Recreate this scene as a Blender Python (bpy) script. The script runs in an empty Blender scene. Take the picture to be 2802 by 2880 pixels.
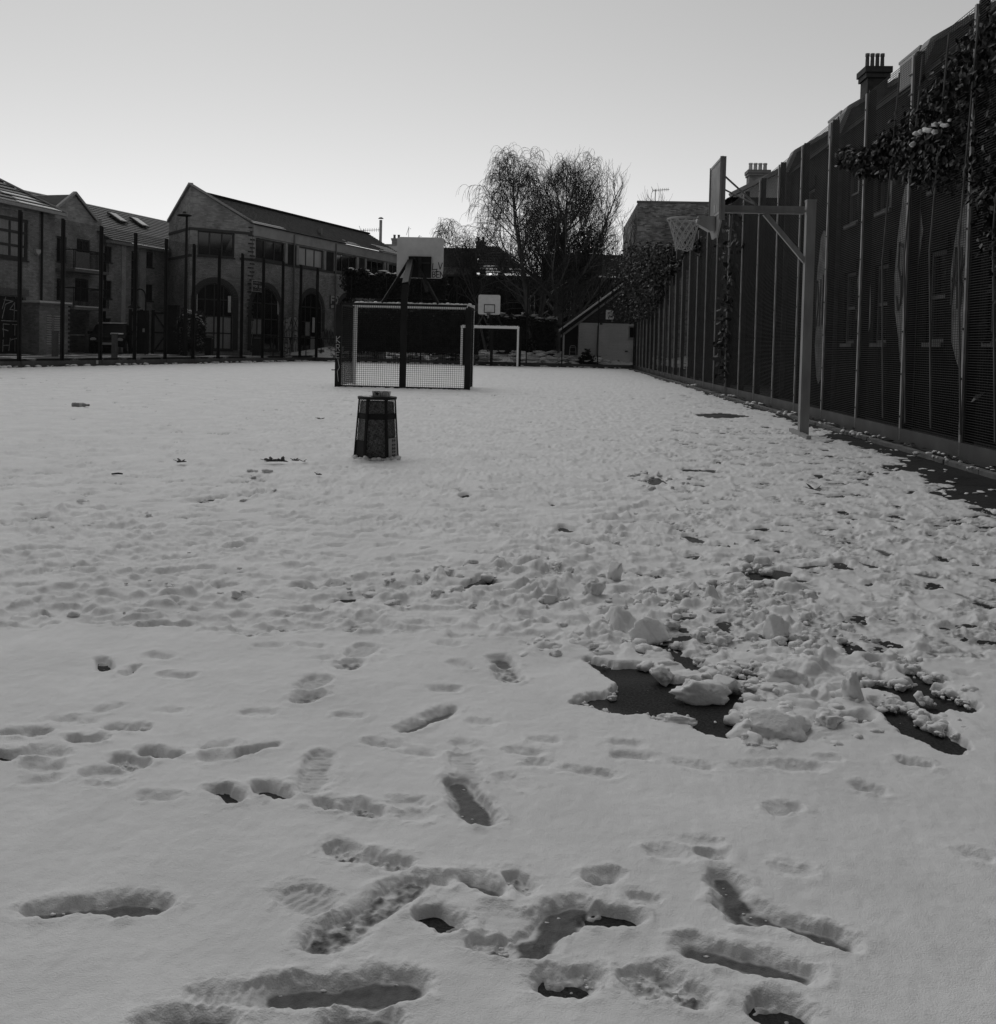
import bpy, math, random
import numpy as np
from mathutils import Vector, Matrix

random.seed(7)
scn = bpy.context.scene
COL = scn.collection
R = math.radians

# ------------------------------------------------------------------ camera
EYE, FOC, PPX, PPY = 1.15, 2950.0, 1401.0, 1067.0     # eye height, focal length and principal point (photo pixels)
_y = Vector((161, 92, -FOC)).normalized()
_z = Vector((.024, 1.0, 0.0)); _z.z = (_y.x*_z.x+_y.y*_z.y)/(-_y.z); _z.normalize()
_x = _y.cross(_z).normalized(); _z = _x.cross(_y)
ROT = Matrix((_x, _y, _z))                               # world from camera
cam_d = bpy.data.cameras.new('camera')
cam = bpy.data.objects.new('camera', cam_d); COL.objects.link(cam)
cam.matrix_world = Matrix.Translation((0, 0, EYE)) @ ROT.to_4x4()
cam_d.sensor_fit = 'HORIZONTAL'; cam_d.sensor_width = 36
cam_d.lens = FOC/2802*36
cam_d.shift_x = 0.0; cam_d.shift_y = -(1440-PPY)/2802
cam_d.clip_start = .05; cam_d.clip_end = 3000
scn.camera = cam

# ------------------------------------------------------------------ light
SUN_EL, SUN_AZ = 52.0, -20.0                              # degrees; azimuth from +Y towards +X
w = bpy.data.worlds.new('World'); scn.world = w; w.use_nodes = True
nt = w.node_tree; nt.nodes.clear()
sky = nt.nodes.new('ShaderNodeTexSky'); sky.sky_type = 'NISHITA'; sky.sun_disc = False
sky.sun_elevation = R(SUN_EL); sky.sun_rotation = R(SUN_AZ)
sky.air_density = 1.0; sky.dust_density = .6; sky.ozone_density = 1.0
bw = nt.nodes.new('ShaderNodeRGBToBW')
bg = nt.nodes.new('ShaderNodeBackground'); bg.inputs['Strength'].default_value = .113
out = nt.nodes.new('ShaderNodeOutputWorld')
nt.links.new(sky.outputs[0], bw.inputs[0]); nt.links.new(bw.outputs[0], bg.inputs['Color']); nt.links.new(bg.outputs[0], out.inputs[0])
sd = bpy.data.lights.new('sun', 'SUN'); sd.energy = .55; sd.angle = R(50); sd.color = (1, 1, 1)
so = bpy.data.objects.new('sun', sd); COL.objects.link(so)
_sv = Vector((math.sin(R(SUN_AZ))*math.cos(R(SUN_EL)), math.cos(R(SUN_AZ))*math.cos(R(SUN_EL)), math.sin(R(SUN_EL))))
so.rotation_euler = _sv.to_track_quat('Z', 'Y').to_euler()
so.location = (-10, 30, 30)
scn.view_settings.view_transform = 'Standard'; scn.view_settings.look = 'None'
scn.view_settings.exposure = 0.0; scn.view_settings.gamma = 1.0
scn.view_settings.use_curve_mapping = False
scn.render.engine = 'CYCLES'
scn.cycles.max_bounces = 6; scn.cycles.transparent_max_bounces = 8

# ------------------------------------------------------------------ photo pixel -> place
def ray(sx, sy):
    return (ROT @ Vector((sx-PPX, PPY-sy, -FOC))).normalized()
def ground(sx, sy, z=0.0):
    d = ray(sx, sy); t = (z-EYE)/d.z
    return Vector((d.x*t, d.y*t, z))
def atY(sx, sy, Y):
    d = ray(sx, sy); t = Y/d.y
    return Vector((d.x*t, Y, EYE+d.z*t))
def gp(px, py, z=0.0):                                    # the same from the 1904-wide view of the photo
    return ground(px*2802/1904, py*2802/1904, z)

# ------------------------------------------------------------------ things, parts, tags
def tag(o, label=None, cat=None, group=None, kind=None):
    if label: o['label'] = label
    if cat: o['category'] = cat
    if group: o['group'] = group
    if kind: o['kind'] = kind
    return o
def thing(name, loc, label, cat, group=None, rz=0.0):
    o = bpy.data.objects.new(name, None); COL.objects.link(o)
    o.location = loc; o.rotation_euler = (0, 0, rz); o.empty_display_size = .2
    return tag(o, label, cat, group)
def world_loc(o):
    v = Vector((0, 0, 0))
    while o is not None:
        v += o.location; o = o.parent
    return v
def link_mesh(name, me, parent=None, loc=None, rz=None):
    o = bpy.data.objects.new(name, me); COL.objects.link(o)
    if parent is not None: o.parent = parent
    if loc is not None: o.location = loc
    if rz is not None: o.rotation_euler = (0, 0, rz)
    return o
def copy_tree(o, parent=None):
    c = o.copy(); COL.objects.link(c); c.parent = parent
    for ch in list(o.children): copy_tree(ch, c)
    return c

def rot_frame(d):
    d = Vector(d).normalized()
    a = Vector((0, 0, 1)) if abs(d.z) < .9 else Vector((1, 0, 0))
    u = d.cross(a).normalized(); v = u.cross(d).normalized()
    return u, v

class MB:
    def __init__(s): s.v = []; s.f = []; s.uv = []; s.m = []; s.cur = 0
    def face(s, pts, uvs=None):
        b = len(s.v); s.v += [tuple(p) for p in pts]; s.f.append(tuple(range(b, b+len(pts))))
        s.uv.append(uvs if uvs else [(0, 0)]*len(pts)); s.m.append(s.cur)
    def raw(s, verts, faces):
        b = len(s.v); s.v += [tuple(p) for p in verts]
        for f in faces:
            s.f.append(tuple(i+b for i in f)); s.uv.append([(0, 0)]*len(f)); s.m.append(s.cur)
    def obox(s, o, a, b, c):                              # corner o and three edge vectors
        o, a, b, c = Vector(o), Vector(a), Vector(b), Vector(c)
        if a.cross(b).dot(c) < 0: a, b = b, a
        P = [o, o+a, o+a+b, o+b, o+c, o+a+c, o+a+b+c, o+b+c]
        s.raw(P, [(0, 3, 2, 1), (4, 5, 6, 7), (0, 1, 5, 4), (1, 2, 6, 5), (2, 3, 7, 6), (3, 0, 4, 7)])
    def box(s, c, d):
        c = Vector(c); x, y, z = d
        s.obox(c-Vector((x, y, z))/2, (x, 0, 0), (0, y, 0), (0, 0, z))
    def bar(s, p, q, wd, hg=None, up=None):               # square bar from p to q
        p, q = Vector(p), Vector(q); hg = hg or wd
        d = (q-p)
        if up is None: u, v = rot_frame(d)
        else:
            u = d.cross(Vector(up)).normalized(); v = u.cross(d).normalized()
        s.obox(p-u*wd/2-v*hg/2, u*wd, v*hg, d)
    def tube(s, pts, rad, n=6, cap=True):
        pts = [Vector(p) for p in pts]
        if not hasattr(rad, '__len__'): rad = [rad]*len(pts)
        b = len(s.v); u = None
        for i, p in enumerate(pts):
            d = (pts[min(i+1, len(pts)-1)]-pts[max(i-1, 0)])
            if d.length < 1e-9: d = Vector((0, 0, 1))
            d.normalize()
            if u is None: u, _ = rot_frame(d)
            else:
                u = u-d*u.dot(d)
                if u.length < 1e-6: u, _ = rot_frame(d)
                u.normalize()
            v = d.cross(u)
            for k in range(n):
                a = 2*math.pi*k/n
                s.v.append(tuple(p+(u*math.cos(a)+v*math.sin(a))*rad[i]))
        for i in range(len(pts)-1):
            for k in range(n):
                k2 = (k+1) % n
                s.f.append((b+i*n+k, b+i*n+k2, b+(i+1)*n+k2, b+(i+1)*n+k)); s.uv.append([(0, 0)]*4); s.m.append(s.cur)
        if cap:
            s.f.append(tuple(b+k for k in reversed(range(n)))); s.uv.append([(0, 0)]*n); s.m.append(s.cur)
            e = b+(len(pts)-1)*n
            s.f.append(tuple(e+k for k in range(n))); s.uv.append([(0, 0)]*n); s.m.append(s.cur)
    def lathe(s, c, prof, n=16):                          # profile [(r, z)]
        c = Vector(c); b = len(s.v)
        for r, z in prof:
            for k in range(n):
                a = 2*math.pi*k/n; s.v.append((c.x+r*math.cos(a), c.y+r*math.sin(a), c.z+z))
        for i in range(len(prof)-1):
            for k in range(n):
                k2 = (k+1) % n
                s.f.append((b+i*n+k, b+i*n+k2, b+(i+1)*n+k2, b+(i+1)*n+k)); s.uv.append([(0, 0)]*4); s.m.append(s.cur)
    def prism(s, poly, a):                                # closed outline swept along vector a
        poly = [Vector(p) for p in poly]; a = Vector(a); n = len(poly); b = len(s.v)
        s.v += [tuple(p) for p in poly]+[tuple(p+a) for p in poly]
        nrm = Vector((0, 0, 0))
        for i in range(n): nrm += poly[i].cross(poly[(i+1) % n])
        fl = nrm.dot(a) > 0
        A = tuple(range(b, b+n)); B = tuple(range(b+n, b+2*n))
        fs = [tuple(reversed(A)) if fl else A, B if fl else tuple(reversed(B))]
        for i in range(n):
            j = (i+1) % n
            q = (b+i, b+j, b+n+j, b+n+i)
            fs.append(q if fl else tuple(reversed(q)))
        for f in fs: s.f.append(f); s.uv.append([(0, 0)]*len(f)); s.m.append(s.cur)
    def mesh(s, name, mats, off=Vector((0, 0, 0)), smooth=False):
        me = bpy.data.meshes.new(name)
        me.from_pydata([(p[0]-off.x, p[1]-off.y, p[2]-off.z) for p in s.v], [], s.f)
        if not isinstance(mats, (list, tuple)): mats = [mats]
        for m in mats: me.materials.append(m)
        if any(u[0] != (0, 0) or u[-1] != (0, 0) for u in s.uv):
            l = me.uv_layers.new(name='UVMap')
            l.data.foreach_set('uv', np.array([c for u in s.uv for c in u], dtype=np.float32).ravel())
        if len(mats) > 1: me.polygons.foreach_set('material_index', s.m)
        if smooth: me.polygons.foreach_set('use_smooth', [True]*len(me.polygons))
        me.update()
        return me
    def build(s, name, mats, parent=None, smooth=False):
        off = world_loc(parent) if parent is not None else Vector((0, 0, 0))
        return link_mesh(name, s.mesh(name, mats, off, smooth), parent)
    def top(s, name, mats, label, cat, group=None, smooth=False, kind=None, loc=None):
        if loc is None:
            a = np.array(s.v); loc = Vector(((a[:, 0].min()+a[:, 0].max())/2, (a[:, 1].min()+a[:, 1].max())/2, a[:, 2].min()))
        o = link_mesh(name, s.mesh(name, mats, Vector(loc), smooth), None, loc)
        return tag(o, label, cat, group, kind)

def raw_tri_mesh(name, V, Fq, mat, smooth=True):
    """numpy quads -> mesh data"""
    me = bpy.data.meshes.new(name); n, k = Fq.shape
    me.vertices.add(len(V)); me.vertices.foreach_set('co', V.astype(np.float32).ravel())
    me.loops.add(n*k); me.loops.foreach_set('vertex_index', Fq.astype(np.int32).ravel())
    me.polygons.add(n); me.polygons.foreach_set('loop_start', np.arange(0, n*k, k, dtype=np.int32))
    me.polygons.foreach_set('use_smooth', np.full(n, smooth))
    me.materials.append(mat); me.update(calc_edges=True); me.validate()
    return me

# ------------------------------------------------------------------ materials (the photograph is black and white)
def _new(name):
    m = bpy.data.materials.new(name); m.use_nodes = True
    nt = m.node_tree; b = nt.nodes['Principled BSDF']
    return m, nt, b
def g4(v): return (v, v, v, 1)
def plain(name, v, rough=.6, var=.25, scale=6.0, metal=0.0, bump=0.0, bscale=40.0, spec=.5, stretch=None):
    m, nt, b = _new(name)
    b.inputs['Roughness'].default_value = rough; b.inputs['Metallic'].default_value = metal
    b.inputs['Specular IOR Level'].default_value = spec
    tc = nt.nodes.new('ShaderNodeTexCoord'); src = tc.outputs['Object']
    if stretch:
        mp = nt.nodes.new('ShaderNodeMapping'); mp.inputs['Scale'].default_value = stretch
        nt.links.new(src, mp.inputs[0]); src = mp.outputs[0]
    n = nt.nodes.new('ShaderNodeTexNoise'); n.inputs['Scale'].default_value = scale; n.inputs['Detail'].default_value = 5
    nt.links.new(src, n.inputs['Vector'])
    r = nt.nodes.new('ShaderNodeMapRange')
    r.inputs['From Min'].default_value = .25; r.inputs['From Max'].default_value = .75
    r.inputs['To Min'].default_value = v*(1-var); r.inputs['To Max'].default_value = v*(1+var)
    nt.links.new(n.outputs['Fac'], r.inputs['Value']); nt.links.new(r.outputs[0], b.inputs['Base Color'])
    if bump:
        n2 = nt.nodes.new('ShaderNodeTexNoise'); n2.inputs['Scale'].default_value = bscale; n2.inputs['Detail'].default_value = 4
        nt.links.new(src, n2.inputs['Vector'])
        bp = nt.nodes.new('ShaderNodeBump'); bp.inputs['Strength'].default_value = bump; bp.inputs['Distance'].default_value = .02
        nt.links.new(n2.outputs['Fac'], bp.inputs['Height']); nt.links.new(bp.outputs[0], b.inputs['Normal'])
    return m
def brick(name, v1, v2, mortar, bw_=.225, rh=.075, dirt=.35, mort=.008):
    m, nt, b = _new(name); b.inputs['Roughness'].default_value = .85
    b.inputs['Specular IOR Level'].default_value = .08
    uv = nt.nodes.new('ShaderNodeUVMap'); uv.uv_map = 'UVMap'
    t = nt.nodes.new('ShaderNodeTexBrick'); t.inputs['Scale'].default_value = 1.0
    t.inputs['Brick Width'].default_value = bw_; t.inputs['Row Height'].default_value = rh
    t.inputs['Mortar Size'].default_value = mort; t.inputs['Mortar Smooth'].default_value = .3; t.inputs['Bias'].default_value = -.1
    t.inputs['Color1'].default_value = g4(v1); t.inputs['Color2'].default_value = g4(v2); t.inputs['Mortar'].default_value = g4(mortar)
    nt.links.new(uv.outputs[0], t.inputs['Vector'])
    n = nt.nodes.new('ShaderNodeTexNoise'); n.inputs['Scale'].default_value = .9; n.inputs['Detail'].default_value = 7
    n.inputs['Roughness'].default_value = .65
    nt.links.new(uv.outputs[0], n.inputs['Vector'])
    r = nt.nodes.new('ShaderNodeMapRange'); r.inputs['From Min'].default_value = .3; r.inputs['From Max'].default_value = .7
    r.inputs['To Min'].default_value = 1-dirt; r.inputs['To Max'].default_value = 1+dirt
    nt.links.new(n.outputs['Fac'], r.inputs['Value'])
    mx = nt.nodes.new('ShaderNodeMix'); mx.data_type = 'RGBA'; mx.blend_type = 'MULTIPLY'; mx.inputs['Factor'].default_value = 1
    nt.links.new(t.outputs['Color'], mx.inputs['A']); nt.links.new(r.outputs[0], mx.inputs['B'])
    nt.links.new(mx.outputs['Result'], b.inputs['Base Color'])
    bp = nt.nodes.new('ShaderNodeBump'); bp.inputs['Strength'].default_value = .5; bp.inputs['Distance'].default_value = .01; bp.invert = True
    nt.links.new(t.outputs['Fac'], bp.inputs['Height']); nt.links.new(bp.outputs[0], b.inputs['Normal'])
    return m

M = {}
M['fence'] = plain('fence_steel', .035, .7, .3, 3, spec=.06)
M['fence_wire'] = plain('fence_wire', .062, .6, .3, 3, spec=.1)
M['fence_bar'] = plain('fence_clamp_bar', .34, .4, .3, 5, spec=.5)
M['fence_dark'] = plain('dark_painted_steel', .022, .6, .3, 3, spec=.15)
M['plinth'] = plain('plinth_board', .08, .6, .4, 2.5, bump=.15)
M['kerb'] = plain('kerb_concrete', .16, .85, .5, 4, bump=.3)
M['white_steel'] = plain('white_painted_steel', .85, .4, .05, 9)
M['galv'] = plain('galvanised_steel', .33, .5, .3, 7, metal=.15, stretch=(1, 1, .25))
M['board_white'] = plain('backboard_white', .62, .5, .12, 5)
M['board_grey'] = plain('backboard_weathered', .24, .5, .3, 5)
M['black'] = plain('black_paint', .015, .5, .2, 8)
M['rim'] = plain('rim_paint', .10, .45, .2, 8)
M['net'] = plain('net_cord', .42, .9, .15, 20)
M['glass'] = plain('window_glass', .018, .08, .5, .6, spec=.6)
M['glass_blind'] = plain('window_blind', .32, .35, .15, 1.5)
M['frame_dark'] = plain('window_frame_dark', .03, .5, .2, 5)
M['frame_white'] = plain('window_frame_white', .62, .5, .1, 5)
M['frame_grey'] = plain('window_frame_grey', .3, .5, .1, 5)
M['brick'] = brick('buff_brick', .35, .22, .28)
M['brick_d'] = brick('dark_brick', .10, .065, .08)
M['brick_arch'] = brick('arch_brick', .075, .05, .06)
M['brick_r'] = brick('mottled_brick', .34, .09, .18, dirt=.5)
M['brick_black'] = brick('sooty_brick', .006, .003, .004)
M['block_white'] = brick('white_painted_block', .60, .56, .46, .45, .10, .12, .006)
M['concrete'] = plain('concrete_panel', .2, .85, .35, 1.2, bump=.1, stretch=(1, 1, .3))
M['tile'] = plain('roof_tile', .045, .6, .4, 3, bump=.2)
M['tile_dark'] = plain('roof_slate', .025, .8, .4, 3, bump=.2, spec=.1)
M['coping'] = plain('coping_stone', .33, .8, .2, 5)
M['render'] = plain('pale_render', .62, .8, .1, 2)
M['timber'] = plain('dark_cladding', .03, .7, .4, 4, stretch=(1, 1, 6))
M['bark'] = plain('bark', .13, .9, .45, 9, bump=.5, bscale=25, stretch=(1, 1, .3))
M['twig'] = plain('twig_bark', .035, .8, .3, 3)
M['leaf'] = plain('ivy_leaf', .017, .5, .6, 5)
M['leaf_dry'] = plain('withered_leaf', .05, .6, .6, 6)
M['leaf_dark'] = plain('hedge_leaf', .018, .6, .5, 2)
M['snow_lump'] = plain('snow_lump', .86, .65, .05, 12, bump=.25, bscale=60, spec=.25)
M['car'] = plain('car_paint', .010, .5, .1, 3, spec=.05)
M['rubber'] = plain('rubber', .02, .85, .2, 8)
M['light_grey'] = plain('pale_plate', .5, .5, .1, 6)
M['mid_grey'] = plain('grey_paint', .13, .55, .2, 6)
M['sign_dark'] = plain('sign_board', .03, .5, .15, 5)
M['spray'] = plain('spray_paint', .45, .6, .3, 8)
M['spray_d'] = plain('spray_paint_dull', .13, .6, .4, 6)
# ================================================================== GROUND
FENCE_X = 4.47                                            # right-hand fence line
LF0 = Vector((-24.85, 0)); LFD = Vector((.182, 1)).normalized()   # left-hand fence line
FAR_Y = 59.6
def left_x(Y): return -24.85+.182*Y

# --- materials
def asphalt_mat():
    m, nt, b = _new('asphalt')
    tc = nt.nodes.new('ShaderNodeTexCoord')
    n = nt.nodes.new('ShaderNodeTexNoise'); n.inputs['Scale'].default_value = 110; n.inputs['Detail'].default_value = 5; n.inputs['Roughness'].default_value = .75
    n2 = nt.nodes.new('ShaderNodeTexNoise'); n2.inputs['Scale'].default_value = 1.7; n2.inputs['Detail'].default_value = 6
    for q in (n, n2): nt.links.new(tc.outputs['Object'], q.inputs['Vector'])
    a = nt.nodes.new('ShaderNodeMapRange'); a.inputs['From Min'].default_value = .35; a.inputs['From Max'].default_value = .75
    a.inputs['To Min'].default_value = .004; a.inputs['To Max'].default_value = .06
    nt.links.new(n.outputs['Fac'], a.inputs['Value'])
    c = nt.nodes.new('ShaderNodeMapRange'); c.inputs['From Min'].default_value = .3; c.inputs['From Max'].default_value = .7
    c.inputs['To Min'].default_value = .7; c.inputs['To Max'].default_value = 1.3
    nt.links.new(n2.outputs['Fac'], c.inputs['Value'])
    mu = nt.nodes.new('ShaderNodeMath'); mu.operation = 'MULTIPLY'
    nt.links.new(a.outputs[0], mu.inputs[0]); nt.links.new(c.outputs[0], mu.inputs[1]); nt.links.new(mu.outputs[0], b.inputs['Base Color'])
    r = nt.nodes.new('ShaderNodeMapRange'); r.inputs['From Min'].default_value = .4; r.inputs['From Max'].default_value = .6
    r.inputs['To Min'].default_value = .45; r.inputs['To Max'].default_value = .8
    nt.links.new(n2.outputs['Fac'], r.inputs['Value']); nt.links.new(r.outputs[0], b.inputs['Roughness'])
    bp = nt.nodes.new('ShaderNodeBump'); bp.inputs['Strength'].default_value = .6; bp.inputs['Distance'].default_value = .004
    nt.links.new(n.outputs['Fac'], bp.inputs['Height']); nt.links.new(bp.outputs[0], b.inputs['Normal'])
    b.inputs['Specular IOR Level'].default_value = .12
    return m
M['asphalt'] = asphalt_mat()
def snow_mat():
    m, nt, b = _new('trodden_snow')
    at = nt.nodes.new('ShaderNodeAttribute'); at.attribute_name = 'slush'
    tc = nt.nodes.new('ShaderNodeTexCoord')
    n = nt.nodes.new('ShaderNodeTexNoise'); n.inputs['Scale'].default_value = 45; n.inputs['Detail'].default_value = 6; n.inputs['Roughness'].default_value = .6
    n2 = nt.nodes.new('ShaderNodeTexNoise'); n2.inputs['Scale'].default_value = 300; n2.inputs['Detail'].default_value = 2
    for q in (n, n2): nt.links.new(tc.outputs['Object'], q.inputs['Vector'])
    ice = nt.nodes.new('ShaderNodeMapRange'); ice.inputs['From Min'].default_value = .3; ice.inputs['From Max'].default_value = .7
    ice.inputs['To Min'].default_value = .03; ice.inputs['To Max'].default_value = .11
    nt.links.new(n.outputs['Fac'], ice.inputs['Value'])
    mx = nt.nodes.new('ShaderNodeMix'); mx.data_type = 'RGBA'
    n3 = nt.nodes.new('ShaderNodeTexNoise'); n3.inputs['Scale'].default_value = 2.2; n3.inputs['Detail'].default_value = 8; n3.inputs['Roughness'].default_value = .7
    nt.links.new(tc.outputs['Object'], n3.inputs['Vector'])
    va = nt.nodes.new('ShaderNodeMapRange'); va.inputs['From Min'].default_value = .3; va.inputs['From Max'].default_value = .7; va.inputs['To Min'].default_value = .74; va.inputs['To Max'].default_value = .92
    nt.links.new(n3.outputs['Fac'], va.inputs['Value']); nt.links.new(va.outputs[0], mx.inputs['A'])
    nt.links.new(at.outputs['Fac'], mx.inputs['Factor']); nt.links.new(ice.outputs[0], mx.inputs['B'])
    nt.links.new(mx.outputs['Result'], b.inputs['Base Color'])
    ro = nt.nodes.new('ShaderNodeMapRange'); ro.inputs['To Min'].default_value = .6; ro.inputs['To Max'].default_value = .3
    nt.links.new(at.outputs['Fac'], ro.inputs['Value']); nt.links.new(ro.outputs[0], b.inputs['Roughness'])
    ad = nt.nodes.new('ShaderNodeMath'); ad.operation = 'ADD'
    nt.links.new(n.outputs['Fac'], ad.inputs[0]); nt.links.new(n2.outputs['Fac'], ad.inputs[1])
    bp = nt.nodes.new('ShaderNodeBump'); bp.inputs['Strength'].default_value = .42; bp.inputs['Distance'].default_value = .006
    nt.links.new(ad.outputs[0], bp.inputs['Height']); nt.links.new(bp.outputs[0], b.inputs['Normal'])
    sp = nt.nodes.new('ShaderNodeMapRange'); sp.inputs['To Min'].default_value = .3; sp.inputs['To Max'].default_value = .07
    nt.links.new(at.outputs['Fac'], sp.inputs['Value']); nt.links.new(sp.outputs[0], b.inputs['Specular IOR Level'])
    return m
M['snow'] = snow_mat()
def patchy_mat(name, snow_lo, snow_hi, scale):
    m, nt, b = _new(name)
    tc = nt.nodes.new('ShaderNodeTexCoord')
    mp = nt.nodes.new('ShaderNodeMapping'); mp.inputs['Scale'].default_value = (1, .55, 1)
    nt.links.new(tc.outputs['Object'], mp.inputs[0])
    n = nt.nodes.new('ShaderNodeTexNoise'); n.inputs['Scale'].default_value = scale; n.inputs['Detail'].default_value = 7; n.inputs['Roughness'].default_value = .6
    nt.links.new(mp.outputs[0], n.inputs['Vector'])
    r = nt.nodes.new('ShaderNodeMapRange'); r.interpolation_type = 'SMOOTHSTEP'
    r.inputs['From Min'].default_value = snow_lo; r.inputs['From Max'].default_value = snow_hi
    r.inputs['To Min'].default_value = .045; r.inputs['To Max'].default_value = .75
    nt.links.new(n.outputs['Fac'], r.inputs['Value']); nt.links.new(r.outputs[0], b.inputs['Base Color'])
    b.inputs['Roughness'].default_value = .7
    return m
M['street'] = patchy_mat('street_with_slush', .52, .60, .8)
M['bank'] = patchy_mat('snowy_bank', .42, .50, 1.6)

# --- asphalt sheet out to the horizon
mb = MB(); mb.face([(-900, -300, 0), (900, -300, 0), (900, 1500, 0), (-900, 1500, 0)])
tag(mb.top('asphalt_ground', M['asphalt'], 'black asphalt of the ball court', None, loc=(0, 0, 0)), kind='structure')
# street behind the left fence, a low step above the court
mb = MB()
mb.prism([(left_x(5)-.35, 5, .006), (left_x(120)-.35, 120, .006), (-120, 120, .006), (-120, 5, .006)], (0, 0, .274))
tag(mb.top('street', M['street'], 'street with patches of slush behind the left fence', None, loc=(0, 0, 0)), kind='structure')

# --- gradient noise in numpy
def pnoise(x, y, seed=0):
    xi = np.floor(x); yi = np.floor(y); xf = x-xi; yf = y-yi
    xi = xi.astype(np.int64); yi = yi.astype(np.int64)
    u = xf*xf*xf*(xf*(xf*6-15)+10); v = yf*yf*yf*(yf*(yf*6-15)+10)
    def gr(ix, iy, dx, dy):
        h = (ix*374761393+iy*668265263+seed*974711) & 0xffffffff
        h = ((h ^ (h >> 13))*1274126177) & 0xffffffff
        h = (h ^ (h >> 16)) & 1023
        a = h*(2*math.pi/1024)
        return np.cos(a)*dx+np.sin(a)*dy
    a = gr(xi, yi, xf, yf); b = gr(xi+1, yi, xf-1, yf); c = gr(xi, yi+1, xf, yf-1); d = gr(xi+1, yi+1, xf-1, yf-1)
    return ((a+u*(b-a))*(1-v)+(c+u*(d-c))*v)*1.4
def fbm(x, y, o, seed=0, gain=.5, bil=False):
    t = 0; a = 1.0; s = 0
    for i in range(o):
        n = pnoise(x, y, seed+i*17)
        t = t+a*(np.abs(n)*2-.6 if bil else n); s += a; a *= gain; x = x*2.03+11.3; y = y*2.03+5.7
    return t/s
def sst(a, b, x):
    t = np.clip((x-a)/(b-a), 0, 1); return t*t*(3-2*t)

# --- marks in the snow, each given where it lies in the photograph (a crop letter and two ends of its axis)
CROP = {'A': (0, 1900), 'B': (900, 1900), 'C': (1802, 1900), 'D': (0, 1100), 'E': (900, 1100), 'F': (1802, 1150)}
def cp(c, x, y, z=.026):
    ox, oy = CROP[c]; return ground(ox+x/1.904, oy+y/1.904, z)
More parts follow.
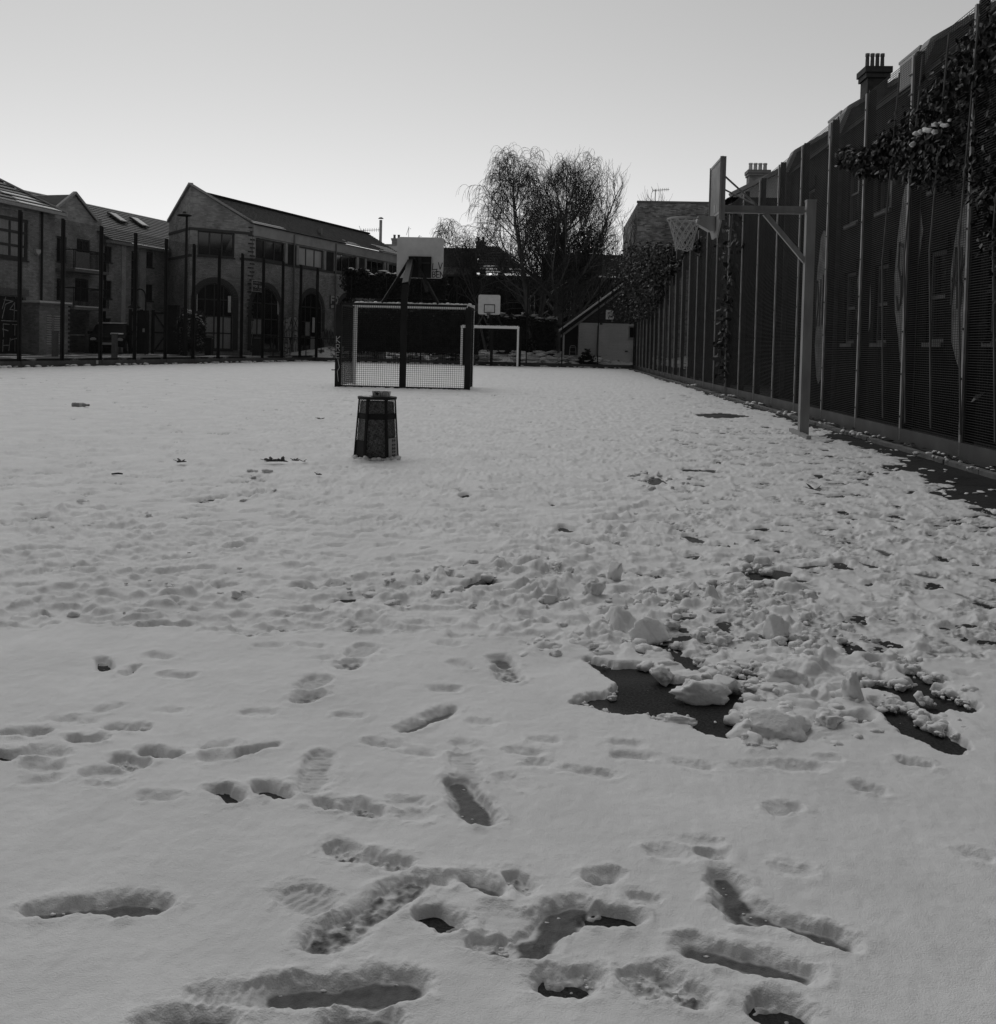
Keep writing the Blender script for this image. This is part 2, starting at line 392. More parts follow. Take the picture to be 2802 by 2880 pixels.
# crop, x1, y1, x2, y2, radius at each end (m), depth share, kind: i = icy floor, r = rubbly floor, s = pressed snow
PRINTS = [
 ('A',195,1240,830,1205,.032,.047,1,'i'), ('A',1600,1170,1690,1215,.05,.05,.7,'t'), ('A',1080,1690,1500,1690,.03,.045,.8,'t'),
 ('A',1500,1690,2210,1640,.05,.052,1,'i'), ('A',850,1885,1110,1850,.05,.05,1,'i'), ('B',110,1865,290,1850,.05,.05,1,'i'),
 ('A',1190,600,1250,640,.028,.03,1,'d'), ('A',1415,590,1520,630,.03,.035,1,'d'), ('A',1695,20,1660,45,.055,.05,.9,'t'), ('A',1655,105,1625,118,.05,.045,.95,'m'), ('A',1725,430,1660,600,.05,.042,.75,'t'),
 ('B',20,670,130,695,.03,.03,1,'r'), ('B',170,690,290,715,.03,.032,1,'r'),
 ('A',-20,410,60,420,.03,.03,1,'d'), ('A',170,400,300,405,.03,.028,.9,'s'), ('A',180,470,280,480,.03,.03,.8,'s'),
 ('A',410,325,540,330,.02,.022,1,'r'), ('A',610,265,760,270,.028,.022,.95,'r'), ('A',800,395,930,410,.03,.03,1,'d'),
 ('A',640,440,740,465,.032,.03,.95,'r'), ('A',500,510,640,510,.03,.03,.8,'s'), ('A',520,570,620,565,.022,.025,.6,'s'),
 ('A',170,555,260,550,.02,.025,.55,'s'), ('A',30,290,230,290,.026,.022,.9,'r'), ('A',1100,375,1210,360,.018,.018,.8,'s'),
 ('A',1110,430,1240,425,.026,.022,.9,'s'), ('A',1300,400,1470,360,.03,.014,.95,'d'), ('A',540,175,620,155,.02,.016,.7,'s'),
 ('A',870,180,960,178,.016,.016,.4,'s'), ('A',1330,190,1430,190,.022,.022,.4,'s'), ('A',800,640,900,640,.02,.018,.6,'s'),
 ('A',360,240,480,235,.022,.02,.5,'s'), ('A',290,222,390,222,.018,.018,.5,'s'),
 ('B',470,270,700,170,.045,.03,1,'i'), ('B',765,350,800,365,.03,.035,.5,'s'), ('B',770,430,800,560,.045,.05,.55,'t'), ('B',735,560,865,750,.045,.055,1,'i'),
 ('B',295,350,390,365,.02,.022,.9,'s'), ('B',490,400,610,412,.018,.018,.5,'s'), ('B',440,670,520,668,.028,.025,.5,'s'),
 ('B',460,745,550,740,.026,.026,.4,'s'), ('B',1000,545,1065,585,.028,.024,.4,'s'), ('B',1040,400,1140,405,.02,.02,.7,'s'),
 ('B',1140,460,1230,465,.022,.022,.5,'s'), ('B',1310,490,1540,525,.014,.024,.6,'s'), ('B',1590,418,1740,428,.018,.022,.7,'s'),
 ('B',1590,352,1680,360,.02,.02,.5,'s'), ('B',1175,335,1250,338,.018,.018,.5,'s'), ('B',830,238,920,245,.018,.018,.45,'s'),
 ('B',620,55,710,60,.024,.022,.55,'s'), ('B',110,205,210,210,.016,.016,.45,'s'),
 ('B',95,915,215,955,.034,.032,1,'r'), ('B',295,970,425,995,.03,.034,.95,'r'), ('B',30,1400,505,1110,.06,.042,1,'m'),
 ('B',535,1072,650,1088,.02,.022,.95,'r'), ('B',790,1070,945,1125,.026,.03,1,'i'), ('B',1040,1065,1095,1120,.024,.026,.95,'r'),
 ('B',1475,1080,1560,1060,.022,.022,1,'d'), ('B',600,1265,705,1310,.034,.038,1,'d'), ('B',1090,1440,1365,1235,.052,.055,1,'i'),
 ('B',880,1415,1010,1440,.034,.034,1,'r'), ('B',950,1290,1080,1320,.05,.05,.5,'s'), ('B',1495,1260,1625,1280,.036,.036,1,'d'),
 ('B',1230,1615,1385,1640,.04,.036,1,'d'), ('B',1400,1585,1470,1595,.03,.028,.9,'r'), ('C',-20,1590,40,1660,.034,.034,.85,'r'),
 ('C',110,1590,270,1690,.038,.04,1,'r'), ('B',1700,1170,1780,1190,.022,.02,.6,'r'), ('C',100,940,205,952,.024,.024,.55,'s'),
 ('C',445,1060,560,1280,.042,.05,1,'i'), ('C',600,1250,1085,1415,.036,.036,1,'i'), ('C',290,1440,850,1570,.045,.042,1,'i'),
 ('C',665,1765,790,1795,.042,.042,1,'d'), ('C',740,715,815,703,.026,.022,.95,'s'), ('C',1200,595,1275,612,.024,.024,.95,'s'),
 ('C',1770,945,1850,965,.022,.02,.5,'s'), ('C',765,1025,870,1038,.022,.022,.45,'s'), ('C',305,880,385,885,.018,.018,.5,'s'),
 ('C',350,940,430,950,.022,.022,.8,'r'), ('C',1415,450,1530,475,.022,.02,.9,'r'), ('C',230,465,350,485,.024,.024,.6,'s'),
 ('C',530,480,700,470,.02,.018,.4,'s'), ('C',770,480,920,482,.02,.022,.7,'s'), ('C',1000,440,1060,442,.016,.016,.6,'s'),
 ('D',545,1425,570,1475,.022,.024,1,'d'), ('D',680,1500,722,1465,.014,.02,.9,'d'), ('D',820,1405,890,1415,.028,.026,.8,'s'),
 ('D',890,1512,1000,1518,.022,.022,.8,'s'), ('D',150,1185,200,1195,.02,.02,.9,'s'), ('D',250,1180,320,1190,.022,.022,1,'d'),
 ('D',230,1140,275,1145,.018,.018,.7,'s'), ('D',-30,1245,200,1250,.04,.034,.9,'s'), ('D',230,1245,290,1235,.02,.016,.8,'s'),
 ('D',460,1228,540,1235,.022,.022,.8,'s'), ('D',650,1240,730,1215,.036,.034,1,'r'), ('D',760,1245,1000,1238,.036,.03,1,'r'),
 ('D',1310,1285,1590,1250,.04,.036,1,'r'), ('D',1390,1355,1490,1358,.022,.024,.45,'s'), ('D',1610,1352,1710,1360,.02,.022,.5,'s'),
 ('D',1120,1270,1170,1272,.02,.02,.5,'s'), ('D',1730,1425,1800,1425,.02,.02,.5,'s'),
 ('D',1080,1000,1200,990,.03,.03,.6,'s'), ('D',1370,985,1450,990,.035,.035,.7,'s'), ('D',340,800,500,780,.04,.04,.7,'s'),
 ('D',410,930,490,925,.05,.05,.9,'r'), ('D',560,1085,640,1100,.04,.03,.6,'s'), ('D',820,855,890,860,.03,.03,.8,'s'),
 ('D',180,1080,450,1060,.05,.04,.7,'s'), ('D',1000,590,1040,590,.05,.05,.8,'s'), ('D',1310,560,1430,525,.05,.05,1,'r'),
 ('D',1310,445,1390,452,.04,.04,1,'d'), ('D',850,1160,940,1150,.05,.05,.5,'s'),
 ('E',280,1185,230,1215,.055,.05,.9,'t'), ('E',190,1245,160,1265,.045,.045,.95,'m'), ('E',250,1365,200,1400,.06,.055,.9,'t'), ('E',170,1445,150,1465,.05,.05,.95,'m'), ('E',970,1425,985,1450,.05,.05,1,'i'), ('E',995,1485,1025,1530,.048,.052,.95,'m'),
 ('E',660,1340,720,1350,.03,.026,.8,'s'), ('E',740,1445,790,1470,.028,.026,.7,'s'), ('E',490,1230,600,1232,.026,.026,.5,'s'),
 ('E',620,1585,700,1590,.024,.024,.5,'s'), ('E',1125,1340,1250,1290,.03,.03,.7,'s'), ('E',1215,1370,1265,1375,.02,.02,1,'d'),
 ('F',1350,820,1540,815,.03,.03,1,'r'), ('F',1490,865,1560,880,.045,.045,1,'i'), ('F',1300,900,1370,930,.05,.05,.8,'r'),
 ('F',1690,965,1900,1045,.02,.04,1,'i'), ('F',1330,1040,1560,1100,.024,.036,1,'r'), ('F',1720,1062,1755,1064,.026,.026,.7,'s'),
 ('F',1730,1150,1765,1153,.024,.024,.8,'s'), ('F',1665,1255,1705,1258,.026,.026,.9,'s'), ('F',1710,1405,1750,1408,.022,.022,.9,'s'),
 ('F',1760,880,1810,882,.024,.024,.6,'s'), ('F',1815,920,1850,924,.022,.022,.7,'s'), ('F',860,735,950,760,.06,.06,.9,'r'),
 ('F',1280,740,1340,770,.05,.05,1,'i'), ('F',1090,740,1160,760,.05,.05,.9,'r'), ('F',380,820,480,815,.06,.05,.9,'s'),
 ('F',850,570,960,562,.05,.05,1,'r'), ('F',1090,575,1160,575,.05,.05,.9,'r'), ('F',945,490,1000,495,.05,.05,1,'d'),
 ('F',1025,385,1080,385,.05,.05,1,'d'), ('F',1140,347,1210,347,.05,.05,1,'d'), ('F',1075,305,1120,305,.05,.05,1,'d'),
 ('F',1050,430,1110,432,.05,.05,.9,'r'), ('F',740,485,820,485,.05,.05,.7,'s'), ('F',1200,500,1250,503,.04,.04,.9,'r'),
 ('F',1350,690,1410,690,.05,.05,.9,'r'), ('F',1780,760,1850,765,.05,.05,.9,'r'), ('F',520,960,640,1000,.04,.03,1,'r'),
 ('F',740,965,840,970,.04,.02,.7,'s'), ('F',600,600,680,605,.06,.06,.5,'s'), ('F',1540,705,1600,705,.04,.04,.9,'r'),
 ('F',970,1670,1200,1640,.04,.05,1,'i'),
]
BARE = [
 [(-278,1369),(-150,1400),(0,1400),(90,1440),(130,1475),(230,1480),(500,1500),(590,1560),(520,1600),(480,1600),(500,1660),(560,1690),(480,1720),(450,1790),(370,1760),(290,1720),(280,1660),(110,1650),(100,1690),(60,1640),(-97,1658),(-217,1628),(-347,1603),(-217,1565),(-130,1550),(-90,1500),(-207,1428)],
 [(170,1310),(250,1340),(330,1400),(300,1425),(210,1375)],
 [(470,1400),(560,1420),(640,1440),(600,1475),(520,1480)],
 [(1270,1600),(1400,1620),(1560,1705),(1730,1835),(1680,1875),(1500,1800),(1370,1730)],
 [(1190,1468),(1350,1500),(1480,1488),(1610,1530),(1770,1615),(1750,1650),(1620,1625),(1560,1660),(1480,1600),(1400,1562),(1220,1520)],
 [(1400,1425),(1500,1435),(1620,1475),(1540,1490),(1450,1465)],
 [(1110,1235),(1250,1238),(1350,1250),(1430,1290),(1300,1278),(1200,1305),(1110,1325),(1000,1290)],
 [(540,870),(640,885),(720,865),(800,880),(780,915),(700,920),(620,935)],
 [(200,685),(260,685),(345,715),(300,722)],
 [(-940,962),(-850,918),(-775,950),(-820,962)], [(-1635,1058),(-1600,1028),(-1525,1022),(-1560,1058)],
 [(60,1275),(110,1280),(170,1295),(120,1305)], [(215,1175),(255,1180),(240,1198)],
 [(40,375),(90,370),(140,400),(60,412)], [(230,325),(400,330),(390,342),(240,340)], [(280,30),(430,22),(600,40),(480,52),(330,45)],
 [(-440,655),(-420,640),(-340,668),(-400,672)], [(-960,470),(-930,462),(-915,478),(-950,484)],
 [(720,765),(735,762),(735,772)], [(840,920),(900,925),(870,935)],
]
HEAP = [  # churned-up zones: outline, height of the heaps (m)
 ([(-700,1330),(-560,1180),(-250,1040),(0,950),(300,930),(480,760),(820,790),(860,900),(960,1040),(1080,1120),(1180,1200),(1430,1260),(1560,1400),(1800,1500),(1790,1720),(1600,1720),(1300,1650),(1250,1760),(1000,1810),(800,1840),(600,1840),(420,1780),(480,1620),(500,1480),(250,1430),(90,1380),(-100,1400),(-300,1370)], .085),
 ([(-1700,1050),(-1650,900),(-1000,850),(-700,700),(-350,780),(-150,900),(-250,1050),(-700,1080),(-1200,1060)], .095),
 ([(-500,560),(0,480),(400,540),(500,660),(150,740),(-300,760)], .045),
 ([(850,700),(1150,560),(1600,650),(1850,760),(1500,800),(1150,850),(900,850)], .045),
 ([(-3430,800),(-3200,520),(-2900,480),(-2600,560),(-2650,620),(-3000,640)], .06),
 ([(-3430,1040),(-3200,900),(-2700,800),(-2300,760),(-2000,860),(-2100,1020),(-2700,1110),(-3200,1140)], .04),
 ([(-60,330),(200,330),(400,350),(200,420),(-60,440)], .05),
 ([(-2170,330),(-1980,320),(-1950,480),(-2150,500)], .05),
]

def snow_sheet():
    hs = [1.0]
    s = []; q = 2320.0
    while q > 57:
        s.append(q); q -= 2.1 if q > 900 else (2.3 if q > 300 else 1.7)
    Yr = EYE*FOC/np.array(s)
    k = np.concatenate([np.linspace(-1.6, -.64, 40, endpoint=False), np.arange(-.64, .53, .00122), np.linspace(.53, 2.6, 60)])
    Y = np.repeat(Yr[:, None], len(k), 1); X = Y*k[None, :]
    wob = fbm(X*1.3, Y*1.3, 2, 5)*.02
    # base layer
    h = .0225+.0055*fbm(X*.9, Y*.9, 3, 1)+.0045*fbm(X*6, Y*4.5, 3, 2)+.0020*fbm(X*17, Y*13, 2, 4)+.0012*fbm(X*36, Y*28, 2, 3)
    far = sst(3.6, 5.6, Y+.9*fbm(X*.8, Y*.8, 3, 29))*.9+.1*sst(2.5, 3.5, Y)
    h += far*np.clip(.7+1.2*fbm(X*.7+9, Y*.9, 3, 28), .2, 1.5)*(.019*fbm(X*3.2, Y*3.2, 4, 21, .55)+.022*fbm(X*8, Y*8, 3, 22, .6, bil=True)+.008*np.maximum(0, fbm(X*17, Y*17, 2, 23)))
    h += sst(4, 10, Y)*np.clip(.55+1.3*fbm(X*.55, Y*.8, 3, 27), .1, 1.5)*(.020*fbm(X*3.4, Y*1.7, 3, 24, .6, True)+.013*np.maximum(0, fbm(X*9, Y*4.5, 3, 25)))
    lum = fbm(X*5.2+.35*pnoise(X*5, Y*5, 31), Y*5.2+.35*pnoise(X*5, Y*5, 32), 4, 33, .48, True)
    big = fbm(X*2.6, Y*2.6, 2, 41)
    big01 = np.clip(.5+.9*big, 0, 1.3)
    slush = np.zeros_like(h)
    kmin, kmax = k[0], k[-1]

    def win(x0, x1, y0, y1):
        i0 = np.searchsorted(Yr, y0); i1 = np.searchsorted(Yr, y1)
        if i1 <= i0: return None
        ya, yb = Yr[i0], Yr[min(i1, len(Yr)-1)]
        ka = min(x0/ya, x0/yb); kb = max(x1/ya, x1/yb)
        j0 = np.searchsorted(k, ka); j1 = np.searchsorted(k, kb)
        if j1 <= j0: return None
        return slice(i0, i1), slice(j0, j1)
    def poly_sd(P, W):
        x = X[W]; y = Y[W]; n = len(P)
        d = np.full(x.shape, 1e9); ins = np.zeros(x.shape, bool)
        for a in range(n):
            ax, ay = P[a]; bx, by = P[(a+1) % n]
            ex, ey = bx-ax, by-ay
            t = np.clip(((x-ax)*ex+(y-ay)*ey)/(ex*ex+ey*ey+1e-12), 0, 1)
            d = np.minimum(d, (x-ax-ex*t)**2+(y-ay-ey*t)**2)
            c = ((ay > y) != (by > y)) & (x < (bx-ax)*(y-ay)/(by-ay+1e-12)+ax)
            ins ^= c
        d = np.sqrt(d); return np.where(ins, -d, d)
    h *= 1-.42*sst(.02, .24, X/Y)*sst(3.4, 5.5, Y)
    # churned-up heaps
    for P, amp in HEAP:
        G = [tuple(cp('F', *p, .02)[:2]) for p in P]
        xs = [g[0] for g in G]; ys = [g[1] for g in G]
        W = win(min(xs)-.4, max(xs)+.4, min(ys)-.4, max(ys)+.4)
        if W is None: continue
        d = poly_sd(G, W)+wob[W]*6
        m = sst(.10, -.22, d)
        h[W] += m*amp*.72*(.15+.95*big01[W])*(.35+1.2*lum[W])
    # asphalt laid bare
    for P in BARE:
        G = [tuple(cp('F', *p, .0)[:2]) for p in P]
        xs = [g[0] for g in G]; ys = [g[1] for g in G]
        W = win(min(xs)-.12, max(xs)+.12, min(ys)-.12, max(ys)+.12)
        if W is None: continue
        x = X[W]; y = Y[W]
        d = poly_sd(G, W)-.02+.022*fbm(x*14, y*14, 3, 51)+.008*pnoise(x*60, y*60, 52)
        m2 = sst(.16, .0, d); h[W] = h[W]*(1-m2)+np.minimum(h[W], .026)*m2
        m = sst(.012, -.022, d)
        fl = -.012+.020*np.maximum(0, fbm(x*22, y*22, 3, 53)-.36)*3
        h[W] = h[W]*(1-m)+fl*m
        slush[W] = np.maximum(slush[W], m*.25)
    # prints
    def press(p, q, r0, r1, dep, kind, seed):
        px, py = p; qx, qy = q
        L = math.hypot(qx-px, qy-py)+1e-6; rm = max(r0, r1)+.07
        W = win(min(px, qx)-rm, max(px, qx)+rm, min(py, qy)-rm, max(py, qy)+rm)
        if W is None: return
        x = X[W]; y = Y[W]
        ex, ey = (qx-px)/L, (qy-py)/L
        t = np.clip((x-px)*ex+(y-py)*ey, 0, L); tt = t/L
        rad = (r0+(r1-r0)*tt)*.84
        if L > .13: rad = rad*np.interp(tt, [0, .15, .4, .7, .9, 1], [.88, .98, .78, 1.08, .98, .82])
        d = np.hypot(x-px-ex*t, y-py-ey*t)-rad
        d = d+.012*fbm(x*9+seed, y*9, 2, 60)+.010*fbm(x*24+seed, y*24, 3, 61)+.003*pnoise(x*70, y*70+seed, 62)
        wall = .012 if kind in 'itmdr' else .022
        wall = wall*(.55+1.6*np.maximum(0, .3+pnoise(x*11, y*11+seed, 72)))
        m = np.clip((wall*1.05-d)/(wall*1.65), 0, 1)**1.7
        h[W] += .007*np.maximum(0, fbm(x*42, y*42+seed, 2, 73)-.05)*np.exp(-(np.maximum(d, 0)/.03)**2)*(d > -.004)
        sl_ = sst(.032, -.004, d)*(.14 if kind in 'itmdr' else .15)*dep
        h[W] -= h[W]*sl_
        rim = np.exp(-((d-.018)/.02)**2)*(d > -.01)
        h[W] += rim*(.002+.008*np.maximum(0, pnoise(x*18+seed, y*18, 63)))*dep
        top = h[W]
        if kind == 'i': fl = .004+.0016*pnoise(x*40, y*40, 64)
        elif kind == 't': fl = .010+.004*pnoise(x*45, y*45, 65)+.0035*np.sin(((x-px)*ex+(y-py)*ey)*330)*(.5+pnoise(x*20, y*20, 69))
        elif kind == 'm': fl = .006+.013*np.maximum(0, fbm(x*38, y*38, 3, 66)+.15)
        elif kind == 'r': fl = .002+.022*np.maximum(0, fbm(x*36, y*36, 3, 67)+.05)
        elif kind == 'd': fl = -.004+.018*np.maximum(0, fbm(x*30, y*30, 2, 68)-.1)
        else: fl = top*(1-.75)+.002*pnoise(x*50, y*50, 70)
        fl = top+(fl-top)*dep
        h[W] = top*(1-m)+np.minimum(fl, top)*m
        sl = {'i': .93, 't': .34, 'm': .6, 'r': .35, 'd': .6, 's': 0.05}[kind]
        inner = sst(.0, -.02, d)
        if kind in 'mr': sl = np.clip(sl+1.3*fbm(x*30, y*30, 2, 71), 0, .9)
        slush[W] = np.maximum(slush[W]*(1-inner), inner*sl*dep)
    rng = random.Random(11)
    # the many further off
    for n in range(4600):
        Yc = 4.0+rng.random()**1.5*24
        Xc = rng.uniform(-.56*Yc, min(.44*Yc, 4.0))
        side = Xc/Yc
        dens = 1.0 if Xc > .3 else .55
        if rng.random() > dens: continue
        L = rng.choice([.04, .08, .16, .2]); a = rng.uniform(-.9, .9)+(.0 if rng.random() < .6 else 1.4)
        r = rng.uniform(.018, .05)*(1.0+.03*Yc)
        dx, dy = math.cos(a)*L, math.sin(a)*L
        kd = rng.choices('srd', [.5, .33, .17])[0] if Xc > .12*Yc else rng.choices('srd', [.80, .16, .04])[0]
        if Xc > .1*Yc and rng.random() < .6: r *= 1.5; dx, dy = dy*.6, abs(dx)*1.6
        press((Xc, Yc), (Xc+dx, Yc+dy), r, r*rng.uniform(.7, 1.2), rng.uniform(.45, 1.0), kd, n)
    for n in range(230):                                  # worn marks towards the fence, down to the asphalt
        Yc = 3.9+rng.random()**1.3*12; Xc = rng.uniform(.10*Yc, min(.42*Yc, 3.7))
        L = rng.uniform(.02, .2); a = rng.gauss(1.2, .6); r = rng.uniform(.025, .06)*(1+.04*Yc)
        press((Xc, Yc), (Xc+math.cos(a)*L, Yc+math.sin(a)*L), r, r*rng.uniform(.6, 1.1), rng.uniform(.8, 1), rng.choice('drr'), 3000+n)
    for n, (c, x1, y1, x2, y2, r0, r1, dep, kind) in enumerate(PRINTS):
        p = cp(c, x1, y1); q = cp(c, x2, y2)
        press(p[:2], q[:2], r0, r1, dep, kind, n*3.7)
    # bicycle-like track near the hoop post
    # thaw along the kerb
    edge = X+.55*fbm(X*1.1, Y*.8, 4, 81, .6)+.30*fbm(X*7, Y*5, 3, 82)
    lim = 3.66+.45*sst(8.5, 12.5, Y)+.25*sst(13, 18, Y)
    m = sst(-.5, .25, edge-lim)
    patch = fbm(X*5.5, Y*4.0, 4, 83, .6)
    h -= m*.055+m*(1-m)*4*.028*np.maximum(0, patch+.1)
    h = np.where(edge-lim > .25, np.minimum(h, -.004+.02*np.maximum(0, patch-.38)), h)
    # bare ring in front of the far and left fences, thin streaks
    h -= .05*sst(.55, .1, X-(-24.85+.182*Y))
    h = np.maximum(h, -.02)
    keep = (X < 4.12) & (X > (-24.85+.182*Y)+.02) & (Y < FAR_Y-.12)
    n_r, n_c = h.shape
    idx = np.arange(n_r*n_c).reshape(n_r, n_c)
    low = h > -.006
    a = idx[:-1, :-1]; b = idx[:-1, 1:]; c = idx[1:, 1:]; d = idx[1:, :-1]
    kf = (keep[:-1, :-1] & keep[:-1, 1:] & keep[1:, 1:] & keep[1:, :-1]) & (low[:-1, :-1] | low[:-1, 1:] | low[1:, 1:] | low[1:, :-1])
    Fq = np.stack([a[kf], b[kf], c[kf], d[kf]], 1)
    V = np.stack([X.ravel(), Y.ravel(), h.ravel()], 1)
    used = np.zeros(len(V), bool); used[Fq.ravel()] = True
    re = np.cumsum(used)-1
    Fq = re[Fq]; V = V[used]
    me = raw_tri_mesh('snow_ground', V, Fq, M['snow'])
    at = me.attributes.new('slush', 'FLOAT', 'POINT'); at.data.foreach_set('value', slush.ravel()[used].astype(np.float32))
    o = link_mesh('snow_ground', me)
    tag(o, 'trodden snow covering the ball court, full of footprints', kind='structure')
snow_sheet()

# --- lumps of kicked-up snow
def lump_mesh(seed, sub=3, sq=.8, ang=.0):
    import bmesh
    bm = bmesh.new(); bmesh.ops.create_icosphere(bm, subdivisions=sub, radius=1)
    co = np.array([v.co[:] for v in bm.verts])
    r = np.ones(len(co)); rs = np.random.RandomState(seed)
    for f, a in ((1.1, .40), (2.3, .28), (4.7, .15), (9.0, .06)):
        o = rs.rand(6)*20
        n = (pnoise(co[:, 0]*f+o[0], co[:, 1]*f+o[1], seed)+pnoise(co[:, 1]*f+o[2], co[:, 2]*f+o[3], seed+1)+pnoise(co[:, 2]*f+o[4], co[:, 0]*f+o[5], seed+2))/1.6
        r += a*n
    for _ in range(int(ang)):                             # flat broken faces
        d = rs.randn(3); d /= np.linalg.norm(d); t = rs.uniform(.5, .75)
        pr = (co*d).sum(1)*r
        r = np.where(pr > t, r*t/np.maximum(pr, 1e-6), r)
    co = co*r[:, None]*np.array([1, 1, sq])
    fs = [tuple(v.index for v in f.verts) for f in bm.faces]; bm.free()
    return co, fs
LUMPS = [lump_mesh(i, 3, .75, 5 if i % 2 else 2) for i in range(8)]
LUMPS_HI = [lump_mesh(40+i, 4, .85, 4) for i in range(5)]
LUMPS_LO = [lump_mesh(80+i, 2, .75, 4 if i % 2 else 1) for i in range(8)]
LUMPS_XS = [lump_mesh(120+i, 1, .8, 2) for i in range(6)]
def put_lump(mb, pos, sx, sy, sz, src, rng):
    co, fs = src; a = rng.uniform(0, 6.28); ca, sa = math.cos(a), math.sin(a)
    P = co*np.array([1, 1, 1]); x = P[:, 0]*ca-P[:, 1]*sa; y = P[:, 0]*sa+P[:, 1]*ca
    mb.raw(np.stack([x*sx+pos[0], y*sy+pos[1], P[:, 2]*sz+pos[2]], 1).tolist(), fs)
rng = random.Random(5)
# large single blocks: place (crop F), half sizes, label
BLOCKS = [
 (735,1740,.125,.09,.085,.045,'large smooth rounded block of snow, biggest of the heap by the bare asphalt'),
 (540,1745,.065,.06,.05,.03,'knobbly snow chunk touching the left side of the biggest block'),
 (330,1535,.12,.07,.06,.035,'broad lumpy snow slab lying alone on the bare asphalt'),
 (460,1500,.06,.05,.06,.04,'upright snow chunk at the right end of the slab on asphalt'),
 (1140,1560,.05,.04,.11,.04,'tall pointed shard of snow standing on the heap'),
 (200,1670,.075,.035,.03,.03,'flat square-edged plate of snow at the lower rim of bare asphalt'),
 (725,1210,.07,.06,.075,.05,'pear-shaped snow lump standing at the middle of the churned patch'),
 (-250,1000,.085,.07,.08,.05,'big rounded snow lump at the left end of the churned patch'),
 (-130,900,.05,.05,.11,.05,'upright snow stump standing alone on smooth snow'),
 (120,1440,.06,.05,.05,.03,'crumbly snow lump at the upper edge of bare asphalt'),
 (770,1450,.10,.075,.07,.04,'wide snow lump behind the biggest block'),
 (60,1230,.10,.08,.075,.05,'domed snow heap at the left of the churned patch'),
 (1000,1700,.07,.06,.05,.04,'crumpled snow lump to the right of the biggest block'),
]
for i, (x, y, a, b, c, z, lab) in enumerate(BLOCKS):
    p = cp('F', x, y, .02)
    mb = MB(); put_lump(mb, (p.x, p.y, z*.8), a*.78, b*.78, c*.82, LUMPS_HI[i % 5], rng)
    mb.top('snow_block', M['snow_lump'], lab, 'snow block', 'blocks of snow kicked up on the court', True)
# the loose crumbs nobody could count
mb = MB()
def inpoly(x, y, poly):
    ins = False
    for a in range(len(poly)):
        (ax, ay), (bx, by) = poly[a], poly[(a+1) % len(poly)]
        if ((ay > y) != (by > y)) and x < (bx-ax)*(y-ay)/(by-ay)+ax: ins = not ins
    return ins
def scatter(poly, n, lo, hi, src, zc=.03, pw=2.2, crop='F'):
    xs = [p[0] for p in poly]; ys = [p[1] for p in poly]; k = 0; tries = 0
    while k < n and tries < n*30:
        tries += 1
        x = rng.uniform(min(xs), max(xs)); y = rng.uniform(min(ys), max(ys))
        ins = False
        for a in range(len(poly)):
            (ax, ay), (bx, by) = poly[a], poly[(a+1) % len(poly)]
            if ((ay > y) != (by > y)) and x < (bx-ax)*(y-ay)/(by-ay)+ax: ins = not ins
        if not ins: continue
        if any(inpoly(x, y, P) for P in BARE) and rng.random() < .9: continue
        p = cp(crop, x, y, .02); s = lo+(hi-lo)*rng.random()**pw
        k += 1; q = s*rng.uniform(.7, 1.0)
        put_lump(mb, (p.x, p.y, zc+s*.1), q*rng.uniform(.8, 1.3), q*rng.uniform(.8, 1.2), q*rng.uniform(.6, 1.2), rng.choice(src), rng)
        if s > .011:                                      # crumbs grown onto the clod
            for _ in range(rng.randint(3, 6)):
                a = rng.uniform(0, 6.28); e = q*rng.uniform(.25, .62); f = q*rng.uniform(.6, 1.15)
                put_lump(mb, (p.x+f*math.cos(a), p.y+f*math.sin(a), zc+s*rng.uniform(-.3, .55)), e, e*rng.uniform(.7, 1.2), e*rng.uniform(.7, 1.2), rng.choice(LUMPS_LO if e > .014 else LUMPS_XS), rng)
H0 = HEAP[0][0]
scatter(H0, 330, .006, .038, LUMPS_LO, .012, 1.8); scatter(H0, 30, .03, .05, LUMPS, .02)
scatter([(1250,1470),(1800,1530),(1760,1720),(1640,1800),(1330,1640)], 55, .006, .032, LUMPS_LO, .012)
scatter([(-300,1380),(150,1480),(560,1560),(500,1760),(250,1720),(-300,1640)], 30, .004, .02, LUMPS_LO, .006)
scatter([(280,1380),(650,1380),(700,1520),(480,1500)], 60, .008, .035, LUMPS_LO, .02)
scatter(HEAP[1][0], 70, .008, .04, LUMPS_LO, .022, 3)
scatter([(c[0], c[1]) for c in HEAP[5][0]], 12, .01, .03, LUMPS_LO, .03, 3)
scatter(HEAP[2][0], 14, .01, .035, LUMPS_LO, .016, 3); scatter(HEAP[3][0], 12, .01, .03, LUMPS_LO, .012, 3); scatter(HEAP[4][0], 14, .015, .05, LUMPS_LO, .015, 3)
scatter(HEAP[7][0], 8, .02, .05, LUMPS_LO, .02); scatter(HEAP[6][0], 16, .02, .05, LUMPS_LO, .02)
for c, x1, y1, x2, y2, r0, r1, dep, kind in PRINTS:       # crumbs fallen into the prints
    if kind in 'rmi' and c in 'ABC':
        p, q = cp(c, x1, y1, .02), cp(c, x2, y2, .02)
        for _ in range({'r': 8, 'm': 24, 'i': 5}[kind]):
            t = rng.random(); e = rng.uniform(-.8, .8)*r0
            d = (q-p).normalized() if (q-p).length > 1e-6 else Vector((1, 0, 0))
            P = p+(q-p)*t+Vector((-d.y, d.x, 0))*e; s = rng.uniform(.0015, .005)
            put_lump(mb, (P.x, P.y, .004+s*.2), s*rng.uniform(.9, 1.8), s*rng.uniform(.6, 1.2), s*rng.uniform(.4, .8), rng.choice(LUMPS_XS), rng)
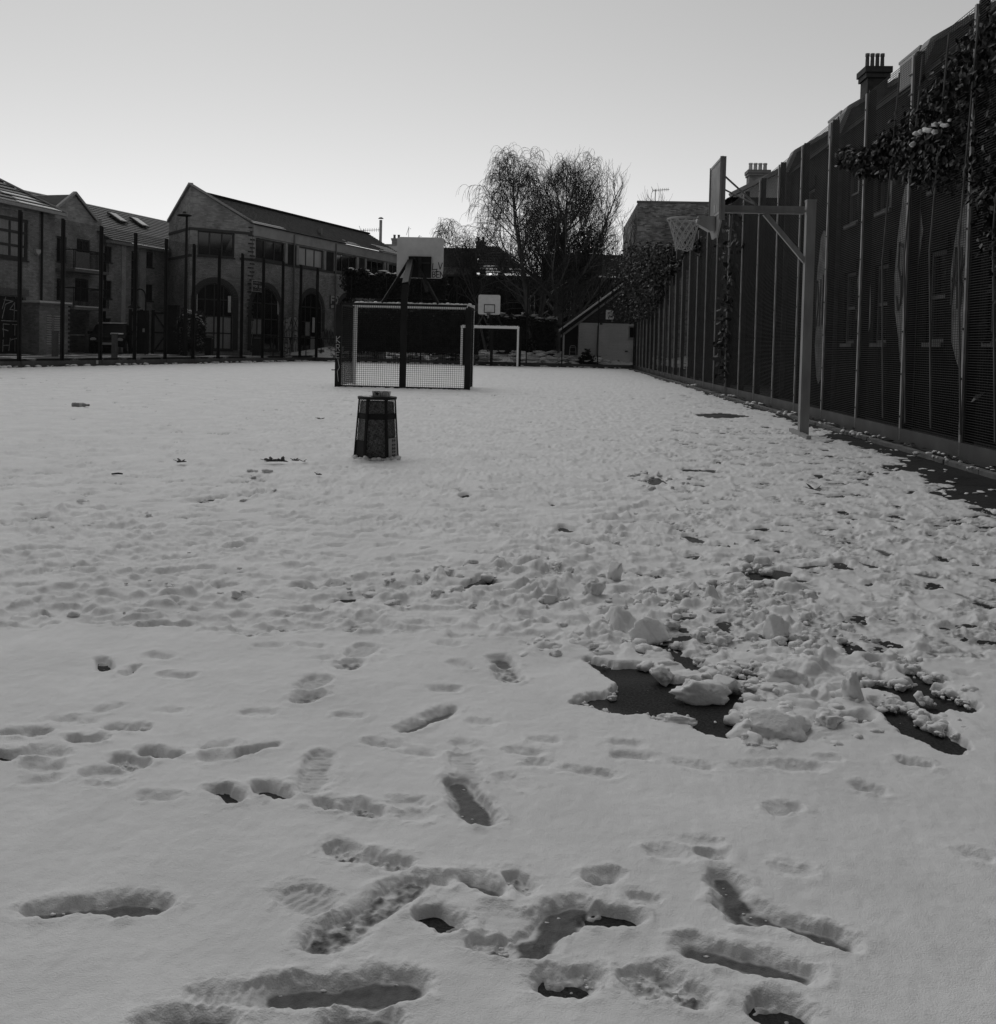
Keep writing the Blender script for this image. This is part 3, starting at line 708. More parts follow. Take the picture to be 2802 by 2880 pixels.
tag(mb.top('snow_rubble', M['snow_lump'], 'loose crumbs and lumps of kicked-up snow', None, loc=(0, 0, 0), smooth=True), kind='stuff')
# ================================================================== FENCES
def wire_panel(L, H, z0, mat, hp=.028, vp=.066, t=.006):
    mb = MB(); n = int(round((H-z0)/hp))
    def rod(a, b, axis):                                  # open square rod
        q = (.003 if axis == 'x' else .0016); c = len(mb.v)
        if axis == 'x': ring = [(0, -q, -q), (0, q, -q), (0, q, q), (0, -q, q)]
        else: ring = [(-q, -q, 0), (q, -q, 0), (q, q, 0), (-q, q, 0)]
        for p in (a, b):
            for r in ring: mb.v.append((p[0]+r[0], p[1]+r[1], p[2]+r[2]))
        for k in range(4):
            k2 = (k+1) % 4; mb.f.append((c+k, c+k2, c+4+k2, c+4+k)); mb.uv.append([(0, 0)]*4); mb.m.append(0)
    for i in range(n+1):
        z = z0+i*hp; rod((0, .003, z), (L, .003, z), 'x')
    nh = len(mb.f); m = int(round(L/vp))
    for i in range(m+1):
        x = i*L/m; rod((x, -.0025, z0), (x, -.0025, H), 'z')
    mb.m = [0 if i < nh else 1 for i in range(len(mb.f))]
    return mb.mesh('wire_mesh_panel', [mat, M['fence_dark']])
def fence(name, label, P0, d, n, sp, H, z0=.22, group=None, bar=M['fence_bar'], court=-1, bar_top=None, base=0.0, wire=None):
    """posts at P0 + i*sp*d; court = side of the court: -1 left-hand normal is away ..."""
    d = Vector((d[0], d[1], 0)).normalized(); nrm = Vector((d.y, -d.x, 0))*court     # towards the court
    rz = math.atan2(d.y, d.x)
    root = thing(name, (P0[0], P0[1], base), label, 'fence', group)
    pm = wire_panel(sp, H, z0, wire or M['fence'])
    mb = MB(); mb.obox((0, -.03, .01), (sp-.004, 0, 0), (0, .03, 0), (0, 0, z0-.02)); kick = mb.mesh('plinth_board', M['plinth'])
    back = -.01 if court < 0 else .01
    sgn = -1 if court < 0 else 1                          # local +y is left of d; away from the court
    mb = MB(); mb.obox((-.03, .012*sgn, 0), (.06, 0, 0), (0, .10*sgn, 0), (0, 0, H+.05)); post = mb.mesh('post', M['fence_dark'])
    mb = MB(); mb.obox((-.025, -.034*sgn, .06), (.05, 0, 0), (0, .026*sgn, 0), (0, 0, (bar_top or H)-.06)); clamp = mb.mesh('clamp_bar', bar)
    mb = MB()
    for k in range(9): mb.obox((-.012, -.044*sgn, .35+k*(H-.6)/8), (.024, 0, 0), (0, .01*sgn, 0), (0, 0, .024))
    bolts = mb.mesh('bolt_heads', M['black'])
    for i in range(n+1):
        loc = Vector(d)*(i*sp)
        po = link_mesh('post', post, root, loc, rz)
        cl = link_mesh('clamp_bar', clamp, po); tag(link_mesh('bolt_heads', bolts, po), kind='stuff')
        if i < n:
            link_mesh('wire_mesh_panel', pm, root, loc, rz)
            k = link_mesh('plinth_board', kick, root, loc+nrm*.034, rz)
            if sgn > 0: k.location = loc+nrm*.034+Vector((-d.y, d.x, 0))*.03
    return root
RF = fence('mesh_fence', 'tall dark wire mesh fence with pale clamp bars along the right side of the court',
           (FENCE_X, 3.7), (0, 1), 28, 2.0, 4.95, court=-1, wire=M['fence_wire'])
LFS = 35.26-2.29*6
LF = fence('mesh_fence', 'tall dark see-through mesh fence in front of the brick buildings on the left',
           (left_x(LFS), LFS), (.182, 1), 17, 2.29*math.hypot(1, .182), 5.35, bar=M['fence_dark'], court=1)
FF = fence('mesh_fence', 'dark mesh fence across the far end behind the small goal',
           (-13.75, FAR_Y), (1, 0), 9, 2.02, 4.9, bar=M['fence_dark'], court=1)
# kerb along the right fence, in lengths with open joints
mb = MB(); rk = random.Random(3)
kroot = thing('kerb', (FENCE_X-.32, 4.0, 0), 'low concrete kerb edging along the foot of the right fence', 'kerb')
for i in range(60):
    y = 4.0+i*.92
    mb = MB(); mb.obox((0, 0, 0), (.10, 0, 0), (0, .905, 0), (0, 0, .05+rk.uniform(-.006, .006)))
    if i == 0: kshare = mb.mesh('kerbstone', M['kerb'])
    o = link_mesh('kerbstone', kshare, kroot, (rk.uniform(-.008, .008), i*.92, rk.uniform(-.008, .006)))
# dead leaves, litter and old snow caught between kerb and fence
mb = MB()
for i in range(900):
    y = 4+rk.random()**1.5*40; x = FENCE_X-.13+rk.uniform(-.1, .09); s = rk.uniform(.012, .045)
    a = rk.uniform(0, 6.28); t = rk.uniform(-.5, .5)
    u = Vector((math.cos(a), math.sin(a), t*.6))*s; v = Vector((-math.sin(a), math.cos(a), rk.uniform(-.5, .5)))*s*.6
    c = Vector((x, y, .02+rk.random()*.05))
    mb.face([c-u, c+v, c+u, c-v])
tag(mb.top('leaf_litter', M['leaf_dry'], 'dead leaves blown against the fence foot', None, loc=(0, 0, 0)), kind='stuff')
mb = MB()
for y, s in ((9.6, .05), (12.1, .05), (14.3, .05), (14.9, .06), (16.6, .05), (18.9, .08), (19.5, .06), (22.4, .09), (26, .07), (33, .09), (7.9, .05), (9.1, .03), (10.6, .03), (11.4, .035)):
    for k in range(7):
        put_lump(mb, (FENCE_X-.28+rk.uniform(-.12, .2), y+rk.uniform(-.25, .25), .05), s*rk.uniform(.3, .8), s*rk.uniform(.3, 1), s*rk.uniform(.3, .7), rk.choice(LUMPS_LO), rk)
for i in range(260):
    y = 5+rk.random()*45
    put_lump(mb, (FENCE_X-rk.uniform(.25, .95), y, .005), rk.uniform(.01, .05), rk.uniform(.01, .06), .01, rk.choice(LUMPS_LO), rk)
for i in range(70):                                      # along the foot of the left and far fences
    Y = rk.uniform(30, 59); s = rk.uniform(.03, .13)
    put_lump(mb, (left_x(Y)+rk.uniform(.1, .35), Y, .03), s, s*1.3, s*.6, rk.choice(LUMPS_LO), rk)
    X = rk.uniform(-13, 4); s = rk.uniform(.03, .1)
    put_lump(mb, (X, FAR_Y-rk.uniform(.06, .3), .03), s*1.4, s, s*.6, rk.choice(LUMPS_LO), rk)
tag(mb.top('old_snow', M['snow_lump'], 'lumps of old snow left along the fence feet', None, loc=(0, 0, 0), smooth=True), kind='stuff')
# ================================================================== FACADE TOOLS
class Fac:
    def __init__(s, P0, d):
        s.P0 = Vector((P0[0], P0[1], 0)); s.d = Vector((d[0], d[1], 0)).normalized(); s.n = Vector((s.d.y, -s.d.x, 0))
    def P(s, u, z, o=0.0): return s.P0+s.d*u+s.n*o+Vector((0, 0, z))
    def uv(s, sx, sy):
        r = ray(sx, sy); c = Vector((0, 0, EYE)); t = (s.P0-c).dot(s.n)/r.dot(s.n); p = c+r*t
        return (p-s.P0).dot(s.d), p.z
    def rect(s, x0, y0, x1, y1):                           # photo rectangle -> u0, z0, u1, z1 (averaged)
        a = s.uv(x0, y0); b = s.uv(x1, y0); c = s.uv(x0, y1); e = s.uv(x1, y1)
        return ((a[0]+c[0])/2, (c[1]+e[1])/2, (b[0]+e[0])/2, (a[1]+b[1])/2)
def fbox(mb, F_, u0, u1, z0, z1, o0, o1):
    mb.obox(F_.P(u0, z0, o0), F_.d*(u1-u0), F_.n*(o1-o0), Vector((0, 0, z1-z0)))
def wall(F_, u0, u1, z0, z1, holes, name, mat, parent, depth=.18, gable=None):
    """wall sheet with real openings (rect or arched) and reveals; gable = extra outline [(u, z)...] above z1"""
    mb = MB()
    def q(p): mb.face([F_.P(*c) for c in p], list(p))
    us = sorted(set([u0, u1]+[min(max(h[k], u0), u1) for h in holes for k in (0, 2)]))
    zs = sorted(set([z0, z1]+[min(max(h[k], z0), z1) for h in holes for k in (1, 3)]))
    for a, b in zip(us, us[1:]):
        for c, e in zip(zs, zs[1:]):
            m = ((a+b)/2, (c+e)/2)
            if any(h[0] < m[0] < h[2] and h[1] < m[1] < h[3] for h in holes): continue
            q([(a, c), (b, c), (b, e), (a, e)])
    for h in holes:
        a, c, b, e = h[:4]; arch = h[4] if len(h) > 4 else 0
        if arch:
            rx = (b-a)/2; cx = (a+b)/2; N = 14; pts = []
            for i in range(N+1):
                t = math.pi*i/N; pts.append((cx-rx*math.cos(t), e-arch+arch*math.sin(t)))
            for p, r in zip(pts, pts[1:]):
                q([p, r, (r[0], e), (p[0], e)])
                mb.face([F_.P(*p), F_.P(p[0], p[1], -depth), F_.P(r[0], r[1], -depth), F_.P(*r)], [p, (p[0]+.1, p[1]), (r[0]+.1, r[1]), r])
            e2 = e-arch
        else:
            e2 = e; mb.face([F_.P(a, e), F_.P(a, e, -depth), F_.P(b, e, -depth), F_.P(b, e)], [(a, e), (a, e+.1), (b, e+.1), (b, e)])
        mb.face([F_.P(a, c), F_.P(a, c, -depth), F_.P(a, e2, -depth), F_.P(a, e2)], [(a, c), (a+.1, c), (a+.1, e2), (a, e2)])
        mb.face([F_.P(b, c), F_.P(b, e2), F_.P(b, e2, -depth), F_.P(b, c, -depth)], [(b, c), (b, e2), (b-.1, e2), (b-.1, c)])
        mb.face([F_.P(a, c), F_.P(b, c), F_.P(b, c, -depth), F_.P(a, c, -depth)], [(a, c), (b, c), (b, c+.1), (a, c+.1)])
    if gable: mb.face([F_.P(*p) for p in gable], list(gable))
    return mb.build(name, mat, parent)
def window(F_, h, parent, nv=2, nh=1, fm='frame_dark', gm='glass', fw=.06, back=.12, name='window', sill=True, blind=None, label=None):
    """frame with mullions (nv columns, nh rows) in an opening, each pane a sub-part"""
    a, c, b, e = h[:4]; arch = h[4] if len(h) > 4 else 0
    mb = MB()
    fbox(mb, F_, a, a+fw, c, e-arch, -back, -back+.06); fbox(mb, F_, b-fw, b, c, e-arch, -back, -back+.06)
    fbox(mb, F_, a+fw, b-fw, c, c+fw, -back, -back+.06)
    if not arch: fbox(mb, F_, a+fw, b-fw, e-fw, e, -back, -back+.06)
    else:
        rx = (b-a)/2; cx = (a+b)/2; N = 12
        P = [(cx-rx*math.cos(math.pi*i/N), e-arch+arch*math.sin(math.pi*i/N)) for i in range(N+1)]
        Q = [(cx-(rx-fw)*math.cos(math.pi*i/N), e-arch+(arch-fw)*math.sin(math.pi*i/N)) for i in range(N+1)]
        for i in range(N):
            mb.prism([F_.P(*P[i], -back), F_.P(*Q[i], -back), F_.P(*Q[i+1], -back), F_.P(*P[i+1], -back)], F_.n*.06)
    for i in range(1, nv):
        u = a+(b-a)*i/nv; fbox(mb, F_, u-fw*.4, u+fw*.4, c+fw, e-fw*1.2, -back+.002, -back+.055)
    for j in range(1, nh):
        z = c+(e-c)*j/nh; fbox(mb, F_, a+fw, b-fw, z-fw*.4, z+fw*.4, -back+.004, -back+.057)
    if sill: fbox(mb, F_, a-.03, b+.03, c-.07, c-.003, -back, .05)
    f = mb.build(name, M[fm], parent)
    if label: f['label'] = label
    zt = e-arch
    for i in range(nv):
        for j in range(nh):
            u0 = a+(b-a)*i/nv+fw*.42; u1 = a+(b-a)*(i+1)/nv-fw*.42
            z0 = c+(e-c)*j/nh+fw*.42; z1 = c+(e-c)*(j+1)/nh-fw*.42
            mb = MB(); r = random.Random(int(u0*991+z0*373))
            tl = r.uniform(-.006, .006)
            if arch and z1 > zt:
                cx = (a+b)/2; rx = (b-a)/2-fw*.5; poly = [(u0, z0), (u1, z0)]
                def zc(u): return zt+(arch-fw*.5)*math.sqrt(max(0, 1-((u-cx)/rx)**2))
                for t in range(7):
                    u = u1+(u0-u1)*t/6; poly.append((u, max(z0+.01, min(z1, zc(u)))))
                mb.face([F_.P(p[0], p[1], -back+.02) for p in poly])
            else:
                mb.face([F_.P(u0, z0, -back+.02+tl), F_.P(u1, z0, -back+.02-tl), F_.P(u1, z1, -back+.02), F_.P(u0, z1, -back+.02)])
            g = gm
            if blind and (i, j) in blind: g = 'glass_blind'
            mb.build('pane', M[g], f)
    return f
def tiled_roof(A, B, C, D, n, name, mat, parent, step=.03, snow=None, seed=1):
    """A-B eave, D-C ridge (A under D): n stepped courses; snow = [(t0, t1, s0, s1)] streaks lying on the steps"""
    A, B, C, D = map(Vector, (A, B, C, D)); nr = (B-A).cross(D-A).normalized()
    if nr.z < 0: nr = -nr
    mb = MB()
    for i in range(n):
        t0, t1 = i/n, (i+1)/n
        a, b = A.lerp(D, t0), B.lerp(C, t0); c, d = B.lerp(C, t1), A.lerp(D, t1)
        mb.face([a+nr*step, b+nr*step, c+nr*.002, d+nr*.002])
        mb.face([a, b, b+nr*step, a+nr*step])
    o = mb.build(name, mat, parent)
    if snow:
        mb = MB(); r = random.Random(seed)
        for (t0, t1, s0, s1) in snow:
            for i in range(int(t0*n), int(t1*n)):
                s = s0+r.uniform(-.03, .03); e = s1+r.uniform(-.05, .05)
                t = i/n; tt = t+.62/n
                a = A.lerp(D, t).lerp(B.lerp(C, t), s); b = A.lerp(D, t).lerp(B.lerp(C, t), e)
                c = A.lerp(D, tt).lerp(B.lerp(C, tt), e-.01); d = A.lerp(D, tt).lerp(B.lerp(C, tt), s+.01)
                mb.prism([a+nr*(step+.004), b+nr*(step+.004), c+nr*(step*.4+.004), d+nr*(step*.4+.004)], nr*.03)
        mb.build('snow_streak', M['snow_lump'], o)
    return o
def chimney(parent, c, d, pots, brick_m, name='chimney', pot_m='mid_grey', ph=.3):
    x, y, z = c; mb = MB(); w_, dd, h = d
    def ub(cx, cy, cz, a, b, e):
        for sx, sy, L in ((0, -1, a), (1, 0, b), (0, 1, a), (-1, 0, b)):
            if sx == 0: P = [(cx-sy*-1*a/2*-1*0-a/2, cy+sy*b/2), (cx+a/2, cy+sy*b/2)]
            else: P = [(cx+sx*a/2, cy-b/2), (cx+sx*a/2, cy+b/2)]
            (x0, y0), (x1, y1) = P
            if (sx, sy) in ((0, 1), (-1, 0)): (x0, y0), (x1, y1) = (x1, y1), (x0, y0)
            mb.face([(x0, y0, cz), (x1, y1, cz), (x1, y1, cz+e), (x0, y0, cz+e)], [(0, 0), (L, 0), (L, e), (0, e)])
        mb.face([(cx-a/2, cy-b/2, cz+e), (cx+a/2, cy-b/2, cz+e), (cx+a/2, cy+b/2, cz+e), (cx-a/2, cy+b/2, cz+e)], [(0, 0), (a, 0), (a, b), (0, b)])
    ub(x, y, z, w_, dd, h-.28); ub(x, y, z+h-.28, w_+.08, dd+.08, .10); ub(x, y, z+h-.18, w_+.14, dd+.14, .12)
    o = mb.build(name, brick_m, parent)
    for i in range(pots):
        mb = MB(); px = x-w_/2+w_*(i+.5)/pots; r = min(.12, w_/pots*.43)
        mb.lathe((px, y, z+h-.06), [(r*1.1, 0), (r, .02), (r*.85, ph*.8), (r*1.05, ph*.82), (r*1.05, ph), (r*.75, ph), (r*.7, ph*.5)], 10)
        mb.build('chimney_pot', M[pot_m], o, True)
    return o
def strokes(name, lines, F_, o, wd, mat, parent, th=.008):
    mb = MB()
    for L in lines:
        for p, q in zip(L, L[1:]):
            a = F_.P(p[0], p[1], o); b = F_.P(q[0], q[1], o)
            if (b-a).length < 1e-4: continue
            dd = (b-a).normalized()*wd*.35
            mb.bar(a-dd, b+dd, wd, th, up=F_.n)
    return mb.build(name, mat, parent)
FONT = {
 'A': [[(0,0),(.5,1),(1,0)],[(.2,.4),(.8,.4)]], 'B': [[(0,0),(0,1),(.7,.95),(.8,.75),(.6,.55),(0,.5)],[(.6,.55),(.95,.3),(.7,.03),(0,0)]],
 'C': [[(1,.85),(.6,1),(.2,.9),(0,.5),(.2,.1),(.6,0),(1,.15)]], 'D': [[(0,0),(0,1),(.6,.95),(1,.5),(.6,.05),(0,0)]], 'E': [[(1,1),(0,1),(0,0),(1,0)],[(0,.5),(.8,.5)]],
 'F': [[(1,1),(0,1),(0,0)],[(0,.5),(.8,.5)]], 'G': [[(1,.85),(.6,1),(.2,.9),(0,.5),(.2,.1),(.6,0),(1,.15),(1,.5),(.6,.5)]], 'H': [[(0,0),(0,1)],[(1,0),(1,1)],[(0,.5),(1,.5)]],
 'I': [[(.5,0),(.5,1)]], 'K': [[(0,0),(0,1)],[(1,1),(0,.45),(1,0)]], 'L': [[(0,1),(0,0),(1,.05)]], 'M': [[(0,0),(0,1),(.5,.4),(1,1),(1,0)]], 'N': [[(0,0),(0,1),(1,0),(1,1)]],
 'O': [[(.5,1),(.1,.8),(0,.5),(.1,.2),(.5,0),(.9,.2),(1,.5),(.9,.8),(.5,1)]], 'P': [[(0,0),(0,1),(.8,.95),(.95,.75),(.8,.5),(0,.48)]], 'R': [[(0,0),(0,1),(.8,.95),(.95,.75),(.8,.5),(0,.48)],[(.4,.48),(1,0)]],
 'S': [[(1,.85),(.6,1),(.15,.9),(.1,.65),(.85,.4),(.9,.12),(.5,0),(0,.12)]], 'T': [[(0,1),(1,1)],[(.5,1),(.5,0)]], 'U': [[(0,1),(0,.25),(.3,0),(.7,0),(1,.25),(1,1)]], 'V': [[(0,1),(.45,0),(1,1)]],
 'W': [[(0,1),(.25,0),(.5,.7),(.75,0),(1,1)]], 'X': [[(0,0),(1,1)],[(0,1),(1,0)]], 'Y': [[(0,1),(.5,.5),(1,1)],[(.5,.5),(.5,0)]], '+': [[(.5,0),(.5,1)],[(0,.5),(1,.5)]], 'Z': [[(0,1),(1,1),(0,0),(1,0)]],
 '0': [[(.5,1),(.1,.8),(0,.5),(.1,.2),(.5,0),(.9,.2),(1,.5),(.9,.8),(.5,1)]], '7': [[(0,1),(1,1),(.35,0)]], '1': [[(.2,.8),(.5,1),(.5,0)]], '3': [[(0,.9),(.6,1),(.9,.75),(.4,.52),(.95,.25),(.5,0),(0,.1)]], '8': [[(.5,.5),(.1,.75),(.5,1),(.9,.75),(.5,.5),(0,.22),(.5,0),(1,.22),(.5,.5)]],
 '&': [[(1,0),(.15,.75),(.4,1),(.65,.78),(.05,.3),(.35,0),(.95,.4)]], ' ': [], '.': [[(.4,0),(.5,.06)]],
}
def text_lines(txt, u, z, wd, hg, gap=.25, jit=0, seed=1):
    r = random.Random(seed); out_ = []
    for ch in txt:
        for L in FONT.get(ch, []):
            out_.append([(u+x*wd+r.uniform(-jit, jit), z+y*hg+r.uniform(-jit, jit)) for x, y in L])
        u += wd*(1+gap)
    return out_
def graffiti(F_, u0, z0, u1, z1, parent, rows, mat='spray', seed=1, o=.006, wd=.05, fill=True):
    """fat spray-painted letters"""
    r = random.Random(seed); mb = MB(); h = (z1-z0)/len(rows)
    if fill:
        for k, t in enumerate(rows):                      # bubbly backing shapes
            n = len(t); zc = z1-h*(k+.5)
            for i in range(n):
                uc = u0+(u1-u0)*(i+.5)/n; N = 10; a = (u1-u0)/n*.62; b = h*.52
                mb.face([F_.P(uc+a*math.cos(6.283*j/N)*r.uniform(.75, 1.1), zc+b*math.sin(6.283*j/N)*r.uniform(.8, 1.1), o+.002*i+.001*k) for j in range(N)])
        mb.build('graffiti_fill', M[mat], parent)
    ls = []
    for k, t in enumerate(rows):
        n = len(t); cw = (u1-u0)/n
        ls += text_lines(t, u0+cw*.15, z1-h*(k+.85), cw*.7, h*.7, .43, h*.05, seed+k)
    strokes('graffiti_lettering', ls, F_, o+.016, wd, M['black' if fill else mat], parent, .006)
# ================================================================== BUILDINGS BEHIND THE LEFT FENCE
GZ = .28
def body(parent, pts, z0, z1, mat, name='rear_walls'):
    """remaining walls behind a facade; pts = plan corners in order"""
    mb = MB()
    for p, q in zip(pts, pts[1:]):
        L = math.hypot(q[0]-p[0], q[1]-p[1])
        mb.face([(p[0], p[1], z0), (q[0], q[1], z0), (q[0], q[1], z1), (p[0], p[1], z1)], [(0, z0), (L, z0), (L, z1), (0, z1)])
    return mb.build(name, mat, parent)

# ---- A: shop at the far left
FA = Fac((-23, 47), (.1336, 1))
A = thing('brick_shop', FA.P(-4, GZ), 'brick shop with hipped roof and graffiti shutter at the left end of the street', 'building')
hw = FA.rect(-70, 605, 79.7, 724); hs = FA.rect(-110, 830, 71.5, 992)
hs = (hs[0], GZ+.02, hs[2], hs[3])
wall(FA, -11, 0, GZ, 6.7, [hw, hs], 'brick_wall', M['brick'], A)
window(FA, hw, A, 3, 3, 'frame_dark', 'glass_blind', fw=.14)
mb = MB(); n = 30
for i in range(n):
    z = hs[1]+(hs[3]-hs[1])*i/n; hh = (hs[3]-hs[1])/n
    mb.obox(FA.P(hs[0], z, -.10), FA.d*(hs[2]-hs[0]), FA.n*.02, Vector((0, 0, hh*.82)))
    mb.obox(FA.P(hs[0], z+hh*.82, -.10), FA.d*(hs[2]-hs[0]), FA.n*.006, Vector((0, 0, hh*.18)))
sh = mb.build('roller_shutter', M['fence'], A)
um = FA.uv(40, 900)[0]
ls = text_lines('FTG', um-.62, 1.05, .42, .5, .3, .05, 3)+text_lines('HTO', um-.62, .42, .42, .5, .3, .05, 4)
ls += [[(um-.7, 2.2), (um-.4, 2.9), (um+.05, 2.9)], [(um-.35, 2.75), (um-.1, 3.0), (um+.2, 2.7)], [(um-.7, 1.8), (um-.5, 2.4), (um+.0, 2.55), (um-.6, 2.6)], [(um+.08, 1.75), (um+.12, 2.5), (um-.2, 2.2), (um+.3, 2.15)], [(um-.75, 1.7), (um+.75, 1.7)], [(um+.72, .6), (um+.76, 3.1)],
       [(um-1.3, 1.7), (um-1.2, 2.5), (um-1.6, 2.9)], [(um-1.9, .6), (um-1.7, 1.6), (um-1.2, 1.5), (um-1.25, .5)]]
strokes('graffiti_lettering', ls, FA, -.072, .035, M['spray'], sh)
mb = MB(); u0, z0, u1, z1 = FA.rect(-110, 807, 75, 827); fbox(mb, FA, u0, u1, z0, z1, .004, .12); mb.build('shop_fascia', M['mid_grey'], A)
mb = MB(); u0, z0, u1, z1 = FA.rect(95, 701, 108, 718)
mb.prism([FA.P(u0, z1, .003), FA.P(u1, z1, .003), FA.P(u1, z0+.12, .003), FA.P((u0+u1)/2, z0, .003), FA.P(u0, z0+.12, .003)], FA.n*.12)
mb.build('alarm_box', M['light_grey'], A)
mb = MB(); u = FA.uv(112, 800)[0]; mb.tube([FA.P(u, GZ, .09), FA.P(u, 6.6, .09)], .055, 8); mb.build('drainpipe', M['fence_dark'], A)
E1 = FA.P(.35, 6.72, .35); E0 = FA.P(-11, 6.72, .35); Rg = FA.P(-3.4, 9.0, -3.4); Rg0 = FA.P(-11, 9.0, -3.4); Eb = FA.P(.35, 6.72, -7.2)
tiled_roof(E0, E1, Rg, Rg0, 12, 'roof', M['tile'], A, .05, [(.02, .3, .72, .93)])
tiled_roof(E1, Eb, Rg, Rg, 12, 'hip_roof', M['tile'], A, .05)
mb = MB(); mb.bar(E1+Vector((0, 0, .06)), Rg+Vector((0, 0, .08)), .16, .07); mb.bar(E0-Vector((0, 0, .06)), E1-Vector((0, 0, .06)), .14, .14); mb.build('hip_tiles', M['coping'], A)
body(A, [FA.P(0, 0)[:2], FA.P(0, 0, -7)[:2], FA.P(-11, 0, -7)[:2], FA.P(-11, 0)[:2]], GZ, 6.7, M['brick'])

# ---- B: gabled flats with balconies
FB = Fac((-24.2, 52), (.25, 1))
B = thing('gabled_flats', FB.P(0, GZ), 'gabled brick flats with two dark balconies over a car port', 'building')
uL, _ = FB.uv(150, 590); uR, zt = FB.uv(262, 614); uP, zP = FB.uv(200, 545)
ua, _ = FB.uv(112, 700); ub, _ = FB.uv(284, 760)
hb = [FB.rect(159, 665, 187.6, 740), FB.rect(215.8, 673, 253.8, 742), FB.rect(159, 783, 184, 845), FB.rect(211, 784, 249, 848), FB.rect(196, 880, 250, 990)]
hb[4] = (hb[4][0], GZ+.01, hb[4][2], hb[4][3])
uP = (uL+uR)/2
wall(FB, ua, ub, GZ, zt, hb, 'brick_wall', M['brick'], B, gable=[(uL, zt), (uR, zt), (uP, zP)])
for h in hb[:4]: window(FB, h, B, 2, 1, 'frame_dark', 'glass', fw=.09, name='balcony_door', sill=False)
mb = MB()
for a, b in (((uL-.25, zt-.1), (uP, zP+.1)), ((uP, zP+.1), (uR+.25, zt-.1))):
    mb.bar(FB.P(a[0], a[1], .06), FB.P(b[0], b[1], .06), .16, .12)
mb.build('verge', M['coping'], B)
for (a, e, c, zz) in ((156, 256, 770, 0), (156, 256, 874, 1)):
    u0, zb = FB.uv(a, c-4); u1, zb2 = FB.uv(e, c); zb = (zb+zb2)/2
    mb = MB(); fbox(mb, FB, u0, u1, zb, zb+.14, .005, 1.1); s = mb.build('balcony_floor', M['concrete'], B)
    mb = MB()
    for k in range(29):
        u = u0+(u1-u0)*k/28; fbox(mb, FB, u-.012, u+.012, zb+.14, zb+1.05, 1.05, 1.075)
    fbox(mb, FB, u0, u1, zb+1.05, zb+1.1, 1.03, 1.09); fbox(mb, FB, u0, u0+.03, zb+1.05, zb+1.1, .005, 1.03); fbox(mb, FB, u1-.03, u1, zb+1.05, zb+1.1, .005, 1.03)
    mb.build('railing', M['fence_dark'], B)
    mb = MB(); fbox(mb, FB, u0+.1, u1-.5, zb+.141, zb+.19, .95, 1.1); mb.build('snow_edge', M['snow_lump'], s)
    if zz == 0:
        mb = MB(); fbox(mb, FB, u0+.1, u0+1.1, zb+.2, zb+.98, 1.08, 1.1); mb.build('privacy_panel', M['mid_grey'], B)
mb = MB()
h = hb[4]; mb.face([FB.P(h[0]-.5, GZ, -3), FB.P(h[2]+.5, GZ, -3), FB.P(h[2]+.5, h[3]+.2, -3), FB.P(h[0]-.5, h[3]+.2, -3)], [(0, 0), (3, 0), (3, 3), (0, 3)])
mb.build('car_port_rear_wall', M['brick_d'], B)
window(FB, (h[0]+.5, 1.2, h[2]-.4, 2.2), B, 2, 1, 'frame_white', 'glass', back=2.9)
back = -9
tiled_roof(FB.P(uR+.1, zt-.1, .1), FB.P(uR+.1, zt-.1, back), FB.P(uP, zP, back), FB.P(uP, zP, .1), 16, 'roof', M['tile'], B, .03)
tiled_roof(FB.P(uL-.1, zt-.1, back), FB.P(uL-.1, zt-.1, .1), FB.P(uP, zP, .1), FB.P(uP, zP, back), 16, 'roof', M['tile'], B, .03)
tiled_roof(FB.P(ua-3, zt-.6, .2), FB.P(uL, zt-.6, .2), FB.P(uL, zP-.35, -3.2), FB.P(ua-3, zP-.35, -3.2), 14, 'roof', M['tile'], B, .03)
body(B, [FB.P(ub, 0)[:2], FB.P(ub, 0, -9)[:2], FB.P(ua-3, 0, -9)[:2], FB.P(ua-3, 0)[:2]], GZ, zt, M['brick'])

# ---- C: terrace with skylights
FC = Fac((-23.43, 54), (.2, 1))
C = thing('brick_terrace', FC.P(3, GZ), 'brick terrace with a long tiled roof, two skylights and small upright windows', 'building')
ez = 6.05; ub = 7.5
hc = [FC.rect(294, 692.5, 315.5, 737), FC.rect(292, 789, 314, 838.5), FC.rect(289, 895, 312, 960), FC.rect(412, 709, 432, 751), FC.rect(411, 800, 431, 846), FC.rect(369, 706, 390, 862)]
wall(FC, -.3, ub, GZ, ez, hc, 'brick_wall', M['brick'], C)
for h in hc[:5]: window(FC, h, C, 2, 1, 'frame_dark', 'glass', fw=.05)
window(FC, hc[5], C, 2, 6, 'frame_dark', 'glass', fw=.05)
mb = MB()
for a, b in ((340, 352), (392, 408)):
    u0 = FC.uv(a, 800)[0]; u1 = FC.uv(b, 800)[0]; fbox(mb, FC, u0, u1, GZ, ez-.05, .004, .05)
mb.build('pale_pier', plain('pale_pier', .42, .8, .3, 2), C)
mb = MB(); fbox(mb, FC, -.4, ub, ez-.05, ez+.1, .02, .35); mb.build('gutter', M['frame_grey'], C)
r0, r1 = FC.P(-2.5, 8.5, -3.5), FC.P(11, 8.5, -3.5)
rf = tiled_roof(FC.P(-.4, ez+.1, .4), FC.P(ub+3, ez+.1, .4), r1, r0, 18, 'roof', M['tile'], C, .035)
tiled_roof(FC.P(ub+3, ez+.1, -7.4), FC.P(-.4, ez+.1, -7.4), r0, r1, 10, 'roof', M['tile'], C, .035)
nr = (FC.P(0, 2.4, -3.9)-FC.P(0, 0, 0)); nr.normalize(); up = nr; sn = FC.d.cross(up)
if sn.z < 0: sn = -sn
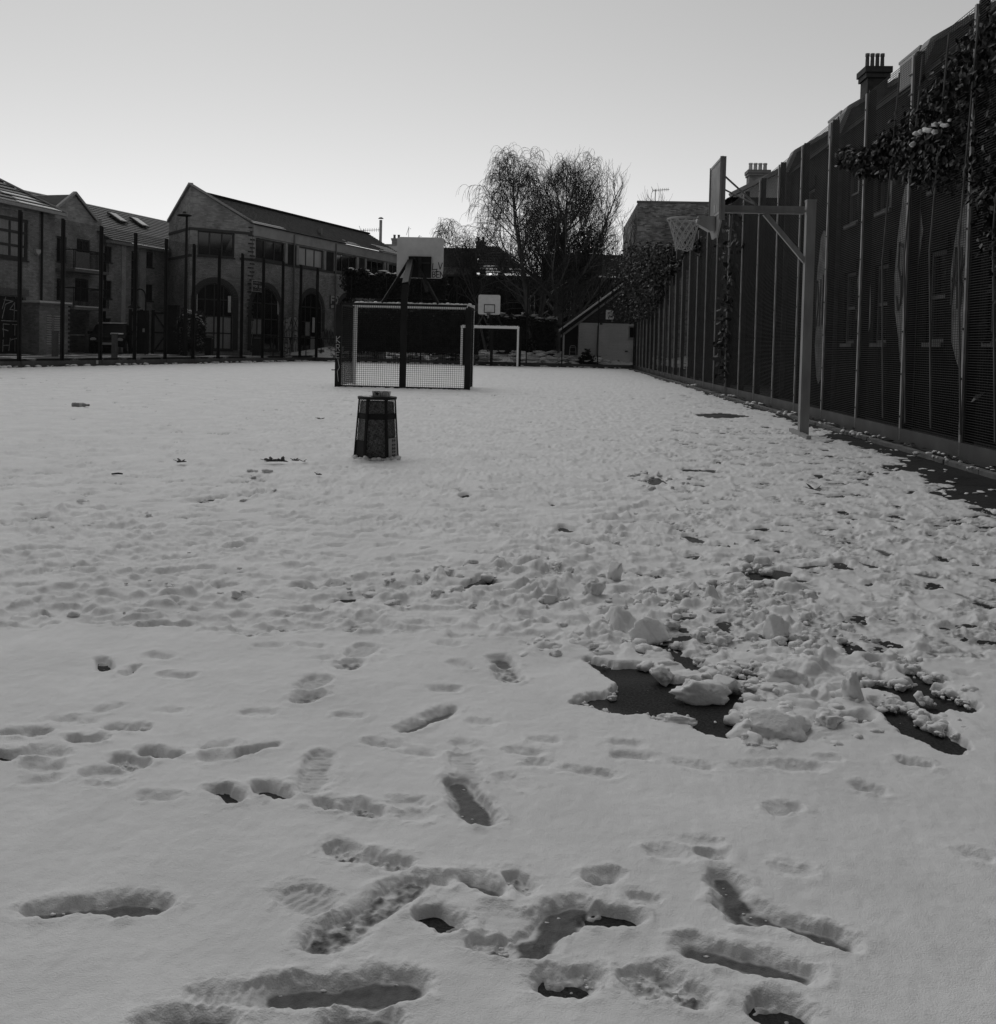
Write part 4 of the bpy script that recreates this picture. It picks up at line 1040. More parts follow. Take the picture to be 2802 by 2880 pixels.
for u, t in ((3.3, 2.5), (5.4, 2.5)):
    o = FC.P(u, ez+.1, .4)+up*t+sn*.05
    mb = MB(); mb.obox(o, FC.d*.75, up*1.0, sn*.10); fr = mb.build('skylight', M['frame_dark'], C)
    mb = MB(); mb.obox(o+FC.d*.07+up*.07+sn*.104, FC.d*.61, up*.86, sn*.02); mb.build('pane', M['snow_lump'] if u > 5 else M['light_grey'], fr)
body(C, [FC.P(ub, 0)[:2], FC.P(ub, 0, -7)[:2], FC.P(-.3, 0, -7)[:2]], GZ, ez, M['brick'])

# ---- D: long building with the arches
C0, C1, CL = Vector((-19.9, 56, 0)), Vector((-17.14, 58.2, 0)), Vector((-22.3, 59.3, 0))
FL = Fac(CL, C0-CL); FR = Fac(C0, C1-C0); FD = Fac(C1, (.284, 1))
D = thing('arched_building', FD.P(6, GZ), 'long brick building with tall arched windows and a sharp gable at the street corner', 'building')
lL, lR, lD = (C0-CL).length, (C1-C0).length, 20.2
zl, zp, ze = 7.75, 9.4, 7.6
wall(FL, 0, lL, GZ, zl, [], 'brick_wall', M['brick'], D, gable=[(0, zl), (lL, zl), (lL, zp)])
hw = FR.rect(555.6, 651, 660, 722); ha = FR.rect(551.6, 795, 655, 985); ha = (ha[0], GZ+.25, ha[2], ha[3])
arch = lambda h: (*h, (h[2]-h[0])/2*.86)
hA = arch(ha)
wall(FR, 0, lR, GZ, ze, [hw, hA], 'brick_wall', M['brick'], D, gable=[(0, ze), (lR, ze), (0, zp)])
window(FR, hw, D, 3, 1, 'frame_dark', 'glass', fw=.09)
def tall_arch_window(F_, h, blinds):
    window(F_, h, D, 4, 4, 'frame_dark', 'glass', fw=.08, blind=blinds, name='arched_window')
    a, c, b, e, ar = h; zs = e-ar; rx = (b-a)/2; cx = (a+b)/2; w_ = .30
    mb = MB(); N = 22
    for i in range(N):                                    # voussoirs, one by one
        t0, t1 = math.pi*i/N+.006, math.pi*(i+1)/N-.006
        P = lambda t, k: (cx-(rx+k)*math.cos(t), zs+(ar+k)*math.sin(t))
        q = [P(t0, .0), P(t1, .0), P(t1, w_), P(t0, w_)]
        mb = MB(); mb.prism([F_.P(*p, .003) for p in q], F_.n*.035); mb.build('voussoir', M['brick_d'], D)
    mb = MB()
    for s in (-1, 1):
        u0 = a-w_ if s < 0 else b; m_ = 0
        fbox(mb, F_, u0, u0+w_, c, zs, .003, .035)
    mb.build('arch_jamb', M['brick_arch'], D)
tall_arch_window(FR, hA, {(0, 1), (1, 1), (2, 1), (3, 1), (0, 0), (1, 0), (2, 0), (3, 0)})
wins = [FD.rect(717, 669, 801, 733), FD.rect(839, 696, 910, 758), FD.rect(943.6, 717, 1002.7, 772), FD.rect(1030, 736, 1079.5, 778), FD.rect(1092, 748, 1135, 785)]
zlo = sum(h[1] for h in wins)/5; zhi = sum(h[3] for h in wins)/5
wins = [(h[0], zlo, h[2], zhi) for h in wins]
arcs = [FD.rect(706, 806, 786, 985), FD.rect(846, 822, 906, 985), FD.rect(950, 838, 1002, 985)]
za = sum(h[3] for h in arcs)/3
arcs = [arch((h[0], GZ+.25, h[2], za)) for h in arcs]
u3 = arcs[2][2]+2.4; arcs.append((u3, GZ+.25, u3+(arcs[2][2]-arcs[2][0]), za, arcs[2][4]))
wall(FD, 0, lD, GZ, ze, wins+arcs, 'brick_wall', M['brick'], D)
for i, h in enumerate(wins): window(FD, h, D, 3, 1, 'frame_dark', 'glass_blind' if i == 1 else 'glass', fw=.09, label='first floor window with drawn pale blinds' if i == 1 else None)
bl = [{(0, 1), (1, 1)}, {(1, 1), (2, 0)}, set(), set()]
for h, b_ in zip(arcs, bl): tall_arch_window(FD, h, b_)
M['pier'] = plain('pale_pier', .26, .8, .3, 2)
for h in wins:
    for u in (h[0]-.28, h[2]): mb = MB(); fbox(mb, FD, u, u+.28, h[1], h[3], .004, .05); mb.build('pale_pier', M['pier'], D)
for h, g in zip(wins, wins[1:]): mb = MB(); fbox(mb, FD, h[2]+.31, g[0]-.31, h[1]-.05, h[3], .004, .03); mb.build('dark_panel', M['fence'], D)
mb = MB()
for F_, L in ((FL, lL), (FR, lR), (FD, lD)):
    for z in (7.0, 5.55):
        if z > 6 and F_ is FD: continue
        if F_ is FR and z > 6: fbox(mb, F_, 0, L, z, z+.15, .004, .03); continue
        hs_ = [h for h in ([hw] if F_ is FR else (wins if F_ is FD else [])) if h[1] < z+.1 and h[3] > z]
        u = 0
        for h in sorted(hs_): fbox(mb, F_, u, h[0]-.3, z, z+.15, .004, .03); u = h[2]+.3
        fbox(mb, F_, u, L, z, z+.15, .004, .03)
mb.build('string_course', M['brick_d'], D)
fsc = MB(); fbox(fsc, FD, 0, lD, ze-.62, ze+.0, .004, .09); fsc.build('pale_fascia', plain('pale_fascia', .30, .7, .2, 1.5), D)
mb = MB()
for k in range(24):
    z = 2.2+k*.225; fbox(mb, FD, -.02, .11 if k % 2 else .22, z, z+.075, .05, .07)
    fbox(mb, FR, lR-(.22 if k % 2 else .11), lR+.0, z, z+.075, .004, .03)
mb.build('corner_brick', M['brick_arch'], D)
mb = MB(); mb.bar(FL.P(0, zl+.06, .0), FL.P(lL+.05, zp+.08, .0), .26, .12); mb.bar(FR.P(-.05, zp+.06, .0), FR.P(lR+.1, ze+.08, .0), .26, .12); mb.build('coping', M['coping'], D)
R1 = FR.P(lR*.24, 9.0, -.05); R2 = R1+FD.d*lD
E0 = FD.P(-.02, ze, .22); E1 = FD.P(lD, ze, .22)
tiled_roof(E0, E1, R2, R1, 16, 'roof', M['tile'], D, .05, [(.0, .14, .0, .2), (.02, .36, .82, .99), (.05, .2, .55, .6)], 4)
tiled_roof(FD.P(lD, ze, -7), FD.P(5.5, ze, -7), R1.lerp(R2, .22), R2, 10, 'roof', M['tile'], D, .05)
mb = MB(); mb.bar(R1+Vector((0, 0, .06)), R2+Vector((0, 0, .06)), .2, .1); mb.build('ridge_tiles', M['tile_dark'], D)
body(D, [FD.P(lD, 0)[:2], FD.P(lD, 0, -7)[:2], CL[:2]], GZ, ze, M['brick'])
for sx in (822, 940): mb = MB(); u = FD.uv(sx, 760)[0]; mb.tube([FD.P(u, GZ, .12), FD.P(u, ze-.1, .12)], .05, 8); mb.build('drainpipe', M['mid_grey'], D)
mb = MB(); u, z = FD.uv(912, 662); mb.box(FD.P(u, 8.1, -.3), (.25, .25, .5)); mb.build('roof_vent', M['concrete'], D)
u0, z0, u1, z1 = FD.rect(797, 890, 834, 996); graffiti(FD, u0, GZ+.05, u1, z1, D, ['FAX', 'OICE', 'EHCI'], 'spray', 3, .05, .05)
u0, z0, u1, z1 = FD.rect(906, 925, 936, 972); graffiti(FD, u0, z0, u1, z1, D, ['MX'], 'spray_d', 5, .05, .06)
u0, z0, u1, z1 = FD.rect(690, 910, 706, 985); strokes('graffiti_lettering', text_lines('D', u0+.5, z0+1.2, .22, .75)+text_lines('W', u0+.4, z0+.3, .3, .7), FD, .02, .06, M['spray_d'], D)

for F_, (x0, y0, x1, y1) in ((FR, (552, 827, 556, 874)), (FR, (642, 832, 650, 878)), (FD, (782, 843, 786, 884)), (FD, (880, 893, 886, 935)), (FD, (836, 845, 839, 865))):
    u0, z0, u1, z1 = F_.rect(x0, y0, x1, y1); mb = MB(); fbox(mb, F_, u0, u1, z0, z1, -.05, -.02); mb.build('pale_jamb', M['frame_white'], D)
# signs on the arched building
u0, z0, u1, z1 = FD.rect(697, 789, 733, 821)
SG = thing('for_sale_sign', FD.P(u0, z0, .3), 'dark FOR SALE board with a pale border on the corner of the arched building', 'sign')
mb = MB(); fbox(mb, FD, u0, u1, z0, z1, .25, .29); mb.build('board', M['light_grey'], SG)
mb = MB(); fbox(mb, FD, u0+.04, u1-.04, z0+.04, z1-.04, .293, .30); mb.build('panel', M['sign_dark'], SG)
wl = u1-u0; hl = z1-z0
strokes('lettering', text_lines('FOR SALE', u0+.1, z0+hl*.36, (wl-.2)/8/1.15, hl*.2, .18), FD, .304, .022, M['frame_white'], SG, .004)
strokes('lettering', text_lines('020 7018 11', u0+.1, z0+hl*.12, (wl-.2)/11/1.15, hl*.12, .18), FD, .304, .014, M['spray'], SG, .004)
strokes('lettering', text_lines('WINDMILL', u0+.1, z0+hl*.72, (wl-.6)/8/1.15, hl*.12, .18), FD, .304, .014, M['spray'], SG, .004)
u0, z0, u1, z1 = FD.rect(926, 832, 949, 868)
SG = thing('wall_sign', FD.P(u0, z0, .1), 'pale lettered sign reading FO fixed between two arched windows', 'sign')
mb = MB(); fbox(mb, FD, u0, u1, z0, z1, .06, .09); mb.build('board', M['brick_d'], SG)
strokes('lettering', text_lines('FO', u0+.1, z0+(z1-z0)*.42, (u1-u0)*.36, (z1-z0)*.5, .2), FD, .094, .12, M['light_grey'], SG)
mb = MB(); fbox(mb, FD, u0+.08, u0+(u1-u0)*.4, z0+.03, z0+.22, .094, .11); fbox(mb, FD, u0+(u1-u0)*.55, u1-.1, z0+.03, z0+.22, .094, .11); mb.build('lower_line', M['spray'], SG)

# ---- small brick hut with louvres
FH = Fac((-22.25, 44.6), (.35, 1))
H = thing('brick_hut', FH.P(1, GZ), 'small flat-roofed brick hut with white louvres and snow on its roof', 'hut')
u0 = FH.uv(110, 940)[0]; u1 = FH.uv(196, 940)[0]; zt = FH.uv(150, 858)[1]
lv = [FH.rect(131, 884, 145, 970), FH.rect(152, 886, 179, 970)]
lv = [(h[0], h[1], h[2], h[3]) for h in lv]
wall(FH, u0, u1, GZ, zt, lv, 'brick_wall', M['brick'], H)
for h in lv:
    mb = MB(); n = 13
    for i in range(n):
        z = h[1]+(h[3]-h[1])*(i+.5)/n
        mb = MB(); mb.obox(FH.P(h[0]+.01, z, -.04), FH.d*(h[2]-h[0]-.02), FH.n*.05+Vector((0, 0, -.035)), Vector((0, 0, .045)))
        mb.build('louvre_slat', M['light_grey'], H)
    mb = MB(); fbox(mb, FH, h[0], h[2], h[1], h[3], -.16, -.15); mb.build('louvre_backing', M['black'], H)
mb = MB()
for k in range(11):
    z = GZ+.1+k*.2; fbox(mb, FH, u1-.1, u1+.02, z, z+.1, .004, .03)
mb.build('corner_brick', M['brick_arch'], H)
body(H, [FH.P(u1, 0)[:2], FH.P(u1, 0, -2)[:2], FH.P(u0, 0, -2)[:2], FH.P(u0, 0)[:2]], GZ, zt, M['brick'])
mb = MB(); fbox(mb, FH, u0-.06, u1+.08, zt, zt+.08, -2.05, .08); rfh = mb.build('roof', M['concrete'], H)
mb = MB(); fbox(mb, FH, u0-.05, u1+.06, zt+.081, zt+.16, -2.0, .07); mb.build('snow_cover', M['snow_lump'], rfh)

# ---- street furniture, car, bush
def lamp_tall(base, h):
    t = thing('street_lamp', base, 'tall slim street lamp with a flat disc head near the building corner', 'street lamp')
    mb = MB(); mb.tube([base, base+Vector((0, 0, 1.3))], .11, 10); mb.build('base_sleeve', M['fence_dark'], t)
    mb = MB(); mb.tube([base+Vector((0, 0, 1.3)), base+Vector((0, 0, h))], [.085, .055], 10); mb.build('pole', M['fence_dark'], t)
    c = base+Vector((-.1, -.05, h))
    mb = MB(); mb.lathe(c, [(.02, .0), (.10, -.03), (.34, .0), (.35, .04), (.24, .09), (.10, .12), (.09, .2), (.0, .23)], 18); mb.build('lamp_head', M['fence_dark'], t, True)
b = atY(520, 1000, 50.0); lamp_tall(Vector((b.x, 50, GZ)), 6.75)
b = atY(409, 950, 51.0); b = Vector((b.x, 51, GZ))
t = thing('swan_neck_lamp', b, 'low swan-neck lamp with a bell shade in front of the terrace', 'street lamp')
pts = [b, b+Vector((0, 0, 2.75))]+[b+Vector((-.28+.28*math.cos(a), -.05, 2.85+.38*math.sin(a))) for a in [math.pi*k/8 for k in range(9)]]+[b+Vector((-.56, -.05, 2.6))]
mb = MB(); mb.tube(pts, .035, 8); mb.build('pole', M['fence_dark'], t, True)
mb = MB(); mb.lathe(b+Vector((-.56, -.05, 2.3)), [(.05, .32), (.09, .3), (.12, .16), (.30, .03), (.31, 0), (.2, .02), (.02, .05)], 14); mb.build('lamp_shade', M['fence_dark'], t, True)
def bollard(sx, Y, wd, h, lab):
    b = atY(sx, 1000, Y); b.z = GZ
    t = thing('bollard', b, lab, 'bollard', 'bollards behind the left fence')
    mb = MB(); mb.box(b+Vector((0, 0, h/2)), (wd, wd, h)); mb.build('post', M['mid_grey'], t)
    mb = MB(); mb.box(b+Vector((0, 0, h+.03)), (wd*1.12, wd*1.12, .06)); mb.build('cap', M['mid_grey'], t)
bollard(155, 41, .19, .95, 'grey square bollard in front of the brick hut'); bollard(322, 42, .19, .92, 'grey square bollard in front of the parked car')
# gates between terrace and arched building
g0 = atY(366, 950, 52.5); g1 = atY(397, 950, 52.9); g2 = atY(430, 950, 53.4); g3 = atY(474, 950, 54.2)
for (p, q, lab, nb) in ((g0, g1, 'grey sheet metal gate leaf beside the swan-neck lamp', 3), (g2, g3, 'grey braced gate leaf next to the snow-topped bush', 4)):
    p = Vector((p.x, p.y, GZ)); q = Vector((q.x, q.y, GZ)); Fg = Fac(p, q-p); L = (q-p).length
    t = thing('metal_gate', (p+q)/2, lab, 'gate'); top = 2.45
    for u in (0, L): 
        mb = MB(); fbox(mb, Fg, u-.06, u+.06, 0+GZ, top+.1, -.06, .06); mb.build('gate_post', M['fence_dark'], t)
    mb = MB(); fbox(mb, Fg, .07, L-.07, GZ+.1, GZ+.2, -.03, .03); fbox(mb, Fg, .07, L-.07, top-.08, top, -.03, .03); fbox(mb, Fg, .07, L-.07, 1.35, 1.43, -.03, .03)
    mb.bar(Fg.P(.1, .45), Fg.P(L-.1, 1.36), .05); mb.bar(Fg.P(.1, 2.36), Fg.P(L-.1, 1.45), .05); mb.build('gate_frame', M['fence'], t)
    for i in range(nb):
        w_ = (L-.16)/nb; mb = MB(); fbox(mb, Fg, .08+i*w_+.006, .08+(i+1)*w_-.006, GZ+.12, top-.02, -.045, -.035); mb.build('sheet_panel', M['mid_grey'], t)
    if nb == 4:
        mb = MB(); fbox(mb, Fg, L-.02, L+.22, 1.2, 1.75, .07, .09); mb.build('notice_plate', M['spray_d'], t)
b = atY(402, 950, 52.0); b.z = GZ
t = thing('gate_pillar', b, 'dark upright pillar with a door closer beside the gate', 'pillar')
mb = MB(); mb.box(b+Vector((0, 0, 1.1)), (.5, .3, 2.2)); mb.build('shaft', M['fence_dark'], t); mb = MB(); mb.box(b+Vector((.1, -.17, 1.2)), (.1, .04, .18)); mb.build('lock_plate', M['light_grey'], t)
b = atY(487, 950, 53.5); b.z = GZ
t = thing('gate_pillar', b, 'broad dark pillar between gate and bush', 'pillar')
mb = MB(); mb.box(b+Vector((0, 0, 1.25)), (.52, .3, 2.5)); mb.build('shaft', M['fence_dark'], t); mb = MB(); mb.box(b+Vector((0, 0, 2.52)), (.58, .36, .05)); mb.build('cap', M['fence_dark'], t)
# railing and bins in front of the arches
Fr = Fac(FD.P(-2.2, 0, 2.2), FD.d); t = thing('hand_railing', Fr.P(4, GZ), 'low dark tube railing in front of the arched windows', 'railing')
mb = MB(); mb.tube([Fr.P(-1.2, GZ, .1), Fr.P(-1.0, 1.3), Fr.P(10, 1.3)], .03, 6); mb.build('top_rail', M['fence_dark'], t)
for k in range(6): mb = MB(); mb.tube([Fr.P(1+k*1.8, GZ), Fr.P(1+k*1.8, 1.29)], .028, 6); mb.build('post', M['fence_dark'], t)
for sx, Y, lab in ((587, 53.5, 'dark wheeled bin under the corner arch'), (723, 55.5, 'dark litter bin by the railing under the FOR SALE board')):
    b = atY(sx, 990, Y); b.z = GZ; t = thing('dustbin', b, lab, 'bin')
    mb = MB(); mb.prism([b+Vector((-.16, -.16, 0)), b+Vector((.16, -.16, 0)), b+Vector((.2, -.2, .85)), b+Vector((-.2, -.2, .85))], (0, .38, 0)); mb.build('body', M['black'], t)
    mb = MB(); mb.prism([b+Vector((-.22, -.23, .85)), b+Vector((.22, -.23, .85)), b+Vector((.22, .22, .97)), b+Vector((-.22, .22, .97))], (0, 0, .05)); mb.build('lid', M['fence_dark'], t)
# parked car facing the court
cb = atY(314, 970, 52.5); cb.z = GZ
ca = Vector((.30, -1, 0)).normalized(); cs = Vector((-ca.y, ca.x, 0))       # forward, sideways
car = thing('parked_car', cb, 'dark hatchback with snow on its roof parked beside the terrace', 'car')
def cpt(x, y, z): return cb+ca*x+cs*y+Vector((0, 0, z))
prof = [(2.05, .32), (2.12, .55), (2.0, .78), (1.1, .98), (.45, 1.42), (-.9, 1.48), (-1.75, 1.05), (-1.95, .85), (-2.0, .35)]
def ring(y, k, s=1.0): return [cpt(x*s, y, .0+z if z < 1.0 else .98+(z-.98)*1) for x, z in prof]
mb = MB(); ys = [(-.86, 1), (-.80, 1.0), (.80, 1.0), (.86, 1)]
secs = []
for x, z in prof:
    tuck = .16 if z > 1.2 else (.03 if z > .7 else .05)
    secs.append([cpt(x, -.87+tuck, z), cpt(x, -.6, z+.03), cpt(x, .6, z+.03), cpt(x, .87-tuck, z)])
for a, b_ in zip(secs, secs[1:]):
    for k in range(3): mb.face([a[k], b_[k], b_[k+1], a[k+1]])
mb.face([s_[0] for s_ in secs][::-1]); mb.face([s_[3] for s_ in secs])
mb.build('body', M['car'], car, False)
mb = MB(); mb.face([cpt(1.14, -.66, 1.005), cpt(1.13, .66, 1.0), cpt(.5, .58, 1.44), cpt(.5, -.58, 1.44)]); mb.build('windscreen', M['car'], car)
mb = MB(); mb.prism([cpt(.42, -.62, 1.50), cpt(.42, .62, 1.50), cpt(-.88, .62, 1.53), cpt(-.88, -.62, 1.53)], (0, 0, .05)); mb.build('snow_cover', M['snow_lump'], car)
mb = MB(); mb.prism([cpt(1.45, .1, .955), cpt(1.45, .7, .955), cpt(1.2, .7, 1.0), cpt(1.2, .1, 1.0)], (0, 0, .03)); mb.build('snow_patch', M['snow_lump'], car)
for s in (-1, 1):
    mb = MB(); c = cpt(2.02, s*.62, .70); mb.prism([c+cs*(.15*math.cos(a))+Vector((0, 0, .09*math.sin(a))) for a in [6.283*k/10 for k in range(10)]], ca*.06); mb.build('headlight', M['light_grey'], car)
    mb = MB(); mb.box(cpt(.75, s*.95, 1.02), (.2, .12, .14)); mb.build('wing_mirror', M['car'], car)
    for x in (1.25, -1.25):
        p = cpt(x, s*.72, .31); w_ = MB(); w_.tube([p, p+cs*(s*.17)], .31, 16); wh = w_.build('wheel', M['rubber'], car, False)
        w_ = MB(); w_.tube([p+cs*(s*.171), p+cs*(s*.185)], .19, 12); w_.build('wheel_rim', M['frame_grey'], wh)
mb = MB(); mb.obox(cpt(2.12, -.26, .44), cs*.52, ca*.015, (0, 0, .11)); mb.build('number_plate', M['light_grey'], car)
mb = MB(); mb.obox(cpt(2.06, -.5, .57), cs*1.0, ca*.06, (0, 0, .1)); mb.build('grille', M['black'], car)
# label on the plinth of the left fence
p = Vector((left_x(40.4), 40.4, 0)); Fl = Fac((left_x(0), 0), (.182, 1)); u = Fl.uv(271, 1021)[0]
mb = MB(); fbox(mb, Fl, u-.07, u+.07, .06, .2, .036, .042); mb.top('paper_label', M['light_grey'], 'small white label stuck on the plinth of the left fence', 'label')

def leaf_cloud(mb, n, fn, size, rng, droop=0.0):
    """n leaves; fn() gives a place and an outward direction"""
    for _ in range(n):
        p, nrm = fn(); s = size*rng.uniform(.6, 1.4)
        u = Vector((rng.gauss(0, 1), rng.gauss(0, 1), rng.gauss(0, .6)-droop))
        if u.length < 1e-3: continue
        u.normalize(); v = u.cross(Vector((rng.gauss(0, 1), rng.gauss(0, 1), rng.gauss(0, 1))))
        if v.length < 1e-3: continue
        v.normalize(); w_ = u.cross(v)
        mb.face([p, p+u*s*.5+v*s*.30+w_*s*.06, p+u*s, p+u*s*.5-v*s*.30+w_*s*.06])
rb = random.Random(21)
bc = atY(537, 950, 51.5); bc.z = GZ
bush = thing('evergreen_bush', bc, 'round evergreen bush with snow on its top in front of the corner arch', 'bush')
mb = MB()
def fnb():
    while True:
        v = Vector((rb.gauss(0, 1), rb.gauss(0, 1), rb.gauss(0, 1))).normalized()
        r = rb.uniform(.55, 1)**.5*(1+.22*math.sin(v.x*5+1)*math.cos(v.z*4))
        p = bc+Vector((v.x*.78*r, v.y*.7*r, 1.2+v.z*1.1*r))
        if p.z > GZ: return p, v
leaf_cloud(mb, 3200, fnb, .11, rb); mb.build('foliage', M['leaf_dark'], bush)
mb = MB()
for k in range(5): mb.tube([bc, bc+Vector((rb.uniform(-.3, .3), rb.uniform(-.3, .3), 1.3))], [.04, .015], 5)
mb.build('stem', M['bark'], bush)
mb = MB()
for k in range(55):
    a = rb.uniform(-2.6, .6); r = rb.uniform(.2, .75); zz = 2.25-.75*r*r+rb.uniform(-.1, .06)-(.25 if a > -.5 else 0)
    put_lump(mb, bc+Vector((r*math.cos(a), -.45*abs(math.sin(a))*r-.1, zz)), rb.uniform(.03, .09), rb.uniform(.03, .08), rb.uniform(.02, .045), rb.choice(LUMPS_LO), rb)
mb.build('snow_clumps', M['snow_lump'], bush, True)
# ================================================================== RIGHT: TERRACE BEHIND THE FENCE
TX = 5.75
T = thing('dark_terrace', (TX, 14, 0), 'sooty brick terrace with mansard gables, dormers and a four-pot chimney close behind the right fence', 'building')
FT = Fac((TX, 30), (0, -1))                               # u runs towards the camera; n points to the court
def tu(Y): return 30-Y
hts = []
for k, Yc in enumerate((24.5, 21.0, 19.0, 16.3, 14.0, 11.6)):
    hts.append((tu(Yc)-.38, 1.35, tu(Yc)+.38, 2.75)); hts.append((tu(Yc)-.4, 3.7, tu(Yc)+.4, 4.9))
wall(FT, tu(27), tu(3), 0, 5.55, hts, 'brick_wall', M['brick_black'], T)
for h in hts: window(FT, h, T, 1, 2, 'mid_grey', 'glass', fw=.06)
mb = MB()
for h in hts:
    fbox(mb, FT, h[0]-.12, h[2]+.12, h[3]+.001, h[3]+.22, .003, .03)
mb.build('window_heads', M['brick_black'], T)['kind'] = 'stuff'
def bubble(F_, u0, z0, u1, z1, seed, m, o):
    r = random.Random(seed); N = 16; P = []
    for i in range(N):
        a = 6.283*i/N; P.append(F_.P((u0+u1)/2+(u1-u0)/2*math.cos(a)*r.uniform(.7, 1.1), (z0+z1)/2+(z1-z0)/2*math.sin(a)*r.uniform(.75, 1.08), o))
    mb = MB(); mb.face(P); return mb.build('graffiti_fill', m, T)
gm = plain('graffiti_on_brick', .24, .7, .6, 3.2)
for i, (Yc, z0, z1, w_) in enumerate(((23.2, .5, 4.0, 1.1), (20.0, .9, 3.4, 1.0), (17.6, .6, 4.4, 1.3), (15.2, 1.0, 3.6, 1.0), (13.0, .4, 2.2, 1.5), (12.6, 2.4, 4.4, .9), (10.2, .5, 2.6, 1.2))):
    bubble(FT, tu(Yc)-w_/2, z0, tu(Yc)+w_/2, z1, 70+i, gm, .006)
    rr = random.Random(i)
    strokes('graffiti_lettering', text_lines(rr.choice(['SOE', 'AKE', 'WON', 'DIK']), tu(Yc)-w_*.4, z0+(z1-z0)*.35, w_*.2, (z1-z0)*.3, .3, .06, i), FT, .014, .06, M['black'], T)
def gable_profile(dz=0): return [(TX-.12, 0), (TX-.12, 5.6+dz), (TX+.08, 6.1+dz), (TX+3.9, 8.4+dz), (TX+7.7, 6.1+dz), (TX+7.9, 0)]
for Y in (7.7, 12.4, 17.1, 21.8, 26.6):
    pr = gable_profile()
    mb = MB(); b0 = [(x, Y, z) for x, z in pr]; b1 = [(x, Y+.28, z) for x, z in pr]
    mb.face(b0, [(x, z) for x, z in pr]); mb.face(b1[::-1], [(x, z) for x, z in pr][::-1])
    for i in range(len(pr)-1): mb.face([b0[i], b0[i+1], b1[i+1], b1[i]][::-1], [(0, 0), (0, 1), (.28, 1), (.28, 0)])
    g = mb.build('party_wall', M['brick_d'], T)
    mb = MB()
    for a, b in zip(pr[1:4], pr[2:5]): mb.bar((a[0], Y+.14, a[1]+.04), (b[0], Y+.14, b[1]+.04), .38, .09)
    mb.build('coping', M['coping'], g)
for Y0, Y1 in ((3, 7.7), (7.98, 12.4), (12.68, 17.1), (17.38, 21.8), (22.08, 26.6)):
    z = -.28
    tiled_roof((TX-.05, Y0, 5.55), (TX-.05, Y1, 5.55), (TX+.15, Y1, 5.85), (TX+.15, Y0, 5.85), 3, 'mansard_slope', M['tile_dark'], T, .02)
    tiled_roof((TX+.15, Y0, 5.85), (TX+.15, Y1, 5.85), (TX+3.9, Y1, 8.1), (TX+3.9, Y0, 8.1), 16, 'roof', M['tile_dark'], T, .02)
    tiled_roof((TX+7.8, Y1, 5.85), (TX+7.8, Y0, 5.85), (TX+3.9, Y0, 8.1), (TX+3.9, Y1, 8.1), 6, 'roof', M['tile_dark'], T, .02)
    for yy in (Y0+.15,):
        mb = MB(); mb.prism([(TX+.02, yy, 5.5), (TX+.02, yy, 6.12), (TX+.9, yy, 6.2), (TX+.35, yy, 5.6)], (0, .95, 0)); dm = mb.build('dormer', M['render'], T)
        mb = MB(); mb.box((TX+.005, yy+.475, 5.83), (.02, .75, .5)); mb.build('pane', M['glass'], dm)
        mb = MB(); mb.prism([(TX+.015, yy-.05, 6.125), (TX+.015, yy-.05, 6.17), (TX+1.0, yy-.05, 6.26), (TX+1.0, yy-.05, 6.205)], (0, 1.05, 0)); mb.build('dormer_roof', M['frame_grey'], dm)
chimney(T, (TX+.60, 21.94, 6.2), (.40, .5, .80), 4, M['brick_d'], pot_m='mid_grey', ph=.33)
body(T, [(TX+7.8, 27), (TX, 27)], 0, 5.5, M['brick_black'], 'end_wall'); body(T, [(TX+7.8, 3), (TX+7.8, 27)], 0, 5.8, M['brick_black']); body(T, [(TX, 3), (TX+7.8, 3)], 0, 5.8, M['brick_black'])

# white rendered house beyond the terrace
W_ = thing('white_house', (10, 36, 0), 'pale rendered house with a sloping verge and tall brick chimney beyond the right fence', 'house')
FW = Fac((5.85, 36), (1, 0))
hws = [(2.2, 6.4, 2.75, 7.4), (3.5, 6.5, 4.3, 7.8)]
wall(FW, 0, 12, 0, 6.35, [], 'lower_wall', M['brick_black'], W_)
wall(FW, 0, 12, 6.351, 6.36, [], 'rendered_gable', M['render'], W_, gable=[(0, 6.36), (12, 6.36), (6.2, 9.62)])
for h in hws:
    mb = MB(); fbox(mb, FW, h[0], h[2], h[1], h[3], .004, .03); f = mb.build('window', M['frame_dark'], W_)
    mb = MB(); fbox(mb, FW, h[0]+.06, (h[0]+h[2])/2-.03, h[1]+.06, h[3]-.06, .032, .036); mb.build('pane', M['glass'], f)
    mb = MB(); fbox(mb, FW, (h[0]+h[2])/2+.03, h[2]-.06, h[1]+.06, h[3]-.06, .032, .036); mb.build('pane', M['glass'], f)
mb = MB(); mb.bar((5.75, 35.9, 6.40), (12.05, 35.9, 9.72), .34, .13); mb.bar((12.05, 35.9, 9.72), (18, 35.9, 6.40), .34, .13); mb.build('verge', M['coping'], W_)
tiled_roof((5.7, 46, 6.3), (5.7, 36.1, 6.3), (12.05, 36.1, 9.6), (12.05, 46, 9.6), 14, 'roof', M['tile_dark'], W_)
tiled_roof((18, 36.1, 6.3), (18, 46, 6.3), (12.05, 46, 9.6), (12.05, 36.1, 9.6), 6, 'roof', M['tile_dark'], W_)
body(W_, [(5.85, 46), (5.85, 36)], 0, 6.35, M['brick_black']); body(W_, [(17.85, 36), (17.85, 46), (5.85, 46)], 0, 6.35, M['brick_black'])
chimney(W_, (7.5, 40.5, 6.7), (.72, .6, 1.35), 4, M['brick'], pot_m='render', ph=.3)

